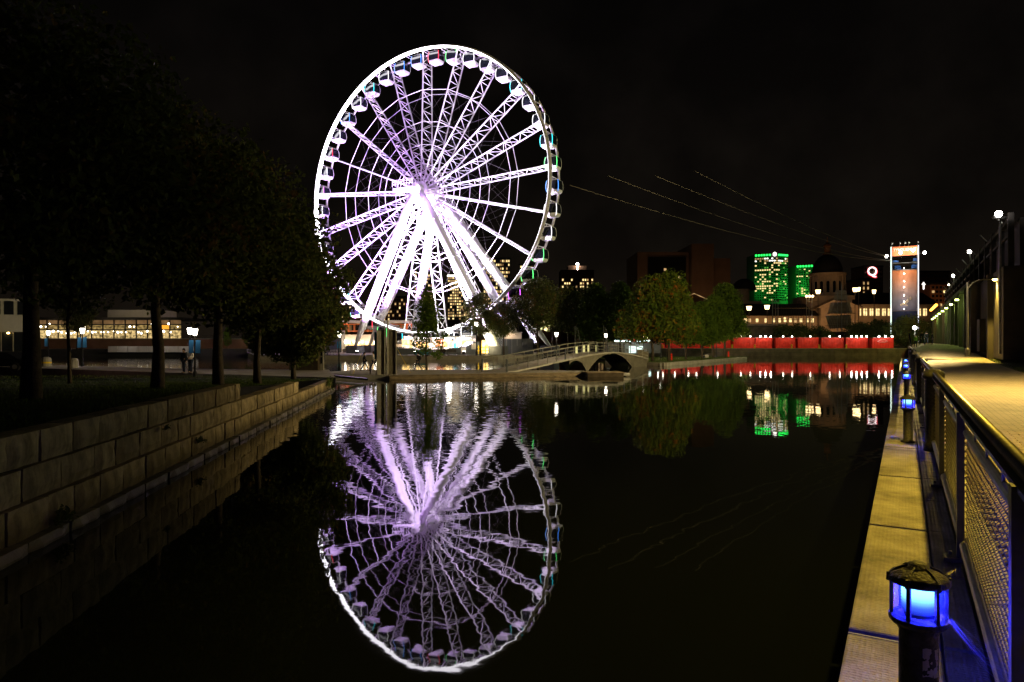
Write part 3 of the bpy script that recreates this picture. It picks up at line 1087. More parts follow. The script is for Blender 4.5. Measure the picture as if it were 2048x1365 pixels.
# floodlights at its base, aimed up: real lamps with housings
def wl_(x, t, z):
    ca, sa = math.cos(-WA), math.sin(-WA)
    return Vector((WC.x + x * ca - t * sa, WC.y + x * sa + t * ca, IZ + z))
fl = MB()
fl.box((0, 0, 0.32), (0.5, 0.34, 0.42))
fl.tube((-0.3, 0, 0), (-0.3, 0, 0.34), 0.03, n=4)
fl.tube((0.3, 0, 0), (0.3, 0, 0.34), 0.03, n=4)
fl.box((0, 0, 0.02), (0.7, 0.3, 0.04))
flm = fl.mesh('floodlight', M['dark_metal'])
lens = MB()
lens.box((0, 0, 0.545), (0.42, 0.26, 0.02))
lensm = lens.mesh('lens', M['lamp_flood'])
VIO, WHT, BLU = (0.62, 0.31, 1.0), (0.86, 0.68, 1.0), (0.76, 0.62, 1.0)
floods = [(-21, -7.5, VIO, (-12, -1, 34), 215000, 88, 'black box floodlight near the left footing of the wheel'),
          (-7, -11, VIO, (-6, -1, 38), 250000, 92, 'black box floodlight on the bank before the left half of the station'),
          (6, -11.5, WHT, (4, -1, 38), 250000, 92, 'black box floodlight on the bank before the middle of the station'),
          (12, -6, WHT, (12, -1, 33), 190000, 88, 'black box floodlight at the ramp end of the station wall'),
          (-19, 8, VIO, (-10, 2, 32), 120000, 70, 'black box floodlight behind the wheel at its left legs'),
          (20, 8.5, BLU, (10, 2, 32), 120000, 70, 'black box floodlight behind the wheel at its right legs')]
for i, (x, t, c, tgt, pw, an, lb) in enumerate(floods):
    p = wl_(x, t, 0.05)
    o = link('floodlight', flm, None, p, -WA)
    tag(o, lb, 'floodlight', 'floodlights under the wheel')
    link('lens', lensm, o)
    spot('flood_beam', p + Vector((0, 0, 0.7)), wl_(*tgt), pw, c, an, 0.55, 0.3)
# unseen point lights near the hub, with no lamp bodies
for x, t, z, pw, c in ((-3.4, -6.4, 2.6, 900, VIO), (2.6, -6.0, -2.2, 900, VIO), (0.2, 5.6, 0.5, 1800, VIO)):
    point('hub_light', wl_(x, t, HUB + z), pw, c, 0.35)

# ------------------------------------------------------------------ town behind: market hall, towers, dark blocks
def facing(name, label, cat, px0, px1, y, group=None, rz=0.0):
    """Empty at the ground below the middle of a facade that spans px0..px1 at depth y"""
    x0, x1 = gx(px0, y), gx(px1, y)
    return thing(name, label, cat, ((x0 + x1) / 2, y, 0), rz, group), x1 - x0

# dark courthouse block
t, w = facing('courthouse', 'massive dark brown office block with stepped outline behind the islet trees', 'building', 1278, 1464, 420)
y = 420
def ux(px): return gx(px, y) - t.location.x
M['court'] = mat('court_stone', (0.26, 0.17, 0.12), 0.85, 0, 0.2, 0.12)
for a, b_, top, dep, off in ((1278, 1383, 502, 40, 6), (1383, 1428, 488, 46, 0), (1430, 1464, 516, 36, 3)):
    mb = MB()
    z = gz(top, y)
    mb.box(((ux(a) + ux(b_)) / 2, off + dep / 2, z / 2), (ux(b_) - ux(a) - 0.2, dep, z))
    mb.build('wall', M['court'], t)
mb = MB()
mb.box(((ux(1300) + ux(1376)) / 2, 5.6, gz(548, y)), (ux(1376) - ux(1300), 0.9, 22))
mb.build('window_band', M['roof_dark'], t)
for px, py, wpx, hpx, mm in ((1334, 538, 5, 5, 'win_soft'), (1362, 562, 3, 22, 'win_warm'), (1312, 566, 3, 3, 'win_dim')):
    mb = MB()
    mb.box((ux(px), 5.0, gz(py, y)), (wpx * y / F, 0.4, hpx * y / F))
    mb.build('window', M[mm], t)
for px, pw in ((1330, 1500), (1405, 2400), (1447, 1500)):
    point('facade_fill', (gx(px, y - 26), y - 26, 9), pw, (1.0, 0.55, 0.24), 0.8)  # unseen lights added to brighten the dark courthouse front

# generic dark block with a grid of windows; lit ones emit
def block(name, label, px0, px1, top, y, dep, wallm, cols, rows, lit, mats, y0=640, group=None, single=False, seed=1, rz=0.0, extra=None, gap=(0.62, 0.55)):
    t, w = facing(name, label, 'building', px0, px1, y, group, rz)
    z1, z0 = gz(top, y), gz(y0, y)
    mb = MB()
    mb.box((0, dep / 2, z1 / 2), (w, dep, z1))
    mb.build('wall', wallm, t)
    mb = MB()
    mb.box((0, dep / 2, z1 + 0.5), (w + 0.4, dep + 0.4, 1.0))
    mb.build('roof', M['roof_dark'], t)
    r_ = random.Random(seed)
    cw, rh = w / (cols + 0.6), (z1 - z0) / rows
    lots = {}
    for j in range(rows):
        for i in range(cols):
            if extra and not extra(i, j): continue
            k = r_.random()
            mm = None
            acc = 0
            for nm_, pr in lit:
                acc += pr
                if k < acc:
                    mm = nm_
                    break
            mm = mm or 'glass_dark'
            cx = -w / 2 + cw * (i + 0.8)
            cz = z1 - rh * (j + 0.6)
            if single:
                b = MB()
                b.box((cx, -0.06, cz), (cw * gap[0], 0.24, rh * gap[1]))
                b.build('window', M[mm], t)
            else:
                b = lots.setdefault(mm, MB())
                b.box((cx, -0.06, cz), (cw * gap[0], 0.24, rh * gap[1]))
    for mm, b in lots.items():
        tag(b.build('windows', M[mm], t), kind='stuff')
    return t, w, z1

# lit offices behind the wheel
block('office_tower', 'dark office tower with rows of amber windows, seen between the right legs of the wheel', 966, 1021, 518, 700, 30, M['tower_dark'], 13, 16,
      [('win_warm', 0.42), ('win_soft', 0.25), ('win_dim', 0.1)], None, 640, seed=4)
block('office_tower', 'slim office tower with a bright white top band behind the wheel', 894, 928, 553, 620, 24, M['tower_light'], 7, 15,
      [('win_warm', 0.30), ('win_soft', 0.35)], None, 640, seed=9)
t = bpy.data.objects['office_tower.001']
mb = MB()
mb.box((0, -0.3, gz(552, 620)), (15, 0.5, 1.6))
mb.build('top_light_band', M['win_white'], t)
block('office_tower', 'dark tower with a few yellow floors behind the middle spokes of the wheel', 828, 866, 528, 760, 24, M['tower_dark'], 8, 17,
      [('win_warm', 0.16), ('win_soft', 0.22)], None, 640, seed=12)
block('brick_office', 'broad brown office block with bright top sign floor at the left legs of the wheel', 752, 812, 596, 420, 20, M['brick_brown'], 13, 7,
      [('win_soft', 0.18), ('win_warm', 0.06)], None, 650, seed=5)
block('brick_office', 'low dark office block left of the wheel with scattered yellow windows', 690, 750, 612, 430, 18, M['brick_brown'], 10, 6,
      [('win_warm', 0.10), ('win_soft', 0.10)], None, 650, seed=15)
t, w, z1 = block('beacon_tower', 'brown stepped tower with a white beacon on its roof, right of the wheel', 1122, 1188, 542, 800, 36, M['brick_brown'], 14, 14,
      [('win_warm', 0.24), ('win_soft', 0.2)], None, 640, seed=21, extra=lambda i, j: j in (2, 3, 4, 5, 8, 10))
mb = MB()
mb.box((0, 12, z1 + 3.5), (22, 18, 5.5))
mb.build('roof_storey', M['brick_brown'], t)
mb = MB()
mb.ball((0, 1.0, z1 + 8.0), 1.5, 10, 6)
mb.tube((0, 1.0, z1 + 0.8), (0, 1.0, z1 + 8), 0.3, n=5)
mb.build('beacon', M['lamp_flood'], t)
block('office_tower', 'distant narrow tower with two lit top windows beside the wheel rim', 1038, 1068, 530, 780, 20, M['tower_dark'], 5, 16,
      [('win_warm', 0.12), ('win_dim', 0.1)], None, 640, seed=31)
for k, (a, b_, top, y_, lb) in enumerate(((640, 700, 626, 380, 'low brown block beyond the pavilion roof at the left of the wheel'),
                                  (925, 968, 612, 460, 'low dark block with few lights just left of the office tower'),
                                  (1064, 1122, 585, 520, 'dim block behind the island trees right of the wheel'),
                                  (1188, 1280, 590, 560, 'wide dim block between the beacon tower and the courthouse'))):
    block('town_block', lb, a, b_, top, y_, 20, M['brick_brown'], max(5, (b_ - a) // 6), 7, [('win_soft', 0.13), ('win_warm', 0.06)], None, 660, seed=40 + k)

# green-lit twin towers
def green_tower(label, a, b_, top, cut0, cut1, seed, white_logo):
    y = 900
    t, w = facing('green_tower', label, 'tower', a, b_, y, None)
    def ux(px): return gx(px, y) - t.location.x
    z1 = gz(top, y)
    # plan: three faces, the middle one set back like a chamfered corner
    x0, x1 = -w / 2, w / 2
    c0, c1 = ux(cut0), ux(cut1)
    mb = MB()
    mb.prism([(x0, 9), (c0, 0), (c1, 0), (x1, 7), (x1, 40), (x0, 40)], 0, z1)
    mb.build('wall', M['tower_light'], t)
    r_ = random.Random(seed)
    lots = {}
    def face(p, q, cols, rows, dark):
        p, q = Vector(p), Vector(q)
        d = q - p
        ang = math.atan2(d.y, d.x)
        nrm = Vector((d.y, -d.x, 0)).normalized()
        rh = (z1 - 3 - gz(600, y)) / rows
        for j in range(rows):
            run = r_.random()
            for i in range(cols):
                c = p + d * ((i + 0.5) / cols) + nrm * 0.05
                k = r_.random()
                if j < 2 and white_logo and k < 0.7: mm = 'win_white' if k < 0.35 else 'win_soft'
                elif run > 0.86 and not dark and k < 0.8: mm = 'win_warm'
                elif k < (0.34 if dark else 0.09): mm = 'win_warm'
                elif k < 0.17: mm = 'win_green'
                else: mm = 'glass_dark'
                b = lots.setdefault(mm, MB())
                b.box((c.x, c.y, z1 - 4.5 - rh * (j + 0.5)), (d.length / cols * 0.66, 0.5, rh * 0.5), ang)
    n0 = max(3, int((c0 - x0) / 2.6)); n1 = max(3, int((c1 - c0) / 2.4)); n2 = max(3, int((x1 - c1) / 2.6))
    face((x0, 9, 0), (c0, 0, 0), n0, 19, False)
    face((c0, 0, 0), (c1, 0, 0), n1, 19, True)
    face((c1, 0, 0), (x1, 7, 0), n2, 19, False)
    for mm, b in lots.items():
        tag(b.build('windows', M[mm], t), kind='stuff')
    for p, q, n_ in (((x0, 9), (c0, 0), 6), ((c1, 0), (x1, 7), 6 if white_logo else 4)):
        for i in range(n_):
            f = (i + 0.5) / n_
            mb = MB()
            mb.box((p[0] + (q[0] - p[0]) * f, p[1] + (q[1] - p[1]) * f - 0.4, z1 - 1.4), (1.9, 1.0, 2.1))
            mb.build('crown_lamp', M['crown_green'], t)
    if white_logo:
        mb = MB()
        xm = (c0 + c1) / 2
        mb.extrude([(xm + 2.6 * math.cos(2 * math.pi * k / 6 + R(30)), -1.2, z1 - 0.6 + 2.9 * math.sin(2 * math.pi * k / 6 + R(30))) for k in range(6)], (0, 0.8, 0))
        mb.build('logo', M['win_white'], t)
    # green floodlights standing in front of the facade
    for xx, pw in ((x0 - 4, 90000), (x1 + 4, 120000)):
        point('green_floodlight', (t.location.x + xx, y - 14, z1 * 0.62), pw * 0.13, (0.02, 1.0, 0.08), 1.5)
    return t
green_tower('taller green lit tower with bright white hexagon logo on its roof edge', 1514, 1580, 508, 1542, 1556, 3, True)
green_tower('lower green lit tower with a dark middle strip and no logo', 1598, 1657, 530, 1626, 1640, 8, False)

# market hall with its dome
y = 235
t = thing('market_hall', 'long stone market hall with dark dome on a colonnaded drum and lit windows', 'market hall', (gx(1690, y), y, 0))
def ux(px): return gx(px, y) - t.location.x
S = y / F
mb = MB()                                          # wings
mb.box(((ux(1486) + ux(1652)) / 2, 9, gz(632, y) / 2), (ux(1652) - ux(1486), 16, gz(632, y)))
mb.box(((ux(1716) + ux(1880)) / 2, 9, gz(609, y) / 2), (ux(1880) - ux(1716), 16, gz(609, y)))
mb.box(((ux(1640) + ux(1718)) / 2, 8.2, gz(612, y) / 2), (ux(1718) - ux(1640), 17.4, gz(612, y)))
mb.box(((ux(1632) + ux(1722)) / 2, 12, gz(590, y) / 2), (ux(1722) - ux(1632), 16, gz(590, y)))
mb.build('wall', M['stone_warm'], t)
mb = MB()                                          # pediment
mb.extrude([(ux(1630), -0.9, gz(617, y)), (ux(1724), -0.9, gz(617, y)), (ux(1676), -0.9, gz(595, y))], (0, 4, 0))
mb.build('pediment', M['stone_warm'], t)
mb = MB()                                          # roofs
for a, b_, zt in ((1484, 1654, 632), (1714, 1882, 609)):
    x0, x1, z = ux(a), ux(b_), gz(zt, y)
    mb.add([(x0, 0.4, z), (x1, 0.4, z), (x1, 17.4, z), (x0, 17.4, z), (x0 + 1, 9, z + 4.6), (x1 - 1, 9, z + 4.6)],
           [(0, 1, 5, 4), (1, 2, 5), (2, 3, 4, 5), (3, 0, 4), (3, 2, 1, 0)])
mb.build('roof', M['roof_dark'], t)
for a, b_, zt in ((1484, 1630, 633.5), (1724, 1882, 610.5)):
    mb = MB()                                      # cornices
    mb.box(((ux(a) + ux(b_)) / 2, 0.75, gz(zt, y)), (ux(b_) - ux(a), 1.1, 0.5))
    mb.build('cornice', M['stone_warm'], t)
xc = ux(1692)
rd = 35 * S
mb = MB()
mb.lathe([(rd * 1.04, gz(606, y)), (rd * 1.04, gz(590, y)), (rd * 0.9, gz(589, y)), (rd * 0.9, gz(546, y)), (rd * 1.06, gz(544, y)), (rd * 1.06, gz(540, y)), (rd * 0.8, gz(539.5, y))], (xc, 14, 0), 32)
mb.build('drum', M['stone_warm'], t)
colm = MB()
colm.tube((0, 0, gz(589, y)), (0, 0, gz(545, y)), 0.36, 0.30, 8)
colme = colm.mesh('column', M['stone_warm'])
dwm = MB()
dwm.box((0, 0, gz(571, y)), (1.0, 0.2, 21 * S))
dwm.tube((0, -0.1, gz(560.5, y)), (0, 0.1, gz(560.5, y)), 0.5, n=12)
dwme = dwm.mesh('drum_window', M['glass_dark'])
for k in range(16):
    a = 2 * math.pi * (k + 0.5) / 16
    link('column', colme, t, (xc + rd * 0.97 * math.cos(a), 14 + rd * 0.97 * math.sin(a), 0))
    a = 2 * math.pi * k / 16
    o = link('drum_window', dwme, t, (xc + rd * 0.905 * math.cos(a), 14 + rd * 0.905 * math.sin(a), 0), a + math.pi / 2)
mb = MB()
prof = [(rd * 0.86 * math.cos(R(q)), gz(539, y) + 41 * S * math.sin(R(q)) * 0.98) for q in range(0, 81, 8)]
mb.lathe(prof, (xc, 14, 0), 28)
mb.build('dome', M['roof_dark'], t, True)
mb = MB()
mb.lathe([(9 * S, gz(500, y)), (9 * S, gz(497, y)), (6.2 * S, gz(496, y)), (6.2 * S, gz(483, y)), (8 * S, gz(482, y)), (7 * S, gz(479, y)), (0.3, gz(474, y)), (0.08, gz(462, y))], (xc, 14, 0), 12)
mb.build('lantern_turret', M['brick_brown'], t)
for i, px in enumerate((1493, 1501, 1516, 1533.5, 1549, 1552.5, 1561, 1572, 1583, 1593, 1604, 1617, 1627)):
    hh = 12 if px == 1572 else (7 if i % 3 else 8)
    mb = MB()
    mb.box((ux(px), 0.94, gz(633, y) - (1.4 if hh < 10 else 0.9)), (4.6 * S if px != 1552.5 else 2 * S, 0.3, hh * S))
    mb.build('window', M['win_warm' if i % 4 != 1 else 'win_soft'], t)
for px in (1721, 1733, 1745.5, 1758, 1770.5, 1782, 1841, 1853):
    mb = MB()
    mb.box((ux(px), 0.94, gz(624.5, y)), (6.6 * S, 0.3, 14 * S))
    wv = mb.build('window', M['win_warm'], t)
    mb = MB()
    mb.box((ux(px), 0.72, gz(624.5, y)), (0.12, 0.1, 14 * S))
    mb.box((ux(px), 0.72, gz(622, y)), (6.6 * S, 0.1, 0.1))
    mb.build('sash', M['wood_dark'], wv)
for px, pw in ((1498, 700), (1534, 700), (1592, 500), (1650, 700), (1712, 900), (1752, 700)):
    point('facade_fill', (gx(px, 222), 222, 7.0), pw * 1.5, (1.0, 0.50, 0.18), 0.3)
point('drum_glow', (gx(1664, 224), 224, 17), 380, (1.0, 0.55, 0.26), 0.4)
point('drum_glow', (gx(1722, 224), 224, 17), 300, (1.0, 0.55, 0.26), 0.4)
# neighbour with a smaller dome
y = 260
t = thing('domed_corner_building', 'small corner building with a dark round dome left of the market hall', 'building', (gx(1500, y), y, 0))
S = y / F
mb = MB()
mb.box((0, 8, gz(602, y) / 2), (52 * S, 14, gz(602, y)))
mb.lathe([(15 * S, gz(602, y)), (15 * S, gz(580, y)), (17 * S, gz(579, y)), (17 * S, gz(576, y))], (-3 * S, 8, 0), 20)
mb.build('wall', M['stone_warm'], t)
mb = MB()
mb.lathe([(24 * S * math.cos(R(q)), gz(577, y) + 24 * S * math.sin(R(q))) for q in range(0, 81, 10)], (6 * S, 10, 0), 20)
mb.build('dome', M['roof_dark'], t, True)
t = thing('town_house', 'dark brown town house with a lit gable line behind the islet trees', 'building', (gx(1388, 300), 300, 0))
mb = MB()
mb.extrude([(-6, 0, 0), (6, 0, 0), (6, 0, gz(600, 300)), (0, 0, gz(588, 300)), (-6, 0, gz(600, 300))], (0, 14, 0))
mb.build('wall', M['brick_brown'], t)
mb = MB()
mb.path([(-6.2, -0.2, gz(600, 300)), (0, -0.2, gz(587.5, 300)), (6.2, -0.2, gz(600, 300))], 0.16, 4)
mb.build('eave_light', M['win_soft'], t)
# block with the red Q sign, and dark roofs right of the dome
t, w, z1 = block('office_block', 'brown office block carrying a red and white letter Q sign', 1728, 1766, 534, 520, 20, M['court'], 6, 8, [('win_soft', 0.08)], None, 610, seed=51)
def text_obj(name, body, size, m, parent, loc, rz=0.0, extr=0.03, align='CENTER'):
    cu = bpy.data.curves.new(name, 'FONT')
    cu.body = body
    cu.size = size
    cu.extrude = extr
    cu.align_x = align
    cu.align_y = 'CENTER'
    cu.resolution_u = 3
    cu.materials.append(m)
    tmp = bpy.data.objects.new(name, cu)
    COL.objects.link(tmp)
    dg = bpy.context.evaluated_depsgraph_get()
    me = bpy.data.meshes.new_from_object(tmp.evaluated_get(dg))
    bpy.data.objects.remove(tmp)
    me.name = name
    o = link(name, me, parent, loc, rz)
    o.rotation_euler = (R(90), 0, rz)
    return o
M['q_white'] = emit('q_sign_white', (1.0, 0.85, 0.85), 3.0)
M['q_red'] = emit('q_sign_red', (1.0, 0.04, 0.06), 2.2)
t.name = 'office_block'
o = text_obj('sign_letter', 'Q', 9.6, M['q_white'], t, (gx(1743.5, 520) - t.location.x, -0.6, gz(544, 520)), 0, 0.05)
o2 = text_obj('sign_letter_rim', 'Q', 9.6, M['q_red'], t, (gx(1743.5, 520) - t.location.x + 0.25, -0.35, gz(544, 520) - 0.25), 0, 0.05)
o2.scale = (1.12, 1.12, 1)
for a, b_, top, y_, lb in ((1724, 1760, 561, 300, 'dark flat roofed building between the market dome and the zip line tower'),
                       (1836, 1900, 545, 420, 'dark building beyond the zip line tower with scattered lights'),
                       (1860, 1925, 570, 340, 'orange lit brick building at the far end of the quay path')):
    block('town_block', lb, a, b_, top, y_, 14, M['brick_brown'], 8, 8, [('win_soft', 0.12), ('win_warm', 0.05)], None, 640, seed=int(a))
point('facade_fill', (gx(1885, 318), 318, 14), 5200, (1.0, 0.42, 0.12), 0.6)
# far chapel cross light
mb = MB()
yy = 330
mb.box((gx(1847, yy), yy, gz(572, yy)), (0.5, 0.3, 3.4))
mb.box((gx(1847, yy), yy, gz(569, yy)), (1.6, 0.28, 0.5))
tag(mb.build('lit_cross', M['win_white']), 'small white glowing cross high above the roofs right of the tower', 'cross')

# rope park: ship masts on the quay
y = 175
t = thing('rope_park_ship', 'rope course built like a sailing ship with pale masts, yards and nets', 'rope course', (gx(1600, y), y, 0))
def ux(px): return gx(px, y) - t.location.x
for px, top, r_ in ((1545, 596, 0.16), (1551, 600, 0.12), (1556, 598, 0.12), (1613, 592, 0.14), (1618, 596, 0.12), (1624, 592, 0.14), (1683, 567, 0.16), (1675, 585, 0.1), (1694, 590, 0.1)):
    mb = MB()
    mb.tube((ux(px), 0, 0), (ux(px), 0, gz(top, y)), r_, r_ * 0.7, 6)
    mb.build('mast', M['galv'], t)
for px0, px1, py in ((1545, 1624, 617), (1545, 1624, 640), (1613, 1640, 604), (1666, 1700, 590), (1655, 1712, 627), (1540, 1560, 604), (1650, 1705, 652)):
    mb = MB()
    mb.tube((ux(px0), 0.1, gz(py, y)), (ux(px1), 0.1, gz(py, y)), 0.08, n=5)
    mb.build('yard', M['wood'], t)
mb = MB()
for px in range(1562, 1612, 5):
    mb.tube((ux(px), 0.05, gz(640, y)), (ux(px + 1), 0.05, gz(600 + (px * 7) % 9, y)), 0.045, n=4)
for px in range(1652, 1712, 4):
    mb.tube((ux(px), 0, gz(660, y)), (ux(1683 + (px - 1683) * 0.35), 0, gz(600, y)), 0.04, n=4)
for py in range(600, 660, 8):
    f = (py - 600) / 60
    mb.tube((ux(1676 - 24 * f), 0.02, gz(py, y)), (ux(1690 + 22 * f), 0.02, gz(py, y)), 0.035, n=4)
tag(mb.build('rigging', M['cable'], t), kind='stuff')
M['sail'] = mat('grey_sail_net', (0.34, 0.28, 0.22), 0.9, 0, 0.3, 1.0)
for quad_ in ([(1672, 581), (1694, 581), (1696, 603), (1668, 601)], [(1662, 606), (1700, 604), (1706, 626), (1656, 628)], [(1652, 632), (1702, 630), (1704, 656), (1660, 658)]):
    mb = MB()
    mb.extrude([(ux(a), 0.3, gz(b_, y)) for a, b_ in quad_], (0, 0.06, 0))
    mb.build('sail', M['sail'], t)
mb = MB()
hp = [(1640, 664), (1720, 664), (1712, 690), (1648, 690)]
mb.extrude([(ux(a), -1.0, gz(b_, y)) for a, b_ in hp], (0, 3, 0))
mb.build('hull', M['wood_dark'], t)
for px in (1612, 1618, 1624):
    point('mast_lamp', (gx(px, y - 0.6), y - 0.6, gz(594, y)), 60, (1.0, 0.6, 0.25), 0.1)
    b = MB()
    b.ball((ux(px), -0.3, gz(593, y)), 0.34, 8, 5)
    b.build('mast_lamp_globe', M['lamp_warm'], t)
mb = MB()
mb.box((gx(1518, 168), 168, 3.0), (gx(1562, 168) - gx(1490, 168), 4, 4.2))
mb.box((gx(1518, 168), 166.4, 5.4), (gx(1566, 168) - gx(1486, 168), 7, 0.5))
tag(mb.build('snack_pavilion', M['concrete_dark']), 'low dark pavilion with a flat roof behind the red containers', 'pavilion')

# ------------------------------------------------------------------ quay wall and red container shops
qy = 139.0
qw = thing('quay_wall', 'long brown stone quay wall under the row of red container shops', 'wall', (gx(1240, qy), qy, 0))
L_ = 96 - gx(1240, qy)
n_ = 17
sl = L_ / n_
for k in range(n_):
    for zc, h_, dy in ((-0.36, 0.68, 0.02), (-1.15, 0.84, -0.03)):
        mb = MB()
        mb.box((sl * (k + 0.5), dy, zc), (sl - 0.06, 0.5, h_))
        mb.build('wall_block', M['concrete_dark'], qw)
mb = MB()
mb.box((L_ / 2, 0.35, -1.0), (L_, 0.3, 1.98))
mb.build('joint_backing', M['joint'], qw)
mb = MB()
mb.box((L_ / 2, 0.0, 0.06), (L_, 0.7, 0.13))
mb.build('coping', M['concrete'], qw)
spans = [(1246, 1262), (1264, 1282), (1285, 1303), (1308, 1330), (1333, 1362), (1365, 1400), (1404, 1461), (1467, 1509), (1511, 1544), (1552, 1591), (1596, 1637), (1643, 1687), (1692, 1735), (1745, 1787)]
where = ['first of the small ones behind the bridge', 'second of the small ones behind the bridge', 'third along, just right of the bridge end', 'beside the first big islet tree',
         'between the two big islet trees', 'behind the turning maple', 'mostly hidden behind the right islet trees', 'just right of the islet tip tree',
         'with three roof lamps, left of the plain ones', 'plain, next to the three-lamp one', 'plain, in the middle of the open row', 'plain, left of the four-lamp one',
         'with four roof lamps above its front', 'last, with a pale drawing on its front']
for i, (a, b_) in enumerate(spans):
    yc = qy + 4.2
    x0, x1 = gx(a, yc), gx(b_, yc)
    w = x1 - x0
    h = 2.25 if i > 2 else 1.9
    c = thing('container_shop', 'red shipping container shop on the quay, ' + where[i], 'container', ((x0 + x1) / 2, yc, 0), 0, 'red container shops along the quay')
    body = MB()
    nseg = max(6, int(w / 0.16))
    for k in range(nseg):                          # corrugated front
        xa, xb = -w / 2 + w * k / nseg, -w / 2 + w * (k + 1) / nseg
        d0 = 0.0 if k % 2 else 0.05
        body.quad((xa, d0, 0.12), (xb, 0.05 - d0, 0.12), (xb, 0.05 - d0, h), (xa, d0, h))
    body.box((0, 1.35, 0.12 + (h - 0.12) / 2), (w, 2.5, h - 0.12))
    body.build('container_body', M['red'], c)
    fr_ = MB()
    for sx in (-1, 1):
        fr_.box((sx * (w / 2 - 0.05), 0.02, h / 2 + 0.06), (0.1, 0.14, h - 0.1))
    fr_.box((0, 0.02, h - 0.02), (w, 0.16, 0.14))
    fr_.box((0, 0.02, 0.12), (w, 0.16, 0.12))
    fr_.build('frame', M['red'], c)
    mb = MB()
    mb.box((0, 1.3, h + 0.06), (w + 0.1, 2.7, 0.07))
    mb.build('roof', M['galv'], c)
    nl = 3 if i == 8 else (4 if i == 12 else (3 if i == 13 else 1 + (i % 2)))
    for k in range(nl):
        xx = -w / 2 + w * (k + 0.6) / (nl + 0.2)
        bl = MB()
        bl.ball((xx, -0.95, h + 0.30), 0.155, 8, 5)
        bl.build('roof_lamp', M['lamp_flood' if nl > 2 else 'lamp_white'], c)
        bl = MB()
        bl.path([(xx, 0.4, h + 0.1), (xx, -0.5, h + 0.42), (xx, -0.95, h + 0.38)], 0.035, 4)
        bl.build('lamp_arm', M['dark_metal'], c)
    point('shop_light', ((x0 + x1) / 2, yc - 1.6, h + 0.55), 100 * max(0.5, w / 4), (1.0, 0.86, 0.66), 0.5)
    if i == 13:
        mb = MB()
        xs_ = [-0.9, -0.3, 0.3, 0.9]
        mb.path([(-1.2, -0.06, 1.55), (-0.5, -0.06, 1.85), (0.4, -0.06, 1.85), (1.0, -0.06, 1.55), (0.3, -0.06, 1.35), (-0.8, -0.06, 1.35), (-1.2, -0.06, 1.55)], 0.04, 4)
        mb.build('front_drawing', M['shirt_white'], c)
bm_ = MB()
bm_.lathe([(0.16, 0), (0.15, 0.5), (0.2, 0.6), (0.2, 0.72), (0.08, 0.8)], (0, 0, 0), 10)
blm = bm_.mesh('mooring_bollard', M['yellow'])
for k, px in enumerate((1289, 1325, 1367, 1420, 1464, 1509, 1583, 1638, 1692)):
    o = link('mooring_bollard', blm, None, (gx(px, 139.4), 139.3, 0.125))
    tag(o, ('first', 'second', 'third', 'fourth', 'fifth', 'sixth', 'seventh', 'eighth', 'ninth')[k] + ' small yellow mooring bollard from the bridge, on the coping before the red shops', 'bollard', 'yellow bollards on the quay edge')

# white-lit landing under the quay, seen right of the bridge
t = thing('landing_shed', 'pale green lit landing shed with bright tube lights behind the bridge end', 'shed', (gx(1268, 128), 128, IZ))
mb = MB()
mb.box((0, 1.5, 1.0), (10, 2.6, 1.9))
mb.build('wall', M['pale_wall'], t)
mb = MB()
mb.box((0, 1.0, 2.1), (10.6, 4.2, 0.2))
mb.build('roof', M['galv'], t)
for xx in (-2.2, 1.9):
    mb = MB()
    mb.box((xx, -0.6, 2.35), (3.0, 0.16, 0.3))
    mb.build('tube_light', emit('cool_tube', (0.75, 1.0, 0.92), 4.5), t)
mb = MB()
mb.box((0.4, 0.12, 0.7), (2.6, 0.1, 1.3))
mb.build('lit_counter', emit('cool_counter', (0.8, 1.0, 0.92), 1.4), t)
point('shed_glow', (gx(1268, 126), 126, 1.2), 60, (0.75, 1.0, 0.9), 0.3)

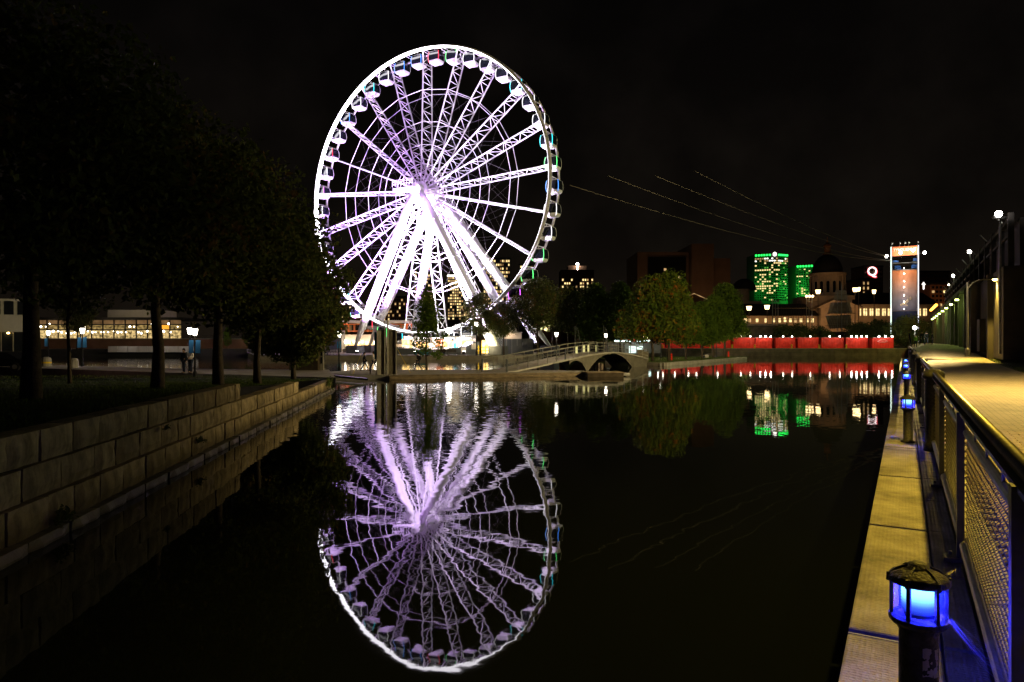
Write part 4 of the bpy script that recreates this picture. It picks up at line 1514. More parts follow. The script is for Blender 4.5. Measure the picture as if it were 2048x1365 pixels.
# ------------------------------------------------------------------ zip line tower
y = 150.0
tw = thing('zip_line_tower', 'tall banner-clad zip line tower with orange top, floodlights and white edge lights', 'tower', (gx(1809, y), y, 0), QROT)
tw.scale = (0.87, 1, 1)
TWM = Matrix.Translation(tw.location) @ Matrix.Rotation(QROT, 4, 'Z') @ Matrix.Diagonal((0.87, 1, 1, 1))
def twp(x, yo, z):
    return TWM @ Vector((x, yo, z))
S = y / F
W2 = 26 * S
TOPZ = gz(491, y)
def banner(name, za, zb, m, y0=0.0):
    mb = MB()
    mb.box((0, y0, (za + zb) / 2), (2 * W2 - 0.3, 0.06, abs(zb - za) - 0.05))
    return mb.build(name, m, tw)
def banner_mat():
    m = mat('printed_banner', (0.4, 0.2, 0.1), 0.6)
    nt = m.node_tree
    b = nt.nodes['Principled BSDF']
    tc = nt.nodes.new('ShaderNodeTexCoord')
    sp_ = nt.nodes.new('ShaderNodeSeparateXYZ')
    nt.links.new(tc.outputs['Generated'], sp_.inputs[0])
    cr = nt.nodes.new('ShaderNodeValToRGB')
    els = cr.color_ramp.elements
    els[0].position, els[0].color = 0.0, (0.10, 0.10, 0.16, 1)
    els[1].position, els[1].color = 1.0, (0.62, 0.20, 0.07, 1)
    for p_, c_ in ((0.25, (0.16, 0.15, 0.20, 1)), (0.5, (0.34, 0.22, 0.20, 1)), (0.75, (0.52, 0.22, 0.12, 1))):
        e_ = els.new(p_)
        e_.color = c_
    nt.links.new(sp_.outputs['Z'], cr.inputs[0])
    nz = nt.nodes.new('ShaderNodeTexNoise')
    nz.inputs['Scale'].default_value = 4
    nz.inputs['Detail'].default_value = 6
    nt.links.new(tc.outputs['Generated'], nz.inputs['Vector'])
    mx = nt.nodes.new('ShaderNodeMix')
    mx.data_type = 'RGBA'
    mx.blend_type = 'OVERLAY'
    mx.inputs[0].default_value = 0.45
    nt.links.new(cr.outputs[0], mx.inputs[6])
    nt.links.new(nz.outputs['Fac'], mx.inputs[7])
    nt.links.new(mx.outputs[2], b.inputs['Base Color'])
    return m
M['banner'] = banner_mat()
M['banner_orange'] = mat('orange_banner', (0.66, 0.15, 0.05), 0.6, 0, 0.15, 1.5)
M['banner_navy'] = mat('navy_banner', (0.012, 0.022, 0.075), 0.6, 0, 0.3, 1.0)
banner('top_banner', gz(512, y), gz(493, y), M['banner_orange'], -0.1)
banner('tower_banner', gz(622, y), gz(540, y), M['banner'])
banner('navy_banner', gz(688, y), gz(622.5, y), M['banner_navy'])
mb = MB()                                          # a flying rider printed on the banner
pz0 = gz(608, y)
xs0 = 2.0 * S
mb.path([(xs0 - 11 * S, -0.09, pz0 - 3 * S), (xs0 - 2 * S, -0.09, pz0 + 1 * S), (xs0 + 6 * S, -0.09, pz0 + 7 * S)], [0.16, 0.34, 0.3], 6)
mb.ball((xs0 + 9.5 * S, -0.09, pz0 + 10.5 * S), 0.34, 8, 5)
mb.path([(xs0 + 4 * S, -0.09, pz0 + 6 * S), (xs0 + 3 * S, -0.09, pz0 + 16 * S)], 0.06, 4)
mb.path([(xs0 - 4 * S, -0.09, pz0), (xs0 + 4 * S, -0.09, pz0 - 4 * S)], 0.16, 5)
mb.build('printed_rider', M['stone_warm'], tw)
for zz, nm in ((gz(526, y), 'platform'), (gz(540, y), 'platform')):
    mb = MB()
    mb.box((0, 2.6, zz), (2 * W2, 5.4, 0.18))
    pl = mb.build(nm, M['galv'], tw)
    mb = MB()
    mb.tube((-W2, -0.1, zz + 1.1), (W2, -0.1, zz + 1.1), 0.05, n=4)
    mb.tube((-W2, -0.1, zz + 0.6), (W2, -0.1, zz + 0.6), 0.04, n=4)
    mb.build('platform_rail', M['steel'], pl)
M['blue_gear'] = mat('blue_equipment', (0.04, 0.13, 0.42), 0.6, 0, 0.3, 2.0)
for xx, w_, zz, h_ in ((-3.6 * S * 4, 12 * S, 529, 7), (2.2, 14 * S, 529, 9), (-1.2, 8 * S, 533, 5), (2.4, 10 * S, 516, 5), (-2.0, 12 * S, 518, 4)):
    mb = MB()
    mb.box((xx, 0.6, gz(zz + 4, y)), (w_, 0.4, h_ * S))
    mb.build('equipment_case', M['blue_gear'], tw)
for sx in (-1, 1):
    for sy in (0, 5.2):
        mb = MB()
        mb.tube((sx * W2, sy, 0), (sx * W2, sy, TOPZ), 0.14, n=6)
        mb.build('column', M['galv'], tw)
    mb = MB()
    mb.tube((sx * (W2 + 0.14), -0.16, 1.4), (sx * (W2 + 0.14), -0.16, TOPZ - 0.2), 0.085, n=6)
    mb.build('edge_light', emit('edge_led', (0.80, 1.0, 0.88) if sx < 0 else (0.95, 0.92, 1.0), 2.4), tw)
    mb = MB()
    for k in range(9):
        z0_, z1_ = 1.0 + k * 2.1, 1.0 + (k + 1) * 2.1
        mb.tube((sx * W2, 0 if k % 2 else 5.2, z0_), (sx * W2, 5.2 if k % 2 else 0, z1_), 0.06, n=4)
    mb.build('side_brace', M['galv'], tw)
for xx in (-W2, -10 * S, 0, 8 * S, W2):
    mb = MB()
    mb.tube((xx, 0, TOPZ - 0.3), (xx, 0, TOPZ + 0.85), 0.04, n=4)
    fp = mb.build('flag_pole', M['galv'], tw)
    mb = MB()
    mb.add([(xx, -0.01, TOPZ + 0.8), (xx + 0.38, 0.03, TOPZ + 0.45), (xx, -0.01, TOPZ + 0.3), (xx, 0.03, TOPZ + 0.8), (xx + 0.38, 0.06, TOPZ + 0.45), (xx, 0.03, TOPZ + 0.3)], [(0, 1, 2), (5, 4, 3)])
    mb.build('flag', M['shirt_white'], fp)
M['sign_white'] = mat('white_lettering', (0.85, 0.82, 0.78), 0.6)
lt = text_obj('lettering', 'TYROLIENNE', 0.86, M['sign_white'], tw, (0, -0.15, gz(500, y)), 0, 0.012)
for k, py in enumerate((540, 551, 566, 578, 594, 607, 621)):
    mb = MB()
    mb.tube((-0.1, 0, gz(py, y)), (-0.1, -1.0, gz(py, y) + 0.3), 0.03, n=4)
    am = mb.build('banner_lamp_arm', M['dark_metal'], tw)
    mb = MB()
    mb.ball((-0.1, -1.05, gz(py, y) + 0.25), 0.10, 8, 5)
    mb.build('banner_lamp', M['lamp_flood'], am)
    point('banner_light', twp(-0.1, -1.4, gz(py, y) + 0.1), 58, (1.0, 0.86, 0.7), 0.2)
for dx_, py, out in ((-36 * S, 512, -1), (17 * S, 503, 1), (39 * S, 509, 1), (-8 * S, 507, 1)):
    mb = MB()
    x_end = dx_
    mb.tube((max(-W2, min(W2, dx_)), 0, gz(py, y)), (x_end, -0.9, gz(py, y)), 0.05, n=4)
    am = mb.build('floodlight_arm', M['dark_metal'], tw)
    mb = MB()
    mb.ball((x_end, -1.0, gz(py, y)), 0.32, 10, 6)
    mb.build('floodlight', M['lamp_flood'], am)
    point('tower_floodlight', twp(dx_, -1.9, gz(py, y)), 260, (1.0, 0.92, 0.8), 0.4)
spot('basin_floodlight', twp(-36 * S, -2.0, gz(511, y)), (26, 98, 5), 60000, (0.92, 1.0, 0.5), 64, 0.6, 0.2)
# zip line cables out over the basin
A0 = twp(-W2, 0, 0)
for i, (zt, px_e, py_e, ye, sag, lb) in enumerate(((gz(521, y), 1140, 371, 62, 1.4, 'lowest zip line cable, sagging most, from the tower over the basin'),
                                     (gz(520, y), 1215, 352, 64, 1.3, 'second zip line cable from below, over the islet trees'),
                                     (gz(512, y), 1310, 352, 66, 0.9, 'third zip line cable from below, passing above the green towers'),
                                     (gz(511, y), 1390, 343, 70, 0.8, 'topmost zip line cable, nearest the market dome turret'))):
    e_ = Vector((gx(px_e, ye), ye, gz(py_e, ye)))
    a_ = Vector((A0.x, A0.y + 0.4 * i, zt))
    e_ = a_ + (e_ - a_) * 1.0
    pts = []
    for k in range(25):
        f = k / 24
        p = a_ + (e_ - a_) * f
        p.z -= sag * 4 * f * (1 - f) * (1 if f < 0.5 else 1)
        pts.append(p)
    mb = MB()
    mb.path(pts, [0.05 - 0.026 * k / 24 for k in range(25)], 6)  # thinner towards the end so the cable fades as if leaving the light
    tag(mb.build('zip_line_cable', M['cable']), lb, 'cable')

# ------------------------------------------------------------------ hangar along the quay path
def so_thing(name, label, cat, s, o, z, group=None):
    return thing(name, label, cat, so(s, o, z), QROT, group)
HO = 5.05                                           # the lit wall's distance from the quay line
hg = so_thing('hangar', 'long dark quay hangar with green lit wall bays and a steel frame upper storey', 'hangar', 0, HO, 0)
BZ = 0.75
sA, sB = 71.0, 182.0
nb = 15
bw = (sB - sA) / nb
for k in range(nb):                                 # wall bays, each between two pilasters
    mb = MB()
    mb.box((0.45, sA + bw * (k + 0.5), BZ + 2.75), (0.5, bw - 0.3, 5.9))
    mb.build('wall_bay', M['hangar'], hg)
    mb = MB()
    mb.box((0.12, sA + bw * k, BZ + 2.8), (0.42, 0.5, 6.0))
    mb.build('pilaster', M['hangar'], hg)
mb = MB()
mb.box((9, (sA + sB) / 2, BZ + 2.7), (16.5, sB - sA, 5.7))
mb.build('core', M['hangar_steel'], hg)
mb = MB()
mb.box((0.2, (sA + sB) / 2, BZ + 5.95), (0.8, sB - sA, 0.3))
mb.build('eave', M['hangar_steel'], hg)
# nearer, taller unlit block
mb = MB()
mb.box((8.6, 63.0, BZ + 2.7), (16, 15.6, 6.2))
mb.build('end_block', M['hangar'], hg)
mb = MB()
mb.box((0.5, 61.5, BZ + 2.6), (0.5, 0.9, 6.3))
mb.build('pilaster', M['hangar_steel'], hg)
mb = MB()
mb.box((0.3, 66.5, BZ + 1.3), (0.4, 2.2, 2.6))
mb.build('gate', M['roof_dark'], hg)
# steel frame storey above
for k in range(17):
    s = 57 + 5.2 * k
    mb = MB()
    mb.box((1.2, s, 8.2), (0.34, 0.34, 4.2))
    mb.build('frame_post', M['hangar_steel'], hg)
    mb = MB()
    mb.box((1.2, s + 2.6, 9.9), (0.25, 5.0, 0.28))
    mb.box((1.2, s + 2.6, 8.9), (0.16, 5.0, 0.18))
    mb.build('frame_beam', M['hangar_steel'], hg)
    if k % 2 == 0:
        mb = MB()
        mb.tube((1.0, s + 2.6, 10.0), (0.5, s + 2.6, 10.6), 0.05, n=4)
        mb.build('roof_bracket', M['galv'], hg)
mb = MB()
mb.box((5.0, 100, 8.0), (6.6, 86, 3.9))
mb.build('upper_storey', M['hangar_steel'], hg)
wlm = MB()
wlm.box((0, 0, 0), (0.3, 0.24, 0.16))
wlmm = wlm.mesh('wall_lamp', M['lamp_yellowgreen'])
whm = MB()
whm.box((0.12, 0, 0.12), (0.4, 0.34, 0.1))
whm.tube((0.1, 0, 0.12), (0.4, 0, 0.3), 0.03, n=4)
whmm = whm.mesh('lamp_hood', M['dark_metal'])
for k in range(8):
    s = 83 + 10.2 * k
    lo = link('wall_lamp', wlmm, hg, (-0.42, s, BZ + 5.05))
    link('lamp_hood', whmm, lo)
    point('wall_lamp_light', so(s, HO - 0.75, BZ + 4.9), 330 + 20 * k, (0.62, 1.0, 0.20), 0.15)
mb = MB()
mb.tube((-0.2, 142, BZ + 7.2), (-0.2, 170, BZ + 7.4), 0.26, n=6)
mb.build('amber_tube_light', M['lamp_amber'], hg)
point('amber_glow', so(150, HO - 1.5, BZ + 7.6), 900, (1.0, 0.36, 0.05), 0.5)
for s, z, st in ((88, 10.9, 'lamp_flood'), (117, 10.7, 'lamp_flood'), (128, 10.2, 'lamp_white')):
    mb = MB()
    mb.tube((1.2, s, 9.9), (1.0, s, z + 0.1), 0.06, n=5)
    pm = mb.build('roof_lamp_pole', M['galv'], hg)
    mb = MB()
    mb.ball((1.0, s, z + 0.3), 0.20 if st == 'lamp_flood' else 0.13, 10, 6)
    mb.build('roof_lamp', M[st], pm)
# flood on its tall pole at the near end
fp_ = so_thing('flood_mast', 'tall mast with a very bright floodlight above the near end of the hangar', 'light mast', 56.4, 5.6, BZ)
mb = MB()
mb.tube((0, 0, 0), (0, 0, 9.1), 0.10, 0.06, 8)
mb.build('mast', M['galv'], fp_)
mb = MB()
mb.box((-0.05, 0, 9.15), (0.8, 0.3, 0.14))
mb.build('bracket', M['dark_metal'], fp_)
mb = MB()
mb.ball((-0.1, -0.1, 9.42), 0.22, 10, 6)
mb.build('flood_lamp', M['lamp_flood'], fp_)
spot('flood_mast_light', so(55.9, 4.6, BZ + 9.4), (4, 68, 1), 58000, (1.0, 0.80, 0.38), 153, 0.5, 0.2)

# arm street lamps: the one by the hangar, and the pair of the same kind beside and behind the camera
def arm_lamp(label, s, o, z0, h, reach, power, ang, group='arm lamps along the quay path', pm='galv', lc_=(1.0, 0.66, 0.10)):
    t = so_thing('street_lamp', label, 'street lamp', s, o, z0, group)
    mb = MB()
    mb.lathe([(0.16, 0), (0.16, 0.5), (0.09, 0.6), (0.075, h - 0.5), (0.06, h)], (0, 0, 0), 10)
    mb.build('post', M[pm], t)
    mb = MB()
    mb.path([(0, 0, h - 0.5), (reach * 0.25, 0, h - 0.05), (reach * 0.6, 0, h + 0.18), (reach, 0, h + 0.2)], 0.045, 6)
    mb.build('arm', M[pm], t)
    hd = MB()
    sg = 1 if reach > 0 else -1
    hd.add([(reach - 0.1 * sg, -0.12, h + 0.16), (reach - 0.1 * sg, 0.12, h + 0.16), (reach + 0.7 * sg, 0.17, h + 0.2), (reach + 0.7 * sg, -0.17, h + 0.2),
            (reach, -0.07, h + 0.32), (reach, 0.07, h + 0.32), (reach + 0.6 * sg, 0.09, h + 0.34), (reach + 0.6 * sg, -0.09, h + 0.34)],
           [(0, 1, 2, 3), (4, 7, 6, 5), (0, 4, 5, 1), (1, 5, 6, 2), (2, 6, 7, 3), (3, 7, 4, 0)])
    hd.build('lamp_head', M['dark_metal'], t)
    mb = MB()
    mb.ball((reach + 0.33 * sg, 0, h + 0.14), 0.15, 10, 6, 0.6)
    mb.build('lamp_glass', M['lamp_sodium'], t)
    p = t.matrix_basis @ Vector((reach + 0.33 * sg, 0, h + 0.0))
    l_ = spot('street_lamp_light', p, p + Vector((0, 0, -5)), power, lc_, ang, 0.5, 0.12)
    l_.visible_glossy = True
    return t
arm_lamp('arm street lamp glowing sodium yellow in front of the dark hangar end', 58.8, 3.9, 0.5, 5.3, 1.3, 7500, 84, pm='dark_metal')
arm_lamp('sodium arm lamp on the path beside the viewer, out over the paving', 9.0, 5.8, 0.0, 7.3, -3.97, 3500, 118, lc_=(1.0, 0.66, 0.07))
arm_lamp('sodium arm lamp on the verge, second from the viewer', 27.0, 7.6, 0.0, 7.3, -3.2, 13000, 150, lc_=(1.0, 0.70, 0.20))
point('far_street_glow', so(120, 3.0, 6.5), 800, (1.0, 0.75, 0.35), 0.4)

# litter bin and small sign on the verge
t = so_thing('litter_bin', 'black round litter bin standing on the verge beside the path', 'litter bin', 36.6, 6.3, 0.0)
mb = MB()
mb.lathe([(0.30, 0.0), (0.30, 0.06), (0.27, 0.08), (0.29, 0.72), (0.31, 0.74), (0.31, 0.80), (0.20, 0.83)], (0, 0, 0), 18)
mb.build('bin_body', M['black'], t)
mb = MB()
mb.lathe([(0.24, 0.83), (0.24, 0.93), (0.20, 0.98), (0.05, 1.0)], (0, 0, 0), 18)
mb.build('bin_lid', M['black'], t)
for k in range(10):
    a = 2 * math.pi * k / 10
    mb = MB()
    mb.box((0.30 * math.cos(a), 0.30 * math.sin(a), 0.4), (0.02, 0.09, 0.62), a)
    mb.build('bin_slat', M['dark_metal'], t)
t = so_thing('path_sign', 'small pale sign plate on a thin post behind the litter bin', 'sign', 43.5, 7.6, 0.05)
mb = MB()
mb.tube((0, 0, 0), (0, 0, 2.9), 0.035, n=6)
mb.build('post', M['galv'], t)
mb = MB()
mb.box((-0.2, -0.05, 2.25), (0.36, 0.02, 0.46))
mb.build('sign_plate', M['concrete'], t)

# ------------------------------------------------------------------ ledge, railing, blue bollards (near right)
LZ = -0.12
led = so_thing('quay_ledge', 'narrow ledge of weathered concrete slabs along the water, outside the railing', 'ledge', 0, 0, 0)
for k in range(16):
    s0 = -0.9 + 2.72 * k
    mb = MB()
    mb.bevbox((-0.055, s0 + 1.34, LZ - 0.09), (0.47, 2.62, 0.18), 0.008)
    mb.build('ledge_slab', M['ledge'], led)
    for j in range(2):
        mb = MB()
        mb.bevbox((0.285, s0 + 0.66 + 1.36 * j, LZ - 0.085), (0.19, 1.33, 0.18), 0.008)
        mb.build('ledge_strip', M['ledge'], led)
    mb = MB()
    mb.box((-0.06, s0 + 2.68, LZ - 0.03), (0.46, 0.016, 0.05))
    mb.build('joint_bar', M['galv'], led)
mb = MB()
mb.box((0.03, 20.5, LZ - 0.30), (0.60, 45, 0.22))
mb.box((0.10, 20.5, -1.6), (0.46, 45, 2.4))
mb.build('ledge_beam', M['concrete_dark'], led)
led_far = so_thing('far_ledge', 'far straight stretch of the water ledge towards the zip line tower', 'ledge', 0, 0, 0)
mb = MB()
mb.box((0.05, 60.5, -1.2), (0.66, 35, 2.2))
mb.build('ledge_body', M['ledge'], led_far)

rl = so_thing('railing', 'long grey quay railing with chain mesh panels and a polished round handrail', 'railing', 0, 0.41, 0)
RT = 1.10
BAY = 3.1
S0 = 0.12
mb = MB()
mb.tube((0, -4, RT), (0, 76, RT), 0.036, n=14)
mb.build('handrail', M['handrail_steel'], rl, True)
mb = MB()
mb.box((0.0, 36, RT - 0.062), (0.085, 80, 0.022))
mb.build('handrail_plate', M['rail_paint'], rl)
def chain_mesh(length, z0, z1, pitch, rad):
    n_ = int(length / pitch)
    m_ = int((z1 - z0) / (pitch * 0.5))
    b = MB()
    for i in range(n_ + 1):
        y0_ = i * pitch
        pts = []
        for k in range(m_ + 1):
            z = z0 + (z1 - z0) * k / m_
            up_ = (k % 2 == 0)
            pts.append((0.006 if up_ else -0.006, y0_ + (0.0 if up_ else pitch * 1.02), z))
        b.path(pts, rad, 3)
    return b
near_mesh = chain_mesh(BAY - 0.16, 0.06, 0.84, 0.052, 0.0045).mesh('mesh_panel', M['mesh_wire'])
far_mesh = chain_mesh(BAY - 0.16, 0.06, 0.84, 0.10, 0.009).mesh('mesh_panel', M['mesh_wire'])
pm_ = MB()
pm_.box((-0.035, 0, 0.47), (0.05, 0.085, 1.16))
pm_.box((-0.06, 0, -0.09), (0.17, 0.14, 0.03))
pm_.tube((-0.10, 0.05, -0.08), (-0.10, 0.05, -0.05), 0.014, n=6)
pm_.tube((-0.02, -0.05, -0.08), (-0.02, -0.05, -0.05), 0.014, n=6)
postme = pm_.mesh('post', M['rail_paint'])
dp = MB()
dp.lathe([(0.135, -0.12), (0.135, 0.0), (0.115, 0.03), (0.115, 1.0), (0.15, 1.02), (0.155, 1.06), (0.145, 1.11), (0.10, 1.15), (0.04, 1.165)], (-0.02, 0, 0), 20)
dpme = dp.mesh('dome_post', M['dark_metal'], True)
mr_ = MB()
mr_.tube((0, 0.10, 0.90), (0, BAY - 0.10, 0.90), 0.027, n=10)
for yy in (0.8, 1.55, 2.3):
    mr_.box((0, yy, 0.98), (0.012, 0.05, 0.13))
mrme = mr_.mesh('mid_rail', M['galv'])
br_ = MB()
br_.tube((-0.01, 0.07, 0.0), (-0.01, BAY - 0.07, 0.0), 0.038, n=12)
brme = br_.mesh('bottom_rail', M['galv'])
for k in range(24):
    s = S0 + BAY * k
    if k % 3 == 1 and k > 1:
        link('dome_post', dpme, rl, (0, s, 0))
    else:
        link('post', postme, rl, (0, s, 0))
    link('mid_rail', mrme, rl, (0, s, 0))
    link('bottom_rail', brme, rl, (0, s, 0.03))
    link('mesh_panel', near_mesh if k < 4 else far_mesh, rl, (0, s + 0.08, 0))
t = so_thing('rail_end_pole', 'pale lit pole where the quay railing rises at its far end', 'pole', 78, 0.55, 0)
mb = MB()
mb.path([(0, 0, 0), (0, 0, 1.3), (-0.15, 1.6, 2.3)], 0.09, 8)
mb.build('pole', M['steel'], t)

def blue_bollard(label, s, first):
    t = so_thing('lantern_bollard', label, 'lantern bollard', s, 0.05, LZ, 'blue lantern bollards along the ledge')
    if first is not None:
        t.scale = (0.84, 0.84, 0.84)
        for k in first.children:
            copy_tree(k, parent=t)
        return t
    mb = MB()
    mb.lathe([(0.13, 0.0), (0.13, 0.03), (0.088, 0.045), (0.085, 0.625), (0.105, 0.665)], (0, 0, 0), 20)
    mb.build('post', M['dark_metal'], t, True)
    mb = MB()
    mb.lathe([(0.06, 0.54), (0.118, 0.54), (0.130, 0.555), (0.130, 0.575), (0.112, 0.585)], (0, 0, 0), 24)
    mb.build('lamp_base', M['dark_metal'], t)
    gm = bpy.data.materials.new('blue_lantern_glass')
    gm.use_nodes = True
    b = gm.node_tree.nodes['Principled BSDF']
    b.inputs['Base Color'].default_value = (0.10, 0.16, 1.0, 1)
    b.inputs['Roughness'].default_value = 0.08
    b.inputs['Alpha'].default_value = 0.13
    b.inputs['IOR'].default_value = 1.45
    mb = MB()
    prof = []
    for k in range(13):
        prof.append((0.104 + (0.002 if k % 2 else 0.0), 0.588 + 0.155 * k / 12))
    n_ = 28
    pts, fs = [], []
    for r_, z in prof:
        for i in range(n_):
            a = 2 * math.pi * i / n_
            pts.append((r_ * math.cos(a), r_ * math.sin(a), z))
    for k in range(len(prof) - 1):
        for i in range(n_):
            j = (i + 1) % n_
            fs.append((k * n_ + i, k * n_ + j, (k + 1) * n_ + j, (k + 1) * n_ + i))
    mb.add(pts, fs)
    mb.build('lantern_glass', gm, t, True)
    mb = MB()                                       # ribbed lens inside
    prof = []
    for k in range(19):
        z = 0.600 + 0.13 * k / 18
        prof.append((0.070 + (0.006 if k % 2 else 0.0), z))
    mb.lathe(prof, (0, 0, 0), 24)
    lm = bpy.data.materials.new('blue_lens_glow')
    lm.use_nodes = True
    nt = lm.node_tree
    nt.nodes.remove(nt.nodes['Principled BSDF'])
    em = nt.nodes.new('ShaderNodeEmission')
    tc = nt.nodes.new('ShaderNodeTexCoord')
    sp_ = nt.nodes.new('ShaderNodeSeparateXYZ')
    nt.links.new(tc.outputs['Object'], sp_.inputs[0])
    mr = nt.nodes.new('ShaderNodeMapRange')
    mr.inputs['From Min'].default_value = 0.59
    mr.inputs['From Max'].default_value = 0.72
    nt.links.new(sp_.outputs['Z'], mr.inputs['Value'])
    cr = nt.nodes.new('ShaderNodeValToRGB')
    cr.color_ramp.elements[0].color = (0.01, 0.012, 1.0, 1)
    cr.color_ramp.elements[1].color = (0.25, 0.80, 1.0, 1)
    cr.color_ramp.elements[1].position = 0.75
    e_ = cr.color_ramp.elements.new(0.35)
    e_.color = (0.05, 0.14, 1.0, 1)
    nt.links.new(mr.outputs[0], cr.inputs[0])
    nt.links.new(cr.outputs[0], em.inputs['Color'])
    mr2 = nt.nodes.new('ShaderNodeMapRange')
    mr2.inputs['From Min'].default_value = 0.60
    mr2.inputs['From Max'].default_value = 0.72
    mr2.inputs['To Min'].default_value = 0.7
    mr2.inputs['To Max'].default_value = 3.2
    nt.links.new(sp_.outputs['Z'], mr2.inputs['Value'])
    nt.links.new(mr2.outputs[0], em.inputs['Strength'])
    nt.links.new(em.outputs[0], nt.nodes['Material Output'].inputs['Surface'])
    mb.build('lens', lm, t, True)
    for k in range(6):
        a = 2 * math.pi * (k + 0.15) / 6
        mb = MB()
        mb.box((0.118 * math.cos(a), 0.118 * math.sin(a), 0.665), (0.014, 0.018, 0.17), a)
        mb.build('guard_bar', M['dark_metal'], t)
    mb = MB()
    prof = [(0.10, 0.742), (0.132, 0.742), (0.136, 0.750), (0.134, 0.765), (0.118, 0.785), (0.085, 0.803), (0.05, 0.815), (0.045, 0.832), (0.02, 0.842)]
    mb.lathe(prof, (0, 0, 0), 28)
    mb.build('lantern_cap', M['dark_metal'], t, True)
    for k in range(6):
        a = 2 * math.pi * (k + 0.15) / 6
        mb = MB()
        mb.tube((0.128 * math.cos(a), 0.128 * math.sin(a), 0.738), (0.128 * math.cos(a), 0.128 * math.sin(a), 0.778), 0.014, 0.011, 8)
        mb.build('cap_lug', M['dark_metal'], t)
        mb = MB()
        mb.path([(0.125 * math.cos(a), 0.125 * math.sin(a), 0.772), (0.085 * math.cos(a), 0.085 * math.sin(a), 0.804), (0.045 * math.cos(a), 0.045 * math.sin(a), 0.822)], [0.009, 0.008, 0.005], 6)
        mb.build('cap_rib', M['dark_metal'], t)
    for k in t.children:
        if not k.name.startswith('post'): k.location.z = 0.125
    t.scale = (0.84, 0.84, 0.84)
    return t
bs = [3.27, 13.4, 23.6, 32.9, 42.1]
bl_lab = ['nearest blue lit lantern bollard with a torn pale sticker on its post', 'second blue lantern bollard from the viewer, beside the dome railing post',
          'third blue lantern bollard from the viewer along the ledge', 'fourth blue lantern bollard from the viewer, second smallest', 'farthest and smallest blue lantern bollard near the red shop reflections']
fb = None
for i, s in enumerate(bs):
    t = blue_bollard(bl_lab[i], s, fb)
    if fb is None: fb = t
    p = so(s, 0.05, LZ + 0.665)
    for a in (0.5, 2.6, 4.7):
        point('bollard_light', p + Vector((0.078 * math.cos(a), 0.078 * math.sin(a), 0)), 34.0, (0.02, 0.022, 1.0), 0.02)
# the sticker on the nearest one
def sticker_mat():
    m = mat('worn_sticker', (0.42, 0.40, 0.37), 0.6)
    nt = m.node_tree
    b = nt.nodes['Principled BSDF']
    tc = nt.nodes.new('ShaderNodeTexCoord')
    nz = nt.nodes.new('ShaderNodeTexNoise')
    nz.inputs['Scale'].default_value = 26
    nz.inputs['Detail'].default_value = 2
    nt.links.new(tc.outputs['Object'], nz.inputs['Vector'])
    cr = nt.nodes.new('ShaderNodeValToRGB')
    cr.color_ramp.interpolation = 'CONSTANT'
    cr.color_ramp.elements[0].color = (0.02, 0.02, 0.02, 1)
    cr.color_ramp.elements[1].color = (0.5, 0.48, 0.44, 1)
    cr.color_ramp.elements[1].position = 0.47
    nt.links.new(nz.outputs['Fac'], cr.inputs[0])
    nt.links.new(cr.outputs[0], b.inputs['Base Color'])
    return m
M['sticker'] = sticker_mat()
mb = MB()
n_ = 7
pts = []
for i in range(n_):
    a = R(-80 + 56 * i / (n_ - 1))
    for z in (0.44, 0.575):
        pts.append((0.0885 * math.cos(a), 0.0885 * math.sin(a), z + 0.006 * math.sin(i)))
mb.add(pts, [(2 * i, 2 * i + 2, 2 * i + 3, 2 * i + 1) for i in range(n_ - 1)])
stk = mb.build('sticker', M['sticker'], fb)
# spider silk from the lantern to the railing
mb = MB()
for k in range(14):
    p = Vector((0.10 + 0.01 * rnd.random(), -0.02 + 0.06 * rnd.random(), 0.56 + 0.05 * rnd.random()))
    q = Vector((0.33 + 0.03 * rnd.random(), -0.10 + 0.25 * rnd.random(), 0.30 + 0.2 * rnd.random()))
    mid = (p + q) / 2 + Vector((0, 0, -0.03 - 0.03 * rnd.random()))
    mb.path([p, mid, q], 0.0003, 3)
web = mb.build('spider_web', M['shirt_white'], None, False, so(3.27, 0.05, LZ), QROT)
tag(web, 'fine spider silk strands between the nearest blue lantern and the railing', 'spider web', None, 'stuff')

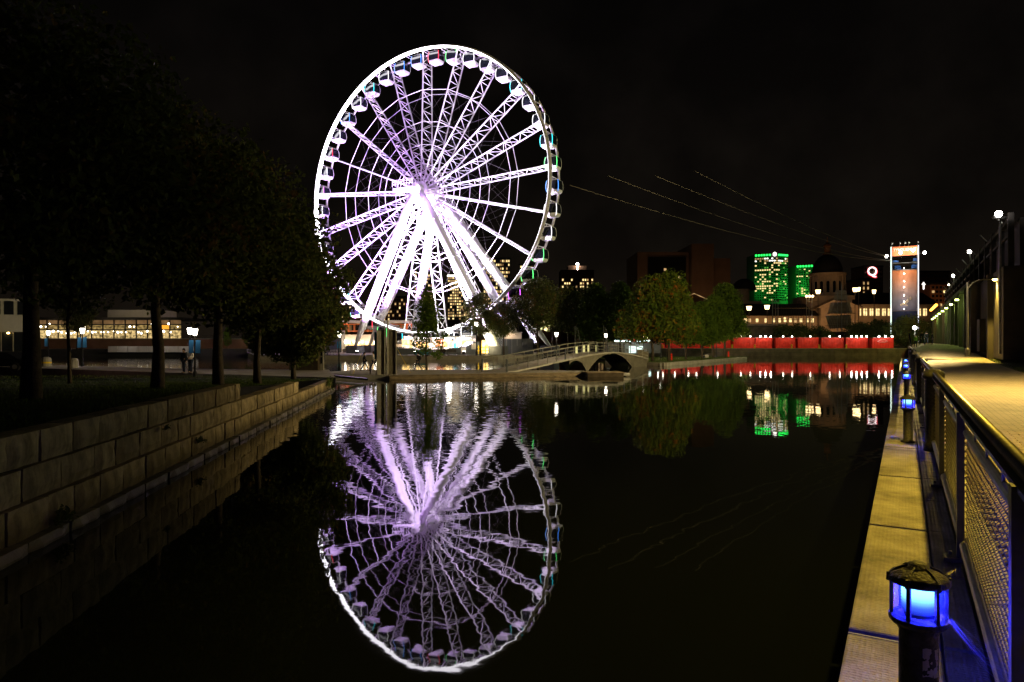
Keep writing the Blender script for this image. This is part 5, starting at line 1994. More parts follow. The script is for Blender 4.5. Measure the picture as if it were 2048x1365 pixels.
# ------------------------------------------------------------------ trees
def tree_meshes(seed, h, cr_w, cr_h, trunk_h, n_leaf, leaf, lmat, shape='oval', tr=0.14, clumps=34):
    r_ = random.Random(seed)
    rg = np.random.default_rng(seed)
    tb = MB()
    top = Vector((r_.uniform(-0.2, 0.2), r_.uniform(-0.2, 0.2), h * 0.82))
    knots = [Vector((0, 0, -0.1)), Vector((r_.uniform(-.04, .04), r_.uniform(-.04, .04), trunk_h * 0.5)), Vector((r_.uniform(-.1, .1), r_.uniform(-.1, .1), trunk_h)),
             Vector((r_.uniform(-.15, .15), r_.uniform(-.15, .15), (trunk_h + h) * 0.5)), top]
    tb.path(knots, [tr * 1.35, tr, tr * 0.85, tr * 0.5, 0.02], 8)
    zc = h - cr_h / 2
    cl = []
    for k in range(clumps):
        u = r_.random()
        z = -1 + 2 * (k + 0.5) / clumps
        if shape == 'cone':
            rad = (1 - z) / 2 * 0.95 + 0.10
            if z < -0.7: rad *= 0.75
        else:
            rad = math.sqrt(max(0.03, 1 - z * z)) * (1.06 - 0.14 * z)
        a = k * 2.399 + r_.uniform(-0.5, 0.5)
        q = rad * (0.32 + 0.66 * math.sqrt(u)) * (1.22 if k % 7 == 3 else 1.0)
        c = Vector((math.cos(a) * q * cr_w / 2, math.sin(a) * q * cr_w / 2, zc + z * cr_h / 2))
        s_ = (0.17 + 0.12 * r_.random()) * cr_w * (0.75 if abs(z) > 0.75 else 1)
        cl.append((c, s_))
        if k % 2 == 0:
            zb = max(trunk_h * 0.8, min(c.z - 0.3 - 0.2 * q * cr_w, h * 0.7))
            b0 = Vector((0, 0, zb))
            midp = (b0 + c) / 2 + Vector((0, 0, 0.12 * cr_w * 0.5))
            tb.path([b0, midp, c], [tr * 0.42, tr * 0.24, 0.012], 5)
    wts = np.array([s_ ** 2 for _, s_ in cl])
    wts /= wts.sum()
    pick = rg.choice(len(cl), n_leaf, p=wts)
    C_ = np.array([tuple(c) for c, _ in cl])[pick]
    S_l = np.array([s_ for _, s_ in cl])[pick]
    d = rg.normal(size=(n_leaf, 3))
    d /= np.linalg.norm(d, axis=1)[:, None]
    rad = rg.uniform(0.25, 1.08, n_leaf) ** 0.6
    P = C_ + d * (rad * S_l)[:, None] * np.array([1, 1, 0.8])
    nrm = d * 0.5 + rg.normal(size=(n_leaf, 3)) * 0.7 + np.array([0, 0, 0.3])
    nrm /= np.linalg.norm(nrm, axis=1)[:, None]
    a = np.cross(nrm, rg.normal(size=(n_leaf, 3)))
    a /= np.linalg.norm(a, axis=1)[:, None] + 1e-9
    b = np.cross(nrm, a)
    sz = leaf * rg.uniform(0.6, 1.35, n_leaf)
    v = np.zeros((n_leaf, 4, 3))
    v[:, 0] = P - a * sz[:, None] * 0.5
    v[:, 1] = P + b * sz[:, None] * 0.36 + nrm * sz[:, None] * 0.08
    v[:, 2] = P + a * sz[:, None] * 0.6
    v[:, 3] = P - b * sz[:, None] * 0.36 + nrm * sz[:, None] * 0.08
    me = bpy.data.meshes.new('crown')
    idx = np.arange(n_leaf * 4).reshape(-1, 4)
    me.from_pydata(v.reshape(-1, 3).tolist(), [], idx.tolist())
    me.materials.append(lmat)
    return tb.mesh('trunk', M['bark'], True), me
tcache = {}
def tree(label, kind, loc, sc=1.0, rz=0.0, group=None, name='tree', scz=None):
    if kind not in tcache:
        tcache[kind] = tree_meshes(*TK[kind])
    tm, cm = tcache[kind]
    t = thing(name, label, 'tree', loc, rz, group)
    t.scale = (sc, sc, scz or sc)
    link('trunk', tm, t)
    link('crown', cm, t)
    return t
TK = {
    'big0': (1, 9.0, 6.6, 5.7, 2.6, 14000, 0.20, M['leaf_dark'], 'oval', 0.19, 44),
    'big1': (2, 9.0, 6.2, 5.7, 2.5, 14000, 0.20, M['leaf_dark'], 'oval', 0.17, 44),
    'lean': (3, 8.4, 5.4, 6.8, 1.9, 24000, 0.21, M['leaf_dark'], 'oval', 0.13, 46),
    'slim': (9, 6.6, 3.4, 3.3, 2.5, 5000, 0.17, M['leaf_dark'], 'oval', 0.07, 26),
    'young': (4, 7.4, 3.0, 6.2, 1.5, 5200, 0.17, M['leaf_green'], 'cone', 0.09, 34),
    'round': (5, 9.8, 5.2, 6.0, 3.2, 9000, 0.24, M['leaf_dark'], 'oval', 0.14, 40),
    'maple': (6, 12.0, 9.0, 8.6, 3.2, 15000, 0.36, M['leaf_maple'], 'cone', 0.2, 60),
    'green': (7, 11.0, 6.6, 7.9, 3.0, 11000, 0.34, M['leaf_green'], 'cone', 0.17, 48),
    'bush': (8, 5.0, 5.2, 4.4, 0.7, 5000, 0.28, M['bush'], 'oval', 0.12, 34),
}
# the row on the left lawn
def bank_tree(px, y, kind, sc, label, rz=0.0):
    tree(label, kind, (gx(px, y), y, lz(y) - 0.03), sc, rz, 'dark trees on the left lawn')
bank_tree(62, 16.4, 'big0', 0.98, 'biggest dark tree on the lawn, nearest the viewer at the left edge', 0.4)
bank_tree(315, 21.5, 'big1', 0.97, 'dark lawn tree with a low branch in front of the lit glass hall', 2.2)
bank_tree(437, 25.5, 'big0', 0.95, 'dark lawn tree just right of the twin lantern post', 3.9)
bank_tree(515, 29.0, 'big1', 0.80, 'dark lawn tree second from the dock end of the row', 5.1)
bank_tree(587, 39.5, 'lean', 0.93, 'dark bushy lawn tree nearest the dock, its leaves covering the wheel edge', 1.0)
bank_tree(140, 27.5, 'slim', 0.95, 'thin young tree with a slender trunk at the left of the lawn', 0.3)
# around the dock, islands and quay
tree('slim upright tree on the dock right in front of the wheel', 'young', (gx(853, 62), 62, -1.02), 1.02, 0.5, None)
tree('dark round tree on the island bank, left of a darker pair right of the wheel', 'round', (gx(961, 110.5), 110.5, IZ), 0.98, 1.0, 'dark trees on the wheel island bank')
tree('darkest small tree on the island bank, half hiding the white entrance canopy', 'round', (gx(1008, 112), 112, IZ), 0.86, 2.7, 'dark trees on the wheel island bank')
for px, y_, sc, lb, k in ((1076, 108, 1.22, 'brownish broad tree behind the bridge ramp lantern', 'round'), (1135, 112, 1.12, 'dark tree behind the middle of the bridge', 'round'),
                          (1190, 106, 1.0, 'dark tall tree behind the bridge crest', 'green'), (1240, 104, 1.0, 'dark green tree behind the right bridge end', 'green'),
                          (1105, 124, 1.2, 'dim tree further back between the bridge trees', 'round'), (1165, 126, 1.2, 'dim far tree over the bridge crest', 'round')):
    tree(lb, k, (gx(px, y_), y_, -0.9), sc, px * 0.37, 'dark trees behind the bridge')
for px, y_, sc, k, lb in ((1305, 89, 0.86, 'maple', 'large maple turning orange on the islet, nearest the bridge'), (1338, 91, 0.92, 'maple', 'tall green and orange maple in the middle of the islet'),
                          (1372, 97, 0.74, 'green', 'slim green tree in the islet row, third from the bridge'), (1404, 102, 0.74, 'green', 'short green tree in the islet row, fourth from the bridge'),
                          (1426, 107, 0.84, 'green', 'green tree behind the islet lantern, second from the tip'), (1449, 113, 1.06, 'green', 'tall pointed green tree nearest the islet tip')):
    tree(lb, k, (gx(px, y_), y_, -1.02), sc, px * 0.53, 'green trees on the islet')
for px, y_, sc, lb in ((1571, 158, 1.0, 'leafy dark bush tree left of the ship masts base'), (1598, 160, 1.05, 'leafy bush tree in the middle behind the red shops'),
                       (1640, 161, 0.95, 'bush tree below the ship nets'), (1720, 160, 1.12, 'bush tree left of the market windows row'),
                       (1752, 158, 1.2, 'round bush tree under the lit market windows'), (1772, 156, 1.1, 'bush tree touching the left edge of the zip line tower'),
                       (1812, 146.5, 1.30, 'bush tree in front of the zip line tower foot'), (1848, 150, 1.1, 'bush tree right of the zip line tower foot')):
    tree(lb, 'bush', (gx(px, y_), y_, 0.0), sc, px * 0.71, 'bush trees along the town quay')
t_ = tree('small bright lamp-lit bush beside the islet tip', 'bush', (gx(1483, 150), 150, 0.0), 0.78, 0.4, 'bush trees along the town quay')
point('bush_lamp', (gx(1482, 148), 148, 4.4), 260, (1.0, 0.95, 0.6), 0.2)
for s, o, sc, lb in ((47, 12.2, 1.25, 'tall dark tree on the verge at the right edge, nearest'), (60, 15.5, 1.3, 'tall dark tree on the verge farther along the hangar')):
    tree(lb, 'big1', so(s, o, 0.0), sc, s * 1.3, 'dark trees on the right verge')
for px, y_, sc in ((100, 128, 1.0), (468, 131, 0.7), (420, 133, 0.6)):
    lb = {100: 'dark tree on the far shore before the glass hall', 468: 'small lamp-lit young tree on the far pool shore', 420: 'small dark young tree on the far pool shore'}[px]
    tree(lb, 'young' if px > 110 else 'round', (gx(px, y_), y_ + 8, -0.03), sc, px, 'trees on the far pool shore')
point('shore_tree_lamp', (gx(470, 137), 137, 4.6), 160, (0.9, 1.0, 0.5), 0.2)

# ------------------------------------------------------------------ dock, gate panels, bridge, islet
DZ = -1.05
dk = thing('dock', 'low timber edged dock across the basin below the wheel', 'dock', (0, 0, 0))
mb = MB()
mb.prism([(-15.2, 52.6), (-9.6, 53.2), (-2.0, 56.0), (7.0, 59.0), (6.6, 60.6), (-1.8, 62.6), (-14.8, 62.8), (-17.5, 56.0)], -3.0, DZ - 0.03)
mb.build('dock_body', M['concrete'], dk)
edge = [(-9.6, 53.1), (-2.0, 55.9), (7.1, 58.9)]
for lv in range(3):                                  # stepped timber front
    for a, b_ in ((0, 1), (1, 2)):
        p, q = Vector((*edge[a], 0)), Vector((*edge[b_], 0))
        d = (q - p)
        ang = math.atan2(d.y, d.x)
        nrm = Vector((d.y, -d.x, 0)).normalized()
        m_ = (p + q) / 2 + nrm * (0.12 + 0.16 * lv)
        mb = MB()
        mb.bevbox((m_.x, m_.y, DZ - 0.08 - 0.13 * lv), (d.length, 0.30, 0.10), 0.01, ang)
        mb.build('step_beam', M['wood'], dk)
n_ = 42
for k in range(n_):                                  # deck planks
    x0 = -14.6 + 21.0 * k / n_
    yf = 53.0 + max(0, (x0 + 9.6)) * 0.36
    yb = 62.5 if x0 < -2 else 62.5 - (x0 + 2) * 0.23
    if yb - yf < 0.6: continue
    mb = MB()
    mb.box((x0 + 0.25, (yf + yb) / 2 + 0.2, DZ - 0.01), (0.47, yb - yf - 0.2, 0.05))
    mb.build('plank', M['paving'], dk)
ft = thing('floating_platform', 'small dark floating platform off the end of the dock under the bridge', 'platform', (gx(1205, 58), 58.2, WZ), R(8))
mb = MB()
mb.bevbox((0, 0, 0.14), (3.1, 2.2, 0.34), 0.03)
mb.build('float', M['wood_dark'], ft)
mb = MB()
mb.bevbox((0, 0, 0.35), (3.2, 2.3, 0.07), 0.01)
mb.build('deck', M['wood'], ft)
mb = MB()
mb.bevbox((1.85, -0.6, 0.18), (0.6, 0.7, 0.2), 0.02)
mb.build('end_step', M['concrete'], ft)
# two tall grey gate panels with their guide posts
gt = thing('lock_gate', 'tall grey corrugated gate panels standing upright on the dock', 'gate', (gx(776, 54), 54, DZ), R(24))
y = 54
S = y / F
def gu(px): return gx(px, y) - gt.location.x
GT = gz(662, y) - DZ
M['gate_grey'] = mat('ribbed_grey_metal', (0.20, 0.175, 0.13), 0.55, 0.3, 0.35, 2.0, 0.2)
M['gate_pale'] = mat('pale_galvanised_post', (0.45, 0.41, 0.34), 0.5, 0.3, 0.25, 3.0)
for a, b_ in ((762, 773), (777, 791)):
    mb = MB()
    nn = 14
    for k in range(nn):
        xa, xb = gu(a) + (gu(b_) - gu(a)) * k / nn, gu(a) + (gu(b_) - gu(a)) * (k + 1) / nn
        d0 = 0 if k % 2 else 0.035
        mb.quad((xa, d0, -0.1), (xb, 0.035 - d0, -0.1), (xb, 0.035 - d0, GT), (xa, d0, GT))
    mb.box(((gu(a) + gu(b_)) / 2, 0.12, GT / 2), (gu(b_) - gu(a), 0.14, GT + 0.2))
    mb.build('gate_panel', M['gate_grey'], gt)
for px, w_, tp in ((757, 3.0, 0.05), (760, 1.6, 0.05), (775, 2.6, 0.9), (769, 1.6, 0.85), (792, 1.6, 0.1), (754, 1.5, 0.1)):
    mb = MB()
    mb.box((gu(px), -0.05, (GT + tp) / 2 - 0.1), (w_ * S, 0.2, GT + tp + 0.1))
    mb.build('guide_post', M['gate_pale'], gt)
mb = MB()
mb.box((gu(775), -0.02, -0.22), (1.9, 0.6, 0.24))
mb.build('sill', M['black'], gt)
mb = MB()
mb.box((gu(753), 0.15, GT * 0.66), (7 * S, 0.05, GT * 0.62))
mb.build('banner', M['teal'], gt)
mb = MB()
mb.tube((gu(742), 0.3, -0.3), (gu(742), 0.3, GT * 0.16), 0.05, n=5)
mb.build('mooring_post', M['wood_dark'], gt)
for px, tilt in ((706, -1), (800, 1)):
    mb = MB()
    if tilt < 0: mb.tube((gu(709), 0.6, 0), (gu(728), 0.9, 1.7), 0.022, n=4)
    else: mb.tube((gu(833), 1.5, 0), (gu(803), 1.2, 2.0), 0.022, n=4)
    mb.build('stay', M['yellow'], gt)
mb = MB()
mb.tube((gu(702), 0.2, 0), (gu(702), 0.2, 0.85), 0.03, n=5)
mb.tube((gu(698), 0.15, 0.72), (gu(705), 0.25, 0.95), 0.045, n=5)
mb.build('hand_winch', M['galv'], gt)
# dark kiosk with a pale glazed end at the left end of the dock
ks = thing('dock_kiosk', 'dark box kiosk with a pale framed glass end at the left end of the dock', 'kiosk', (gx(605, 52), 53, -0.9))
mb = MB()
mb.bevbox((-0.1, 0.6, 1.0), (2.2, 2.0, 2.2), 0.02)
mb.build('kiosk_body', M['wood_dark'], ks)
mb = MB()
mb.box((1.17, 0.1, 0.95), (0.30, 0.12, 2.3))
mb.build('end_panel', M['gate_pale'], ks)
for zz in (1.0, 1.6):
    mb = MB()
    mb.box((1.17, 0.03, zz), (0.13, 0.04, 0.5))
    mb.build('pane', M['glass_dark'], ks)
# black sloping gangway beams at the wall's end
t = thing('gangway_beam', 'pair of black slanting metal beams between the stone wall and the dock', 'beam', (0, 0, 0))
for dy, z in ((0, -0.78), (-3.2, -1.02)):
    mb = MB()
    mb.tube((gx(655, 47 + dy), 47 + dy, z), (gx(735, 50 + dy), 50 + dy, z - 0.42), 0.09, n=6)
    mb.build('beam', M['steel'] if dy == 0 else M['rail_paint'], t)

# bridge from the dock up and over to the islet
BA, BB = Vector((-1.5, 58.4, -1.02)), Vector((15.2, 82.5, -0.50))
BD = BB - BA
BL = math.hypot(BD.x, BD.y)
brot = math.atan2(BD.y, BD.x)
br = thing('footbridge', 'arched concrete footbridge with grey tube railings rising from the dock to the islet', 'bridge', (BA.x, BA.y, 0), brot)
def bz(f):
    pts = [(0, -1.02), (0.12, -0.78), (0.3, -0.28), (0.5, 0.22), (0.62, 0.40), (0.72, 0.40), (0.85, 0.06), (1, -0.50)]
    for (a, za), (b_, zb) in zip(pts, pts[1:]):
        if a <= f <= b_:
            t_ = (f - a) / (b_ - a)
            return za + (zb - za) * t_
    return -0.5
BW = 1.3
N_ = 36
mb = MB()
for k in range(N_):
    f0, f1 = k / N_, (k + 1) / N_
    x0, x1 = f0 * BL, f1 * BL
    z0, z1 = bz(f0), bz(f1)
    mb.add([(x0, -BW, z0), (x1, -BW, z1), (x1, BW, z1), (x0, BW, z0), (x0, -BW, z0 - 0.16), (x1, -BW, z1 - 0.16), (x1, BW, z1 - 0.16), (x0, BW, z0 - 0.16)],
           [(0, 1, 2, 3), (7, 6, 5, 4), (0, 4, 5, 1), (2, 6, 7, 3)])
mb.build('deck', M['paving'], br)
for sy in (-1, 1):                                   # edge beam
    mb = MB()
    mb.path([(k / N_ * BL, sy * (BW + 0.06), bz(k / N_) - 0.05) for k in range(N_ + 1)], 0.10, 4)
    mb.build('edge_beam', M['concrete'], br)
    # arched spandrel wall with two arches
    mb = MB()
    def soffit(f):
        lo = -1.55
        for c, hw, crown in ((0.405, 0.075, 0.22), (0.67, 0.183, 0.10)):
            if abs(f - c) < hw:
                u = (f - c) / hw
                top = bz(c) - crown - 0.10
                return lo + (top - lo) * max(0.0, 1 - abs(u) ** 2.3)
        return lo
    M_ = 120
    f0_, f1_ = 0.36, 0.99
    for k in range(M_):
        fa, fb_ = f0_ + (f1_ - f0_) * k / M_, f0_ + (f1_ - f0_) * (k + 1) / M_
        xa, xb = fa * BL, fb_ * BL
        za, zb = bz(fa) - 0.15, bz(fb_) - 0.15
        sa, sb = min(soffit(fa), za - 0.05), min(soffit(fb_), zb - 0.05)
        y0_, y1_ = sy * BW, sy * (BW - 0.25)
        mb.add([(xa, y0_, sa), (xb, y0_, sb), (xb, y0_, zb), (xa, y0_, za), (xa, y1_, sa), (xb, y1_, sb), (xb, y1_, zb), (xa, y1_, za)],
               [(0, 1, 2, 3), (7, 6, 5, 4), (0, 4, 5, 1)])
    mb.build('spandrel', M['bridge_concrete'], br)
    rail = MB()
    rail.path([(k / N_ * BL, sy * BW, bz(k / N_) + 1.08) for k in range(N_ + 1)], 0.045, 6)
    rail.build('handrail', M['bridge_rail'], br)
    for hh in (0.35, 0.72):
        rail = MB()
        rail.path([(k / N_ * BL, sy * BW, bz(k / N_) + hh) for k in range(N_ + 1)], 0.024, 4)
        rail.build('rail', M['bridge_rail'], br)
    for k in range(19):
        f = k / 18
        mb = MB()
        big = k in (0, 6, 10, 14)
        mb.box((f * BL, sy * BW, bz(f) + 0.52), (0.20 if big else 0.06, 0.06, 1.12 if big else 1.06))
        mb.build('rail_post', M['rail_paint'] if big else M['bridge_rail'], br)
    # tall curved fin screens at the crest
    for f in ((0.56,) if sy > 0 else (0.60,)):
        mb = MB()
        zb = bz(f)
        mb.path([(f * BL, sy * (BW + 0.08), zb), (f * BL, sy * (BW + 0.08), zb + 2.9), (f * BL + 0.5, sy * (BW + 0.08), zb + 2.6), (f * BL + 0.95, sy * (BW + 0.08), zb + 1.6), (f * BL + 1.0, sy * (BW + 0.08), zb)], 0.035, 5)
        for j in range(9):
            mb.tube((f * BL, sy * (BW + 0.08), zb + 0.3 * j + 0.1), (f * BL + (1.0 if j < 5 else 1.25 - 0.09 * j), sy * (BW + 0.08), zb + 0.3 * j + 0.1), 0.012, n=4)
        mb.build('fin_screen', M['rail_paint'], br)
for f, zz in ((0.545, 1.0), (0.60, 1.0), (0.635, 1.0), (0.70, 0.9)):
    mb = MB()
    mb.lathe([(0.10, 0), (0.12, 0.1), (0.12, 0.7), (0.05, 0.78)], (f * BL, BW - 0.35, bz(f)), 8)
    mb.build('deck_light', emit('deck_light', (1.0, 0.9, 0.35), 0.8), br)

# islet with its pale stone kerb
il = [(gx(1210, 88), 88), (gx(1328, 81), 81), (gx(1490, 109), 109), (gx(1493, 111), 111), (gx(1420, 121), 121), (gx(1215, 112), 112)]
mb = MB()
mb.prism(il, -3.0, -1.06)
tag(mb.build('islet_ground', M['lawn']), kind='structure')
ik = thing('islet_kerb', 'pale stone kerb blocks edging the grassy islet', 'kerb', (0, 0, 0))
for a, b_ in ((0, 1), (1, 2), (2, 3)):
    p, q = Vector((*il[a], 0)), Vector((*il[b_], 0))
    d = q - p
    n_ = max(1, int(d.length / 2.2))
    ang = math.atan2(d.y, d.x)
    nn_ = Vector((-d.y, d.x, 0)).normalized()
    for k in range(n_):
        c = p + d * ((k + 0.5) / n_) + nn_ * 0.25
        mb = MB()
        mb.bevbox((c.x, c.y, -1.2), (d.length / n_ - 0.04, 0.6, 0.42), 0.03, ang)
        mb.build('kerb_block', M['concrete'] if a else M['concrete_dark'], ik)
sp = []
for k in range(22000):
    u, v = rnd.random(), rnd.random()
    x = 13.5 + 30 * u
    y = 81.5 + 32 * v
    # inside test against the front edges
    if y < 81.6 + (18.04 - x) * 1.1 and x < 18: continue
    if y < 81.6 + (x - 18.04) * 1.47: continue
    if y > 112 + (x - 17) * 0.5: continue
    sp.append((x, y, -1.07))
grass('islet_grass', sp, 0.14, 0.07)
mb = MB()
mb.prism([(gx(1300, 98), 98), (gx(1440, 108), 108), (gx(1442, 110), 110), (gx(1290, 100.5), 100.5)], -1.2, -1.045)
tag(mb.build('islet_path', M['paving']), kind='structure')
for px, y_, lb in ((1343, 93, 'short red post on the islet grass beside a maple trunk'), (1457, 113, 'short red post near the islet tip')):
    mb = MB()
    mb.lathe([(0.13, 0), (0.13, 0.75), (0.16, 0.78), (0.16, 0.86), (0.05, 0.95)], (gx(px, y_), y_, -1.06), 10)
    tag(mb.build('red_post', M['red']), lb, 'post', 'red posts on the islet')
cabm = MB()
cabm.bevbox((0, 0, 0.8), (0.8, 0.6, 1.6), 0.03)
cabme = cabm.mesh('service_cabinet', M['gate_grey'])
for px, y_, sc, lb in ((1281, 84.5, 1.0, 'grey service cabinet beside the right bridge end'), (1291, 86, 0.85, 'paler low service cabinet next to the taller one by the bridge end')):
    o = link('service_cabinet', cabme, None, (gx(px, y_), y_, -1.06))
    o.scale = (sc, sc, sc)
    tag(o, lb, 'cabinet')

# ------------------------------------------------------------------ lantern posts
lp = MB()
lp.lathe([(0.13, 0), (0.13, 0.35), (0.07, 0.45), (0.055, 2.95), (0.09, 3.0), (0.09, 3.06)], (0, 0, 0), 10)
lpm = lp.mesh('post', M['dark_metal'])
lg = MB()
lg.lathe([(0.12, 3.06), (0.21, 3.46), (0.20, 3.56)], (0, 0, 0), 8)
lgm = lg.mesh('lantern_glass', M['lamp_white'])
lc = MB()
lc.lathe([(0.25, 3.55), (0.24, 3.60), (0.12, 3.72), (0.03, 3.80)], (0, 0, 0), 8)
lcm = lc.mesh('lantern_cap', M['dark_metal'])
def lantern(label, px, y, z, power, sc=1.0, banners=0, group='glass lantern posts round the basin', col=(1.0, 0.84, 0.58), light=True):
    t = thing('lantern_post', label, 'street lamp', (gx(px, y), y, z), 0, group)
    t.scale = (sc, sc, sc)
    link('post', lpm, t)
    g = link('lantern_glass', lgm, t)
    link('lantern_cap', lcm, t)
    for k in range(banners):
        mb = MB()
        x0 = -0.42 if k == 0 else 0.08
        mb.add([(x0, -0.03, 2.72), (x0 + 0.34, -0.05, 2.72), (x0 + 0.32, -0.02, 1.75), (x0 - 0.03, -0.06, 1.75), (x0, 0.0, 2.72), (x0 + 0.34, -0.02, 2.72), (x0 + 0.32, 0.01, 1.75), (x0 - 0.03, -0.03, 1.75)],
               [(0, 3, 2, 1), (4, 5, 6, 7), (0, 4, 7, 3), (1, 2, 6, 5)])
        mb.build('banner', M['blue_cloth'], t)
    if light:
        point('lantern_light', (gx(px, y), y - 0.45 * sc, z + 3.3 * sc), power, col, 0.22)
    return t
lantern('glass lantern on the dock in front of the pavilion at the left of the wheel', 678, 61, DZ, 95, 0.98)
lantern('glass lantern with a thin pole standing on the bridge ramp', 1113, 66.5, -0.35, 130, 0.78)
lantern('unlit globe lantern on the island bank beside the white entrance canopy', 953, 110, IZ, 20, 1.5, light=False)
lantern('glass lantern partly hidden behind the bridge crest fins', 1212, 92, -1.0, 100, 1.0)
lantern('twin blue bannered lantern on the left lawn between two tree trunks', 390, 43.6, -0.68, 30, 0.86, 2)
lantern('blue bannered lantern on the promenade left of the long white wall', 165, 60.5, -0.65, 40, 0.95, 2)
lantern('small far bannered lantern beside the biggest tree trunk', 97, 84, -0.9, 30, 1.05, 1)
lantern('glass lantern on the islet just right of the bridge end', 1287, 96, -1.05, 700, 1.05)
lantern('glass lantern on the islet between the two big maples', 1322, 104, -1.05, 800, 1.1)
lantern('glass lantern near the islet tip in front of the red shops', 1433, 109, -1.05, 600, 1.0)
for px, y_, z in ((380, 43.0, -0.68),):
    lantern('second, slightly dimmer lantern standing close left of the bannered twin', px, y_ + 5.0, z, 20, 0.9)
# big warm lanterns along the town street, in front of the market hall
tl = MB()
tl.lathe([(0.55, 0), (0.80, 1.1), (0.86, 1.15)], (0, 0, 0), 6)
tlm = tl.mesh('lantern_glass', M['lamp_warm'])
tcp = MB()
tcp.lathe([(0.95, 1.15), (0.9, 1.3), (0.3, 1.6)], (0, 0, 0), 6)
tcm = tcp.mesh('lantern_cap', M['dark_metal'])
for px, py, y_, lb in ((1498, 621, 200, 'large warm street lantern, leftmost before the market hall'), (1534, 619, 200, 'large warm street lantern left of the ship masts'),
                       (1636, 588, 205, 'large warm street lantern over the mast lamps'), (1710, 584, 205, 'large warm street lantern in front of the market dome drum'),
                       (1717, 583, 212, 'warm street lantern half hidden behind the one before the drum'), (1748, 588, 205, 'narrow warm street lantern right of the market drum')):
    zt = gz(py, y_)
    t = thing('street_lantern', lb, 'street lamp', (gx(px, y_), y_, 0), 0, 'big warm lanterns on the town street')
    mb = MB()
    mb.tube((0, 0, 0), (0, 0, zt), 0.12, 0.08, 6)
    mb.build('post', M['dark_metal'], t)
    g = link('lantern_glass', tlm, t, (0, 0, zt))
    link('lantern_cap', tcm, t, (0, 0, zt))
    g.scale = (0.75, 0.75, 1) if px in (1748, 1717) else (1, 1, 1)
    point('street_lantern_light', (gx(px, y_), y_ - 1.2, zt + 0.5), 300, (1.0, 0.52, 0.2), 0.4)

# ------------------------------------------------------------------ pavilion and station under the wheel
y = 140.0
pv_ = thing('wheel_pavilion', 'two storey pavilion with orange timber upper floor and glowing shop front behind the wheel legs', 'pavilion', (gx(738, y), y, IZ))
def pu(px): return gx(px, y) - pv_.location.x
def pz2(py): return gz(py, y) - IZ
mb = MB()
mb.box(((pu(658) + pu(832)) / 2, 5.2, pz2(688) + 0.6), (pu(832) - pu(658), 8, 2.6))
mb.build('wall', M['pale_wall'], pv_)
mb = MB()
mb.box(((pu(658) + pu(688)) / 2, -0.6, pz2(661) / 2), (pu(688) - pu(658), 3.0, pz2(661)))
mb.build('side_wing', M['hoarding'], pv_)
mb = MB()
mb.box(((pu(664) + pu(836)) / 2, 3.2, pz2(656)), (pu(836) - pu(664), 3.4, 1.5))
mb.build('upper_wall', M['roof_dark'], pv_)
for px in (664, 669, 680, 694, 706, 720, 733, 746, 760, 776, 790, 800, 812, 822, 834):
    mb = MB()
    mb.box((pu(px), 1.3, pz2(656)), (0.32, 0.3, 1.7))
    mb.build('timber_post', M['orange_wood'], pv_)
for zz in (648.5, 662.5):
    mb = MB()
    mb.box(((pu(664) + pu(836)) / 2, 1.32, pz2(zz)), (pu(836) - pu(664), 0.28, 0.22))
    mb.build('timber_beam', M['orange_wood'], pv_)
for k in range(9):
    px = 671 + 18 * k
    mb = MB()
    mb.box((pu(px + 5), 1.46, pz2(656)), (1.2, 0.08, 1.2))
    mb.build('window', M['win_dim'] if k % 3 == 1 else M['glass_dark'], pv_)
mb = MB()
mb.box(((pu(656) + pu(842)) / 2, 3.0, pz2(645)), (pu(842) - pu(656), 5.6, 0.28))
mb.box(((pu(656) + pu(842)) / 2, 0.3, pz2(643.5)), (pu(842) - pu(656), 0.3, 0.5))
mb.build('roof', M['white_steel'], pv_)
for k in range(8):
    a, b_ = 690 + 9.2 * k, 698 + 9.2 * k
    mb = MB()
    mb.box(((pu(a) + pu(b_)) / 2, 1.16, pz2(692)), (pu(b_) - pu(a), 0.1, 1.7))
    mb.build('shop_window', M['shop_glow'], pv_)
for k in range(9):
    mb = MB()
    mb.ball((pu(689 + 8.6 * k), 0.7, pz2(684) - 0.2 * (k % 2)), 0.2 if k not in (0, 7) else 0.34, 8, 5)
    mb.build('shop_lamp', M['lamp_white'], pv_)
mb = MB()
mb.box((pu(683.5), -2.16, pz2(690)), (0.8, 0.08, 1.4))
mb.build('door', M['teal'], pv_)
mb = MB()
mb.box((pu(671), -2.15, pz2(676)), (0.8, 0.06, 0.16))
mb.build('wall_sign', M['black'], pv_)
for px in (700, 742, 800):
    point('pavilion_light', (gx(px, 138.6), 138.6, gz(684, 139)), 420, (1.0, 0.72, 0.38), 0.3)
for px in (690, 760, 820):
    point('terrace_light', (gx(px, 140.9), 140.6, gz(650, 140)), 60, (1.0, 0.36, 0.16), 0.2)
mb = MB()
mb.box((pu(672), -3.0, 0.3), (2.0, 0.6, 0.6))
mb.build('planter', M['concrete'], pv_)

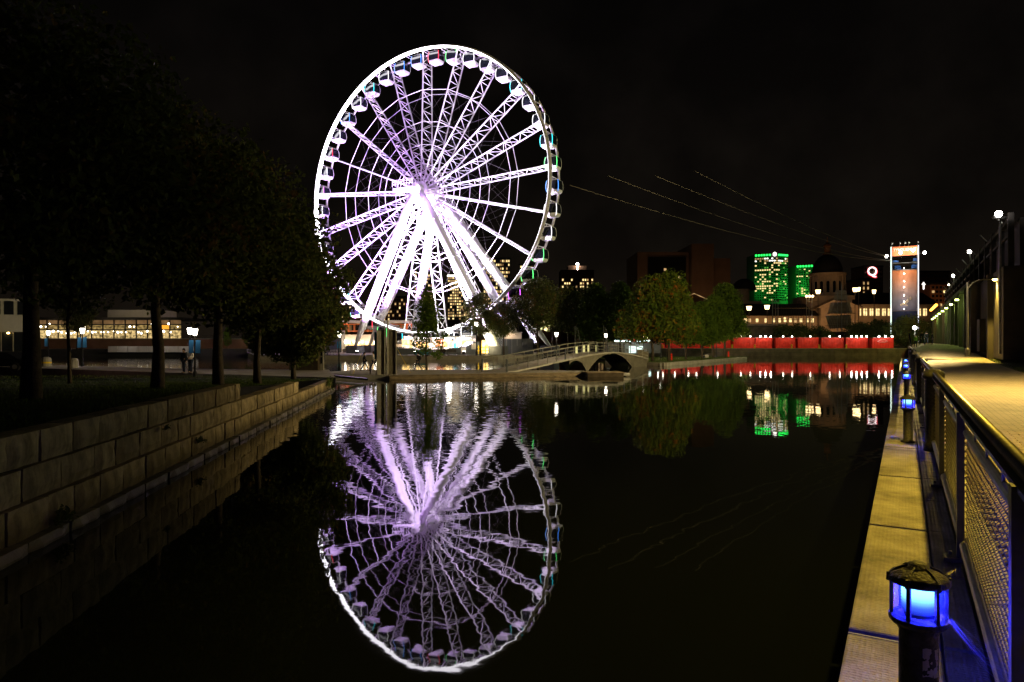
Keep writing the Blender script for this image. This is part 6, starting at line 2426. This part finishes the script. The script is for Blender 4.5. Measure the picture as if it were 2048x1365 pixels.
# station: grey hoarding, canopy, entrance
st = thing('boarding_station', 'long grey boarding station wall with a stepped ramp below the wheel', 'station', (gx(880, 116), 116, IZ))
y = 116
def su(px): return gx(px, y) - st.location.x
def sz(py): return gz(py, y) - IZ
prof = [(792, 697), (826, 697), (838, 703), (884, 703), (898, 697), (918, 696), (936, 684), (970, 684), (970, 709), (792, 709)]
pieces = [[prof[0], prof[1], prof[2], (838, 709.5), (792, 709.5)], [prof[2], prof[3], (884, 709.5), (838, 709.5)], [prof[3], prof[4], prof[5], (918, 709.5), (884, 709.5)],
          [prof[5], prof[6], (936, 709.5), (918, 709.5)], [prof[6], prof[7], (970, 709.5), (936, 709.5)]]
for pc in pieces:
    mb = MB()
    mb.extrude([(su(a), 0, sz(b_)) for a, b_ in reversed(pc)], (0, 3.0, 0))
    mb.build('wall_panel', M['hoarding'], st)
for a, b_, c, d in ((922, 932, 695, 708), (943, 952, 687, 699)):
    mb = MB()
    mb.box(((su(a) + su(b_)) / 2, -0.06, (sz(c) + sz(d)) / 2), (su(b_) - su(a), 0.1, sz(c) - sz(d)))
    mb.build('hatch', M['pale_wall'], st)
mb = MB()
mb.box(((su(796) + su(948)) / 2, 6.4, sz(686)), (su(948) - su(796), 0.3, sz(672) - sz(700)))
mb.build('bounce_wall', M['bounce_wall_paint'], st)  # wall added for the station lights to bounce off, behind the cabin windows
for k, (px, w_, h_, mm) in enumerate(((801, 1.5, 1.3, 'shop_glow'), (813, 0.8, 1.5, 'win_warm'), (835, 2.2, 0.9, 'shop_glow'), (872, 1.2, 1.4, 'orange_wood'), (889, 1.6, 1.1, 'shop_glow'), (905, 0.7, 1.6, 'teal'), (930, 2.0, 0.8, 'win_warm'))):
    mb = MB()
    mb.box((su(px), 6.2, sz(686) - 0.2 * (k % 3)), (w_, 0.08, h_))
    mb.build('booth_opening', M[mm], st)
mb = MB()
mb.box((su(882), 4.2, sz(674)), (su(944) - su(820), 5, 0.25))
mb.build('canopy', M['white_steel'], st)
for px in (822, 850, 880, 910, 940):
    mb = MB()
    mb.tube((su(px), 2.6, 0), (su(px), 2.6, sz(674)), 0.09, n=6)
    mb.build('canopy_post', M['white_steel'], st)
for px in (812, 838, 868, 893, 926):
    mb = MB()
    mb.box((su(px), 4.0, sz(676)), (1.3, 0.5, 0.12))
    mb.build('canopy_light', M['canopy_light'], st)
    point('station_light', (gx(px, 119.4), 119.4, gz(679, 119.5)), 1700, (1.0, 0.88, 0.74), 0.4)
mb = MB()
for zz in (697, 689, 681):
    mb.tube((su(794), 1.5, sz(zz)), (su(826), 1.5, sz(zz)), 0.04, n=4)
for px in (794, 802, 810, 818, 826):
    mb.tube((su(px), 1.5, sz(697)), (su(px), 1.5, sz(681)), 0.04, n=4)
mb.build('boarding_rail', M['white_steel'], st)
f_ = thing('station_floodlight', 'blazing floodlight on a pole above the station under the wheel', 'floodlight', (gx(898, 121), 121, IZ))
mb = MB()
mb.tube((0, 0, 0), (0, 0, gz(664, 121) - IZ), 0.07, n=6)
mb.build('pole', M['galv'], f_)
mb = MB()
mb.ball((0, -0.1, gz(662, 121) - IZ), 0.5, 10, 6)
mb.build('lamp', M['lamp_flood'], f_)
point('station_flood', (gx(898, 119.6), 119.6, gz(661, 121)), 1500, (1.0, 0.9, 0.7), 0.4)
en = thing('entrance_canopy', 'brilliant white slanting entrance canopy with a yellow gate beneath it', 'canopy', (gx(980, 114), 114.2, IZ))
y = 114
def eu(px): return gx(px, y) - en.location.x
def ez(py): return gz(py, y) - IZ
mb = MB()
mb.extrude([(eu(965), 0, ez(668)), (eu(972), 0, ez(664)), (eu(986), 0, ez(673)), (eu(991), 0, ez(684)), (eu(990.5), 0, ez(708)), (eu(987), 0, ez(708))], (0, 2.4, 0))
mb.build('canopy_sheet', emit('canopy_self_glow', (1.0, 0.93, 0.78), 3.2), en)  # sheet emits its own brightness, standing in for lamps lighting it
for px in (957, 963, 971, 978):
    mb = MB()
    mb.box((eu(px), -0.05, ez(700)), (0.14, 0.12, ez(692) - ez(709)))
    mb.build('gate_post', M['yellow'], en)
for zz in (695, 702):
    mb = MB()
    mb.box((eu(967), -0.05, ez(zz)), (eu(980) - eu(955), 0.1, 0.12))
    mb.build('gate_bar', M['yellow'], en)
mb = MB()
mb.box((eu(976), 1.6, ez(694)), (eu(988) - eu(962), 0.2, 2.2))
mb.build('back_glow', M['shop_glow'], en)
point('entrance_light', (gx(974, 112.6), 112.6, gz(690, 113)), 420, (1.0, 0.82, 0.42), 0.4)
hb = thing('site_hoarding', 'dark blue grey hoarding wall right of the entrance canopy', 'wall', (gx(1025, 118), 118, IZ))
for k in range(7):
    mb = MB()
    w_ = (gx(1066, 118) - gx(992, 118)) / 7
    mb.box((gx(992, 118) - hb.location.x + w_ * (k + 0.5), 0, 1.35), (w_ - 0.03, 0.2, 2.7))
    mb.build('panel', M['hoarding'], hb)
t = thing('ticket_cabin', 'pale cabin with a warm lit wall behind the dark hoarding', 'cabin', (gx(1023, 124), 124, IZ))
mb = MB()
mb.bevbox((0, 0, 1.9), (3.6, 2.4, 3.8), 0.04)
mb.build('wall', M['pale_wall'], t)
mb = MB()
mb.box((0, 0, 3.9), (3.9, 2.7, 0.16))
mb.build('roof', M['galv'], t)
point('cabin_light', (gx(1018, 122), 122, 3.0), 110, (1.0, 0.72, 0.42), 0.2)

# ------------------------------------------------------------------ left: glass hall, pale block, terrace wall, white wall
y = 150.0
gh = thing('glass_hall', 'long low glass hall glowing yellow inside, beyond the far pool', 'hall', (gx(210, y), y, 0))
def hu(px): return gx(px, y) - gh.location.x
x0, x1 = hu(72), hu(362)
zf, zt = gz(677, y), gz(640, y)
mb = MB()
mb.box(((x0 + x1) / 2, 6, zf - 0.5), (x1 - x0 + 1, 13, 1.0))
mb.build('floor_slab', M['concrete'], gh)
mb = MB()
mb.box(((x0 + x1) / 2, 6, zt + 0.25), (x1 - x0 + 2, 14, 0.5))
mb.build('roof', M['roof_dark'], gh)
mb = MB()
mb.box((hu(252), 7, gz(630, y)), (hu(305) - hu(205), 9, 2.4))
mb.build('upper_box', M['pale_wall'], gh)
M['hall_glow'] = emit('hall_interior_glow', (1.0, 0.66, 0.22), 0.26, 0.9, 1.6)
M['hall_glow2'] = emit('hall_interior_glow_bright', (1.0, 0.70, 0.28), 0.6, 0.9, 1.9)
M['hall_orange'] = emit('hall_orange_sign', (1.0, 0.36, 0.03), 1.4)
nc = 13
for k in range(nc):
    xa, xb = x0 + (x1 - x0) * k / nc, x0 + (x1 - x0) * (k + 1) / nc
    zm = gz(660, y)
    for r0, r1, mm in ((zf, zm - 0.12, 'hall_glow2'), (zm + 0.12, gz(650, y), 'hall_glow'), (gz(649, y), zt - 0.1, 'win_dim')):
        mb = MB()
        mb.box(((xa + xb) / 2, 0.2, (r0 + r1) / 2), (xb - xa - 0.2, 0.1, r1 - r0))
        mb.build('pane', M['hall_orange'] if (k == nc - 2 and mm == 'hall_glow') else M[mm], gh)
    mb = MB()
    mb.box((xa, 0.0, (zf + zt) / 2), (0.16, 0.3, zt - zf))
    mb.build('mullion', M['roof_dark'], gh)
for zz in (660, 649.5):
    mb = MB()
    mb.box(((x0 + x1) / 2, 0.02, gz(zz, y)), (x1 - x0, 0.26, 0.24))
    mb.build('transom', M['roof_dark'], gh)
bulb = MB()
bulb.ball((0, 0, 0), 0.19, 7, 4)
bulbm = bulb.mesh('ceiling_lamp', M['lamp_white'])
for k in range(34):
    px = 76 + 8.4 * k + rnd.uniform(-3, 3)
    py = rnd.choice((663, 665, 667, 654, 648))
    o = link('ceiling_lamp', bulbm, gh, (hu(px), -0.1, gz(py, y)))
    s_ = rnd.uniform(0.5, 1.3)
    o.scale = (s_, s_, s_)
for px in (110, 210, 310):
    point('hall_spill', (gx(px, 147), 147, 4.5), 260, (1.0, 0.75, 0.4), 0.5)
point('upper_box_light', (gx(250, 147), 147, gz(640, 150) + 1.5), 130, (1.0, 0.82, 0.45), 0.4)
tb_ = thing('terrace_wall', 'long brown brick terrace wall under the glass hall', 'wall', (gx(330, 146), 146, 0))
tw_ = gx(640, 146) - gx(60, 146)
mb = MB()
mb.box((0, 0, (gz(679, 146)) / 2 - 0.3), (tw_, 1.0, gz(679, 146) + 0.6))
mb.build('wall', M['brick_brown'], tb_)
mb = MB()
mb.box((0, -0.1, gz(679, 146) + 0.08), (tw_, 1.3, 0.14))
mb.build('coping', M['concrete'], tb_)
mb = MB()
mb.tube((-tw_ / 2, -0.3, gz(672, 146)), (tw_ / 2, -0.3, gz(672, 146)), 0.035, n=4)
for k in range(40):
    xx = -tw_ / 2 + tw_ * k / 39
    mb.tube((xx, -0.3, gz(679, 146)), (xx, -0.3, gz(672, 146)), 0.03, n=4)
mb.build('terrace_rail', M['dark_metal'], tb_)
wh = thing('white_pool_wall', 'low white panelled wall standing at the edge of the far pool', 'wall', (gx(300, 133.4), 133.4, -0.1))
for k in range(9):
    w_ = (gx(395, 133) - gx(214, 133)) / 9
    mb = MB()
    mb.box((gx(214, 133) - wh.location.x + w_ * (k + 0.5), 0, 0.1), (w_ - 0.12, 0.25, 1.15))
    mb.build('panel', M['pale_wall'], wh)
mb = MB()
mb.box((0, -0.25, -0.62), (gx(405, 133) - gx(205, 133), 0.9, 0.3))
mb.build('plinth', M['black'], wh)
for px in (245, 320, 375):
    point('pool_wall_light', (gx(px, 131.5), 131.5, 2.4), 70, (1.0, 0.93, 0.85), 0.3)
pb = thing('concrete_block_building', 'pale concrete building with a dark glazed ground floor at the far left edge', 'building', (gx(10, 95), 95, -0.7), R(34))
pb.scale = (0.82, 1, 1)
y = 95
def bu(px): return gx(px, y) - pb.location.x
mb = MB()
mb.box((bu(-30), 6, gz(631, y) + 0.7), (bu(52) - bu(-112), 12, gz(598, y) - gz(664, y)))
mb.build('upper_wall', M['pale_wall'], pb)
for k in range(4):
    mb = MB()
    mb.box((bu(6 + 26 * k - 40), -0.02, gz(616, y) + 0.7), (1.3, 0.14, 1.9))
    mb.build('window', M['glass_dark'], pb)
mb = MB()
mb.box((bu(-30), 6.6, gz(684, y) + 0.7), (bu(50) - bu(-112), 11.2, gz(664, y) - gz(706, y)))
mb.build('ground_floor', M['roof_dark'], pb)
for k in range(6):
    mb = MB()
    mb.box((bu(2 + 24 * k - 60), 0.86, gz(684, y) + 0.7), (1.4, 0.1, 2.4))
    mb.build('pane', M['glass_dark'], pb)
    mb = MB()
    mb.box((bu(-10 + 24 * k - 60), 0.8, gz(684, y) + 0.7), (0.14, 0.24, 2.7))
    mb.build('mullion', M['gate_pale'], pb)
mb = MB()
mb.ball((bu(16), 0.6, gz(666.5, y) + 0.7), 0.2, 8, 4, 0.5)
mb.build('ceiling_lamp', M['lamp_sodium'], pb)
mb = MB()
mb.prism([(gx(-110, 93), 93), (gx(70, 93), 93), (gx(64, 106), 106), (gx(-110, 108), 108)], -3, -0.7)
tag(mb.build('forecourt', M['paving']), kind='structure')
point('block_wash', (gx(20, 84), 84, 4.0), 240, (0.9, 0.95, 0.45), 0.4)
# round stone bollards on the promenade
sb = MB()
sb.lathe([(0.26, 0), (0.26, 0.5), (0.22, 0.62), (0.10, 0.68)], (0, 0, 0), 12)
sbm = sb.mesh('stone_bollard', M['concrete'])
band = MB()
band.lathe([(0.265, 0.22), (0.268, 0.26), (0.268, 0.30), (0.265, 0.34)], (0, 0, 0), 12)
bandm = band.mesh('yellow_band', M['yellow'])
for px, y_, k, lb in ((93, 60.5, 1, 'squat stone bollard with a yellow band on the promenade'), (147, 57, 0, 'plain squat stone bollard behind the thin tree trunk')):
    o = link('stone_bollard', sbm, None, (gx(px, y_), y_, -0.66))
    o.scale = (1.5, 1.5, 1.25)
    tag(o, lb, 'bollard')
    if k: link('yellow_band', bandm, o)
for px in (240, 120):
    point('promenade_lamp', (gx(px, 50), 50, 2.6), 26, (1.0, 0.55, 0.45), 0.2)
# parked dark car at the far left
car = thing('parked_car', 'dark parked car half hidden behind the biggest tree at the left edge', 'car', (gx(8, 52), 52, -0.66), R(4))
mb = MB()
sec = [(-2.1, 0.35), (-2.15, 0.75), (-1.3, 0.88), (-0.75, 1.38), (0.75, 1.42), (1.5, 0.92), (2.1, 0.82), (2.15, 0.35)]
mb.extrude([(x, -0.85, z) for x, z in sec], (0, 1.7, 0))
M['car_paint'] = mat('dark_car_paint', (0.012, 0.012, 0.016), 0.2, 0.3)
mb.build('body', M['car_paint'], car)
mb = MB()
mb.extrude([(x, -0.87, z) for x, z in [(-1.1, 0.92), (-0.68, 1.32), (0.7, 1.35), (1.25, 0.94)]], (0, 1.74, 0))
mb.build('window', M['glass_dark'], car)
for sx in (-1.3, 1.35):
    for sy in (-0.82, 0.82):
        mb = MB()
        mb.tube((sx, sy - 0.1, 0.32), (sx, sy + 0.1, 0.32), 0.32, n=14)
        wv = mb.build('wheel', M['black'], car)
        mb = MB()
        mb.tube((sx, sy - 0.11, 0.32), (sx, sy + 0.11, 0.32), 0.19, n=10)
        mb.build('rim', M['galv'], wv)

# ------------------------------------------------------------------ people
def skin_mesh(name, verts, edges, radii, m, sub=1, root=0):
    me = bpy.data.meshes.new(name)
    me.from_pydata(verts, edges, [])
    o = bpy.data.objects.new(name, me)
    COL.objects.link(o)
    md = o.modifiers.new('skin', 'SKIN')
    for i, r_ in enumerate(radii):
        sv = me.skin_vertices[0].data[i]
        sv.radius = r_ if isinstance(r_, tuple) else (r_, r_)
        sv.use_root = (i == root)
    if sub:
        ss = o.modifiers.new('sub', 'SUBSURF')
        ss.levels = sub
        ss.render_levels = sub
    dg = bpy.context.evaluated_depsgraph_get()
    nm = bpy.data.meshes.new_from_object(o.evaluated_get(dg))
    bpy.data.objects.remove(o)
    nm.materials.clear()
    nm.materials.append(m)
    nm.polygons.foreach_set('use_smooth', [True] * len(nm.polygons))
    nm.name = name
    return nm
def person(label, loc, rz, pose='walk', top='coat_dark', legs='denim', h=1.72, bag=False):
    """a standing, striding or seated figure; y is where it faces"""
    t = thing('person', label, 'person', loc, rz)
    k = h / 1.72
    t.scale = (k, k, k)
    st_ = 0.30 if pose == 'walk' else 0.03
    if pose == 'sit':
        hip, kl, kr, fl_, fr__ = 0.52, (-0.11, 0.42, 0.54), (0.11, 0.42, 0.54), (-0.11, 0.46, 0.08), (0.12, 0.55, 0.08)
    else:
        hip = 0.92 if pose != 'walk' else 0.89
        kl, kr = (-0.10, st_ * 0.62, 0.50), (0.10, -st_ * 0.30, 0.48)
        fl_, fr__ = (-0.10, st_ * 1.05, 0.08), (0.10, -st_ * 1.25, 0.11)
    dz = hip - 0.92
    swing = 0.20 if pose == 'walk' else 0.05
    if pose == 'sit':
        el, er, wl2, wr2 = (-0.25, 0.10, 0.72), (0.25, 0.10, 0.72), (-0.14, 0.34, 0.62), (0.14, 0.34, 0.62)
    elif pose == 'arms':
        el, er, wl2, wr2 = (-0.25, 0.02, 1.12), (0.25, 0.02, 1.12), (-0.10, 0.24, 1.14), (0.12, 0.24, 1.10)
    else:
        el, er, wl2, wr2 = (-0.24, -swing * 0.6, 1.10 + dz), (0.24, swing * 0.3, 1.10 + dz), (-0.25, -swing * 0.5, 0.86 + dz), (0.25, swing * 1.3, 0.88 + dz)
    V = [(0, 0, 0.96 + dz), (0, 0.01, 1.18 + dz), (0, 0, 1.40 + dz), (0, 0.01, 1.50 + dz), (0, 0.03, 1.60 + dz), (0, 0.02, 1.70 + dz),
         (-0.18, 0, 1.41 + dz), el, wl2, (0.18, 0, 1.41 + dz), er, wr2, (-0.09, 0, 0.90 + dz), kl, fl_, (0.09, 0, 0.90 + dz), kr, fr__,
         (fl_[0], fl_[1] + 0.15, fl_[2] - 0.045), (fr__[0], fr__[1] + 0.15, fr__[2] - 0.03),
         (wl2[0], wl2[1] + 0.03, wl2[2] - 0.09), (wr2[0], wr2[1] + 0.03, wr2[2] - 0.09)]
    E = [(0, 1), (1, 2), (2, 3), (3, 4), (4, 5), (2, 6), (6, 7), (7, 8), (2, 9), (9, 10), (10, 11), (0, 12), (12, 13), (13, 14), (0, 15), (15, 16), (16, 17), (14, 18), (17, 19), (8, 20), (11, 21)]
    Rd = [(0.13, 0.10), (0.125, 0.09), (0.14, 0.095), 0.052, (0.082, 0.098), (0.074, 0.085), 0.066, 0.042, 0.030, 0.066, 0.042, 0.030, 0.085, 0.055, 0.036, 0.085, 0.055, 0.036, 0.032, 0.032, (0.035, 0.018), (0.035, 0.018)]
    b = link('body', skin_mesh('body', V, E, Rd, M['skin'], 1), t)
    # fingers and nose, small tapered pieces rooted in the palm and the face
    fb_ = MB()
    for hi, sx in ((20, -1), (21, 1)):
        hx, hy, hz = V[hi]
        for q in range(4):
            ln = (0.06, 0.072, 0.068, 0.05)[q]
            p0 = Vector((hx, hy - 0.02 + 0.018 * q, hz + 0.01))
            fb_.path([p0, p0 + Vector((-sx * 0.004, 0.004, -ln * 0.6)), p0 + Vector((-sx * 0.016, 0.010, -ln))], [0.0095, 0.0085, 0.006], 5)
        p0 = Vector((hx, hy + 0.03, hz + 0.05))
        fb_.path([p0, p0 + Vector((0, 0.03, -0.03)), p0 + Vector((0, 0.035, -0.06))], [0.011, 0.010, 0.007], 5)
    fb_.build('fingers', M['skin'], b)
    fc = MB()
    fc.path([(0, 0.115, 1.645 + dz), (0, 0.135, 1.605 + dz), (0, 0.115, 1.595 + dz)], [0.008, 0.014, 0.008], 5)
    for sx in (-1, 1):
        fc.ball((sx * 0.032, 0.105, 1.635 + dz), 0.010, 6, 4)
        fc.path([(sx * 0.088, 0.015, 1.645 + dz), (sx * 0.094, 0.005, 1.62 + dz), (sx * 0.086, 0.018, 1.595 + dz)], 0.010, 5)
    fc.build('face_features', M['skin'], b)
    # clothes follow the body, a little larger
    tv = [V[0], V[1], V[2], V[6], V[7], tuple(Vector(V[7]).lerp(Vector(V[8]), 0.92)), V[9], V[10], tuple(Vector(V[10]).lerp(Vector(V[11]), 0.92)), (0, 0.0, 0.86 + dz), (0, 0.005, 1.455 + dz)]
    te = [(9, 0), (0, 1), (1, 2), (2, 3), (3, 4), (4, 5), (2, 6), (6, 7), (7, 8), (2, 10)]
    tr_ = [(0.17, 0.125), (0.152, 0.115), (0.168, 0.12), 0.084, 0.060, 0.048, 0.084, 0.060, 0.048, (0.17, 0.125), (0.075, 0.07)]
    link('jacket', skin_mesh('jacket', tv, te, tr_, M[top], 1, 1), t)
    lv = [(0, 0, 0.95 + dz), V[12], V[13], tuple(Vector(V[13]).lerp(Vector(V[14]), 0.93)), V[15], V[16], tuple(Vector(V[16]).lerp(Vector(V[17]), 0.93))]
    le = [(0, 1), (1, 2), (2, 3), (0, 4), (4, 5), (5, 6)]
    link('trousers', skin_mesh('trousers', lv, le, [(0.148, 0.115), 0.102, 0.070, 0.055, 0.102, 0.070, 0.055], M[legs], 1), t)
    for q in (14, 17):
        a = Vector(V[q])
        link('shoe', skin_mesh('shoe', [tuple(a + Vector((0, -0.05, -0.03))), tuple(a + Vector((0, 0.06, -0.035))), tuple(a + Vector((0, 0.17, -0.045)))], [(0, 1), (1, 2)], [(0.045, 0.042), (0.05, 0.04), (0.042, 0.028)], M['black'], 1), t)
    hb_ = MB()
    prof = [(0.098 * math.cos(R(q)), 1.655 + dz + 0.115 * math.sin(R(q))) for q in range(-8, 88, 12)]
    hb_.lathe(prof, (0, 0.008, 0), 14)
    hb_.ball((0, -0.035, 1.60 + dz), 0.085, 10, 6)
    hb_.build('hair', M['hair'], t, True)
    if bag:
        mb = MB()
        mb.bevbox((0, -0.19, 1.22 + dz), (0.30, 0.16, 0.42), 0.04)
        mb.build('backpack', M['black'], t)
    return t
person('person in dark clothes striding across the dock under the wheel', (gx(729, 60), 60, DZ), R(-80), 'walk', 'coat_dark', 'denim', 1.70)
person('person in a pale shirt walking on the dock beside the grey gate panels', (gx(747.5, 60.6), 60.6, DZ), R(80), 'walk', 'shirt_white', 'denim', 1.72)
person('person in a dark coat walking on the dock left of the slim tree', (gx(836, 61), 61, DZ), R(80), 'walk', 'coat_dark', 'denim', 1.70, True)
person('person in a dark jacket standing on the promenade by the twin lantern', (gx(368, 47), 47, -0.655), R(150), 'stand', 'coat_dark', 'denim', 1.72)
person('person in a white shirt with raised forearms standing by the twin lantern', (gx(381, 47.3), 47.3, -0.655), R(165), 'arms', 'shirt_white', 'denim', 1.74)
pp = so(100, 3.0)
def far_person(label, px, y_, top, rz, pose='walk', h=1.75):
    x_ = gx(px, y_)
    s_, o_ = x_ * DX + y_ * DY, x_ * DY - y_ * DX
    return person(label, (x_, y_, pz(s_, o_)), rz, pose, top, 'denim', h)
far_person('person in a green jacket at the far end of the path, beside the railing', 1831, 90, 'coat_green', R(170), 'stand', 1.65)
far_person('person in a black coat in the middle of the far path, before a bright glow', 1844, 86, 'coat_dark', R(178), 'walk', 1.8)
far_person('person in dark clothes right of the black coated one on the far path', 1853, 92, 'coat_dark', R(-20), 'walk', 1.78)
far_person('person in dark clothes standing by the hangar corner on the far path', 1865, 97, 'coat_dark', R(60), 'stand', 1.72)
gl_ = so_thing('path_lamp', 'bright low lamp glowing behind the walkers at the far end of the path', 'lamp', 108, 1.2, 1.1)
mb = MB()
mb.tube((0, 0, 0), (0, 0, 2.1), 0.05, n=6)
mb.build('pole', M['galv'], gl_)
mb = MB()
mb.ball((0, 0, 2.3), 0.24, 10, 6)
mb.build('lamp_globe', M['lamp_flood'], gl_)
point('path_lamp_light', so(106.8, 1.4, 3.2), 320, (1.0, 0.95, 0.75), 0.3)
# benches on the island bank with two sitters, bench on the islet
bn = MB()
for k in range(3):
    bn.box((0, -0.12 + 0.14 * k, 0.45), (1.5, 0.11, 0.04))
bnm = bn.mesh('seat', M['wood_dark'])
bk = MB()
for k in range(3):
    bk.box((0, 0.27 + 0.03 * k, 0.58 + 0.14 * k), (1.5, 0.04, 0.11))
bkm = bk.mesh('backrest', M['wood_dark'])
bg = MB()
bg.box((0, 0.02, 0.22), (0.05, 0.4, 0.44))
bg.tube((0, 0.22, 0.42), (0, 0.36, 0.95), 0.025, n=5)
bgm = bg.mesh('bench_leg', M['dark_metal'])
for px, lb in ((884, 'dark bench on the island bank with two people sitting close together'), (904, 'empty dark bench next to the one with two sitters')):
    t = thing('park_bench', lb, 'bench', (gx(px, 110.6), 110.6, IZ + 0.03), R(176), 'benches on the island bank')
    link('seat', bnm, t)
    link('backrest', bkm, t)
    for sx in (-0.6, 0.6):
        link('bench_leg', bgm, t, (sx, 0, 0))
person('person in dark clothes sitting at the left end of the island bench', (gx(882, 110.5), 110.5, IZ + 0.0), R(176), 'sit', 'coat_dark', 'denim', 1.7)
person('person in dark clothes sitting at the right end of the same bench', (gx(888, 110.5), 110.5, IZ + 0.0), R(190), 'sit', 'coat_dark', 'denim', 1.66)
person('person sitting low under the islet trees beside a pale bag', (gx(1405, 105), 105, -1.25), R(200), 'sit', 'coat_dark', 'denim', 1.7)
mb = MB()
mb.bevbox((gx(1412, 105), 105, -0.75), (0.7, 0.3, 0.5), 0.08)
tag(mb.build('bag', M['pale_wall']), 'pale bag on the islet grass beside the sitting person', 'bag')
# bicycle and rider resting by the bank
by = thing('bicycle', 'bicycle standing on the island bank left of the dock lantern', 'bicycle', (gx(664, 110.6), 110.6, IZ), R(8))
for sx in (-0.52, 0.52):
    mb = MB()
    mb.path([(sx + 0.34 * math.cos(2 * math.pi * k / 20), 0, 0.34 + 0.34 * math.sin(2 * math.pi * k / 20)) for k in range(20)], 0.022, 5, True)
    wv = mb.build('wheel', M['black'], by)
    mb = MB()
    for k in range(6):
        a = math.pi * k / 6
        mb.tube((sx + 0.33 * math.cos(a), 0, 0.34 + 0.33 * math.sin(a)), (sx - 0.33 * math.cos(a), 0, 0.34 - 0.33 * math.sin(a)), 0.005, n=3)
    mb.build('spokes', M['galv'], wv)
mb = MB()
for p, q in (((-0.52, 0, 0.34), (-0.08, 0, 0.32)), ((-0.08, 0, 0.32), (-0.2, 0, 0.85)), ((-0.52, 0, 0.34), (-0.17, 0, 0.75)), ((-0.17, 0, 0.75), (0.36, 0, 0.8)), ((-0.08, 0, 0.32), (0.38, 0, 0.72)), ((0.52, 0, 0.34), (0.34, 0, 0.95))):
    mb.tube(p, q, 0.02, n=5)
mb.build('frame', M['pale_wall'], by)
mb = MB()
mb.bevbox((-0.2, 0, 0.88), (0.26, 0.14, 0.06), 0.015)
mb.build('saddle', M['black'], by)
mb = MB()
mb.tube((0.30, -0.28, 0.98), (0.30, 0.28, 0.98), 0.015, n=5)
mb.build('handlebar', M['black'], by)
person('person in dark clothes sitting by the bicycle on the island bank', (gx(650, 110.8), 110.8, IZ - 0.05), R(-100), 'sit', 'coat_dark', 'denim', 1.7)
mb = MB()
mb.bevbox((gx(844, 109.6), 109.6, IZ + 0.5), (2.0, 0.3, 0.8), 0.03)
tag(mb.build('bank_sign', M['teal']), 'low teal board on the island bank behind the walking person', 'sign board')

# weeds in the wall joints
for y_, z_, sc, lb in ((10.6, -1.22, 0.34, 'largest weed tuft growing at the wall foot near the viewer'), (14.9, -0.34, 0.20, 'weed tuft hanging from the upper joint of the wall'),
                       (17.1, -0.95, 0.26, 'upright weed growing in the lower wall joint'), (39.5, -1.0, 0.75, 'big weed bush at the far end of the wall by the dock')):
    rg = random.Random(int(y_ * 10))
    mb = MB()
    for k in range(26):
        a, el = rg.uniform(-1.5, 1.5), rg.uniform(0.0, 1.3)
        d = Vector((math.cos(a) * math.cos(el) * 0.6, math.sin(a) * math.cos(el), math.sin(el))) * sc * rg.uniform(0.4, 1.0)
        b0 = Vector((0.02, rg.uniform(-0.5, 0.5) * sc, rg.uniform(-0.05, 0.1) * sc))
        tip = b0 + d + Vector((0, 0, -0.35 * sc * rg.random()))
        mid = b0 + d * 0.55 + Vector((0, 0, 0.1 * sc))
        mb.path([b0, mid, tip], [0.004, 0.003, 0.001], 3)
        for j in range(7):
            f = 0.25 + 0.75 * j / 6
            c = b0 + (mid - b0) * (f / 0.55) if f < 0.55 else mid + (tip - mid) * ((f - 0.55) / 0.45)
            u = Vector((rg.uniform(-1, 1), rg.uniform(-1, 1), rg.uniform(-0.6, 0.8))).normalized() * sc * rg.uniform(0.10, 0.20)
            w = u.orthogonal().normalized() * u.length * 0.32
            mb.add([c, c + u * 0.5 + w, c + u, c + u * 0.5 - w], [(0, 1, 2, 3)])
    o = mb.build('weed', M['bush'], None, False, (wx(y_) + 0.04, y_, z_), wall_ang)
    tag(o, lb, 'weed', 'weeds in the stone wall')
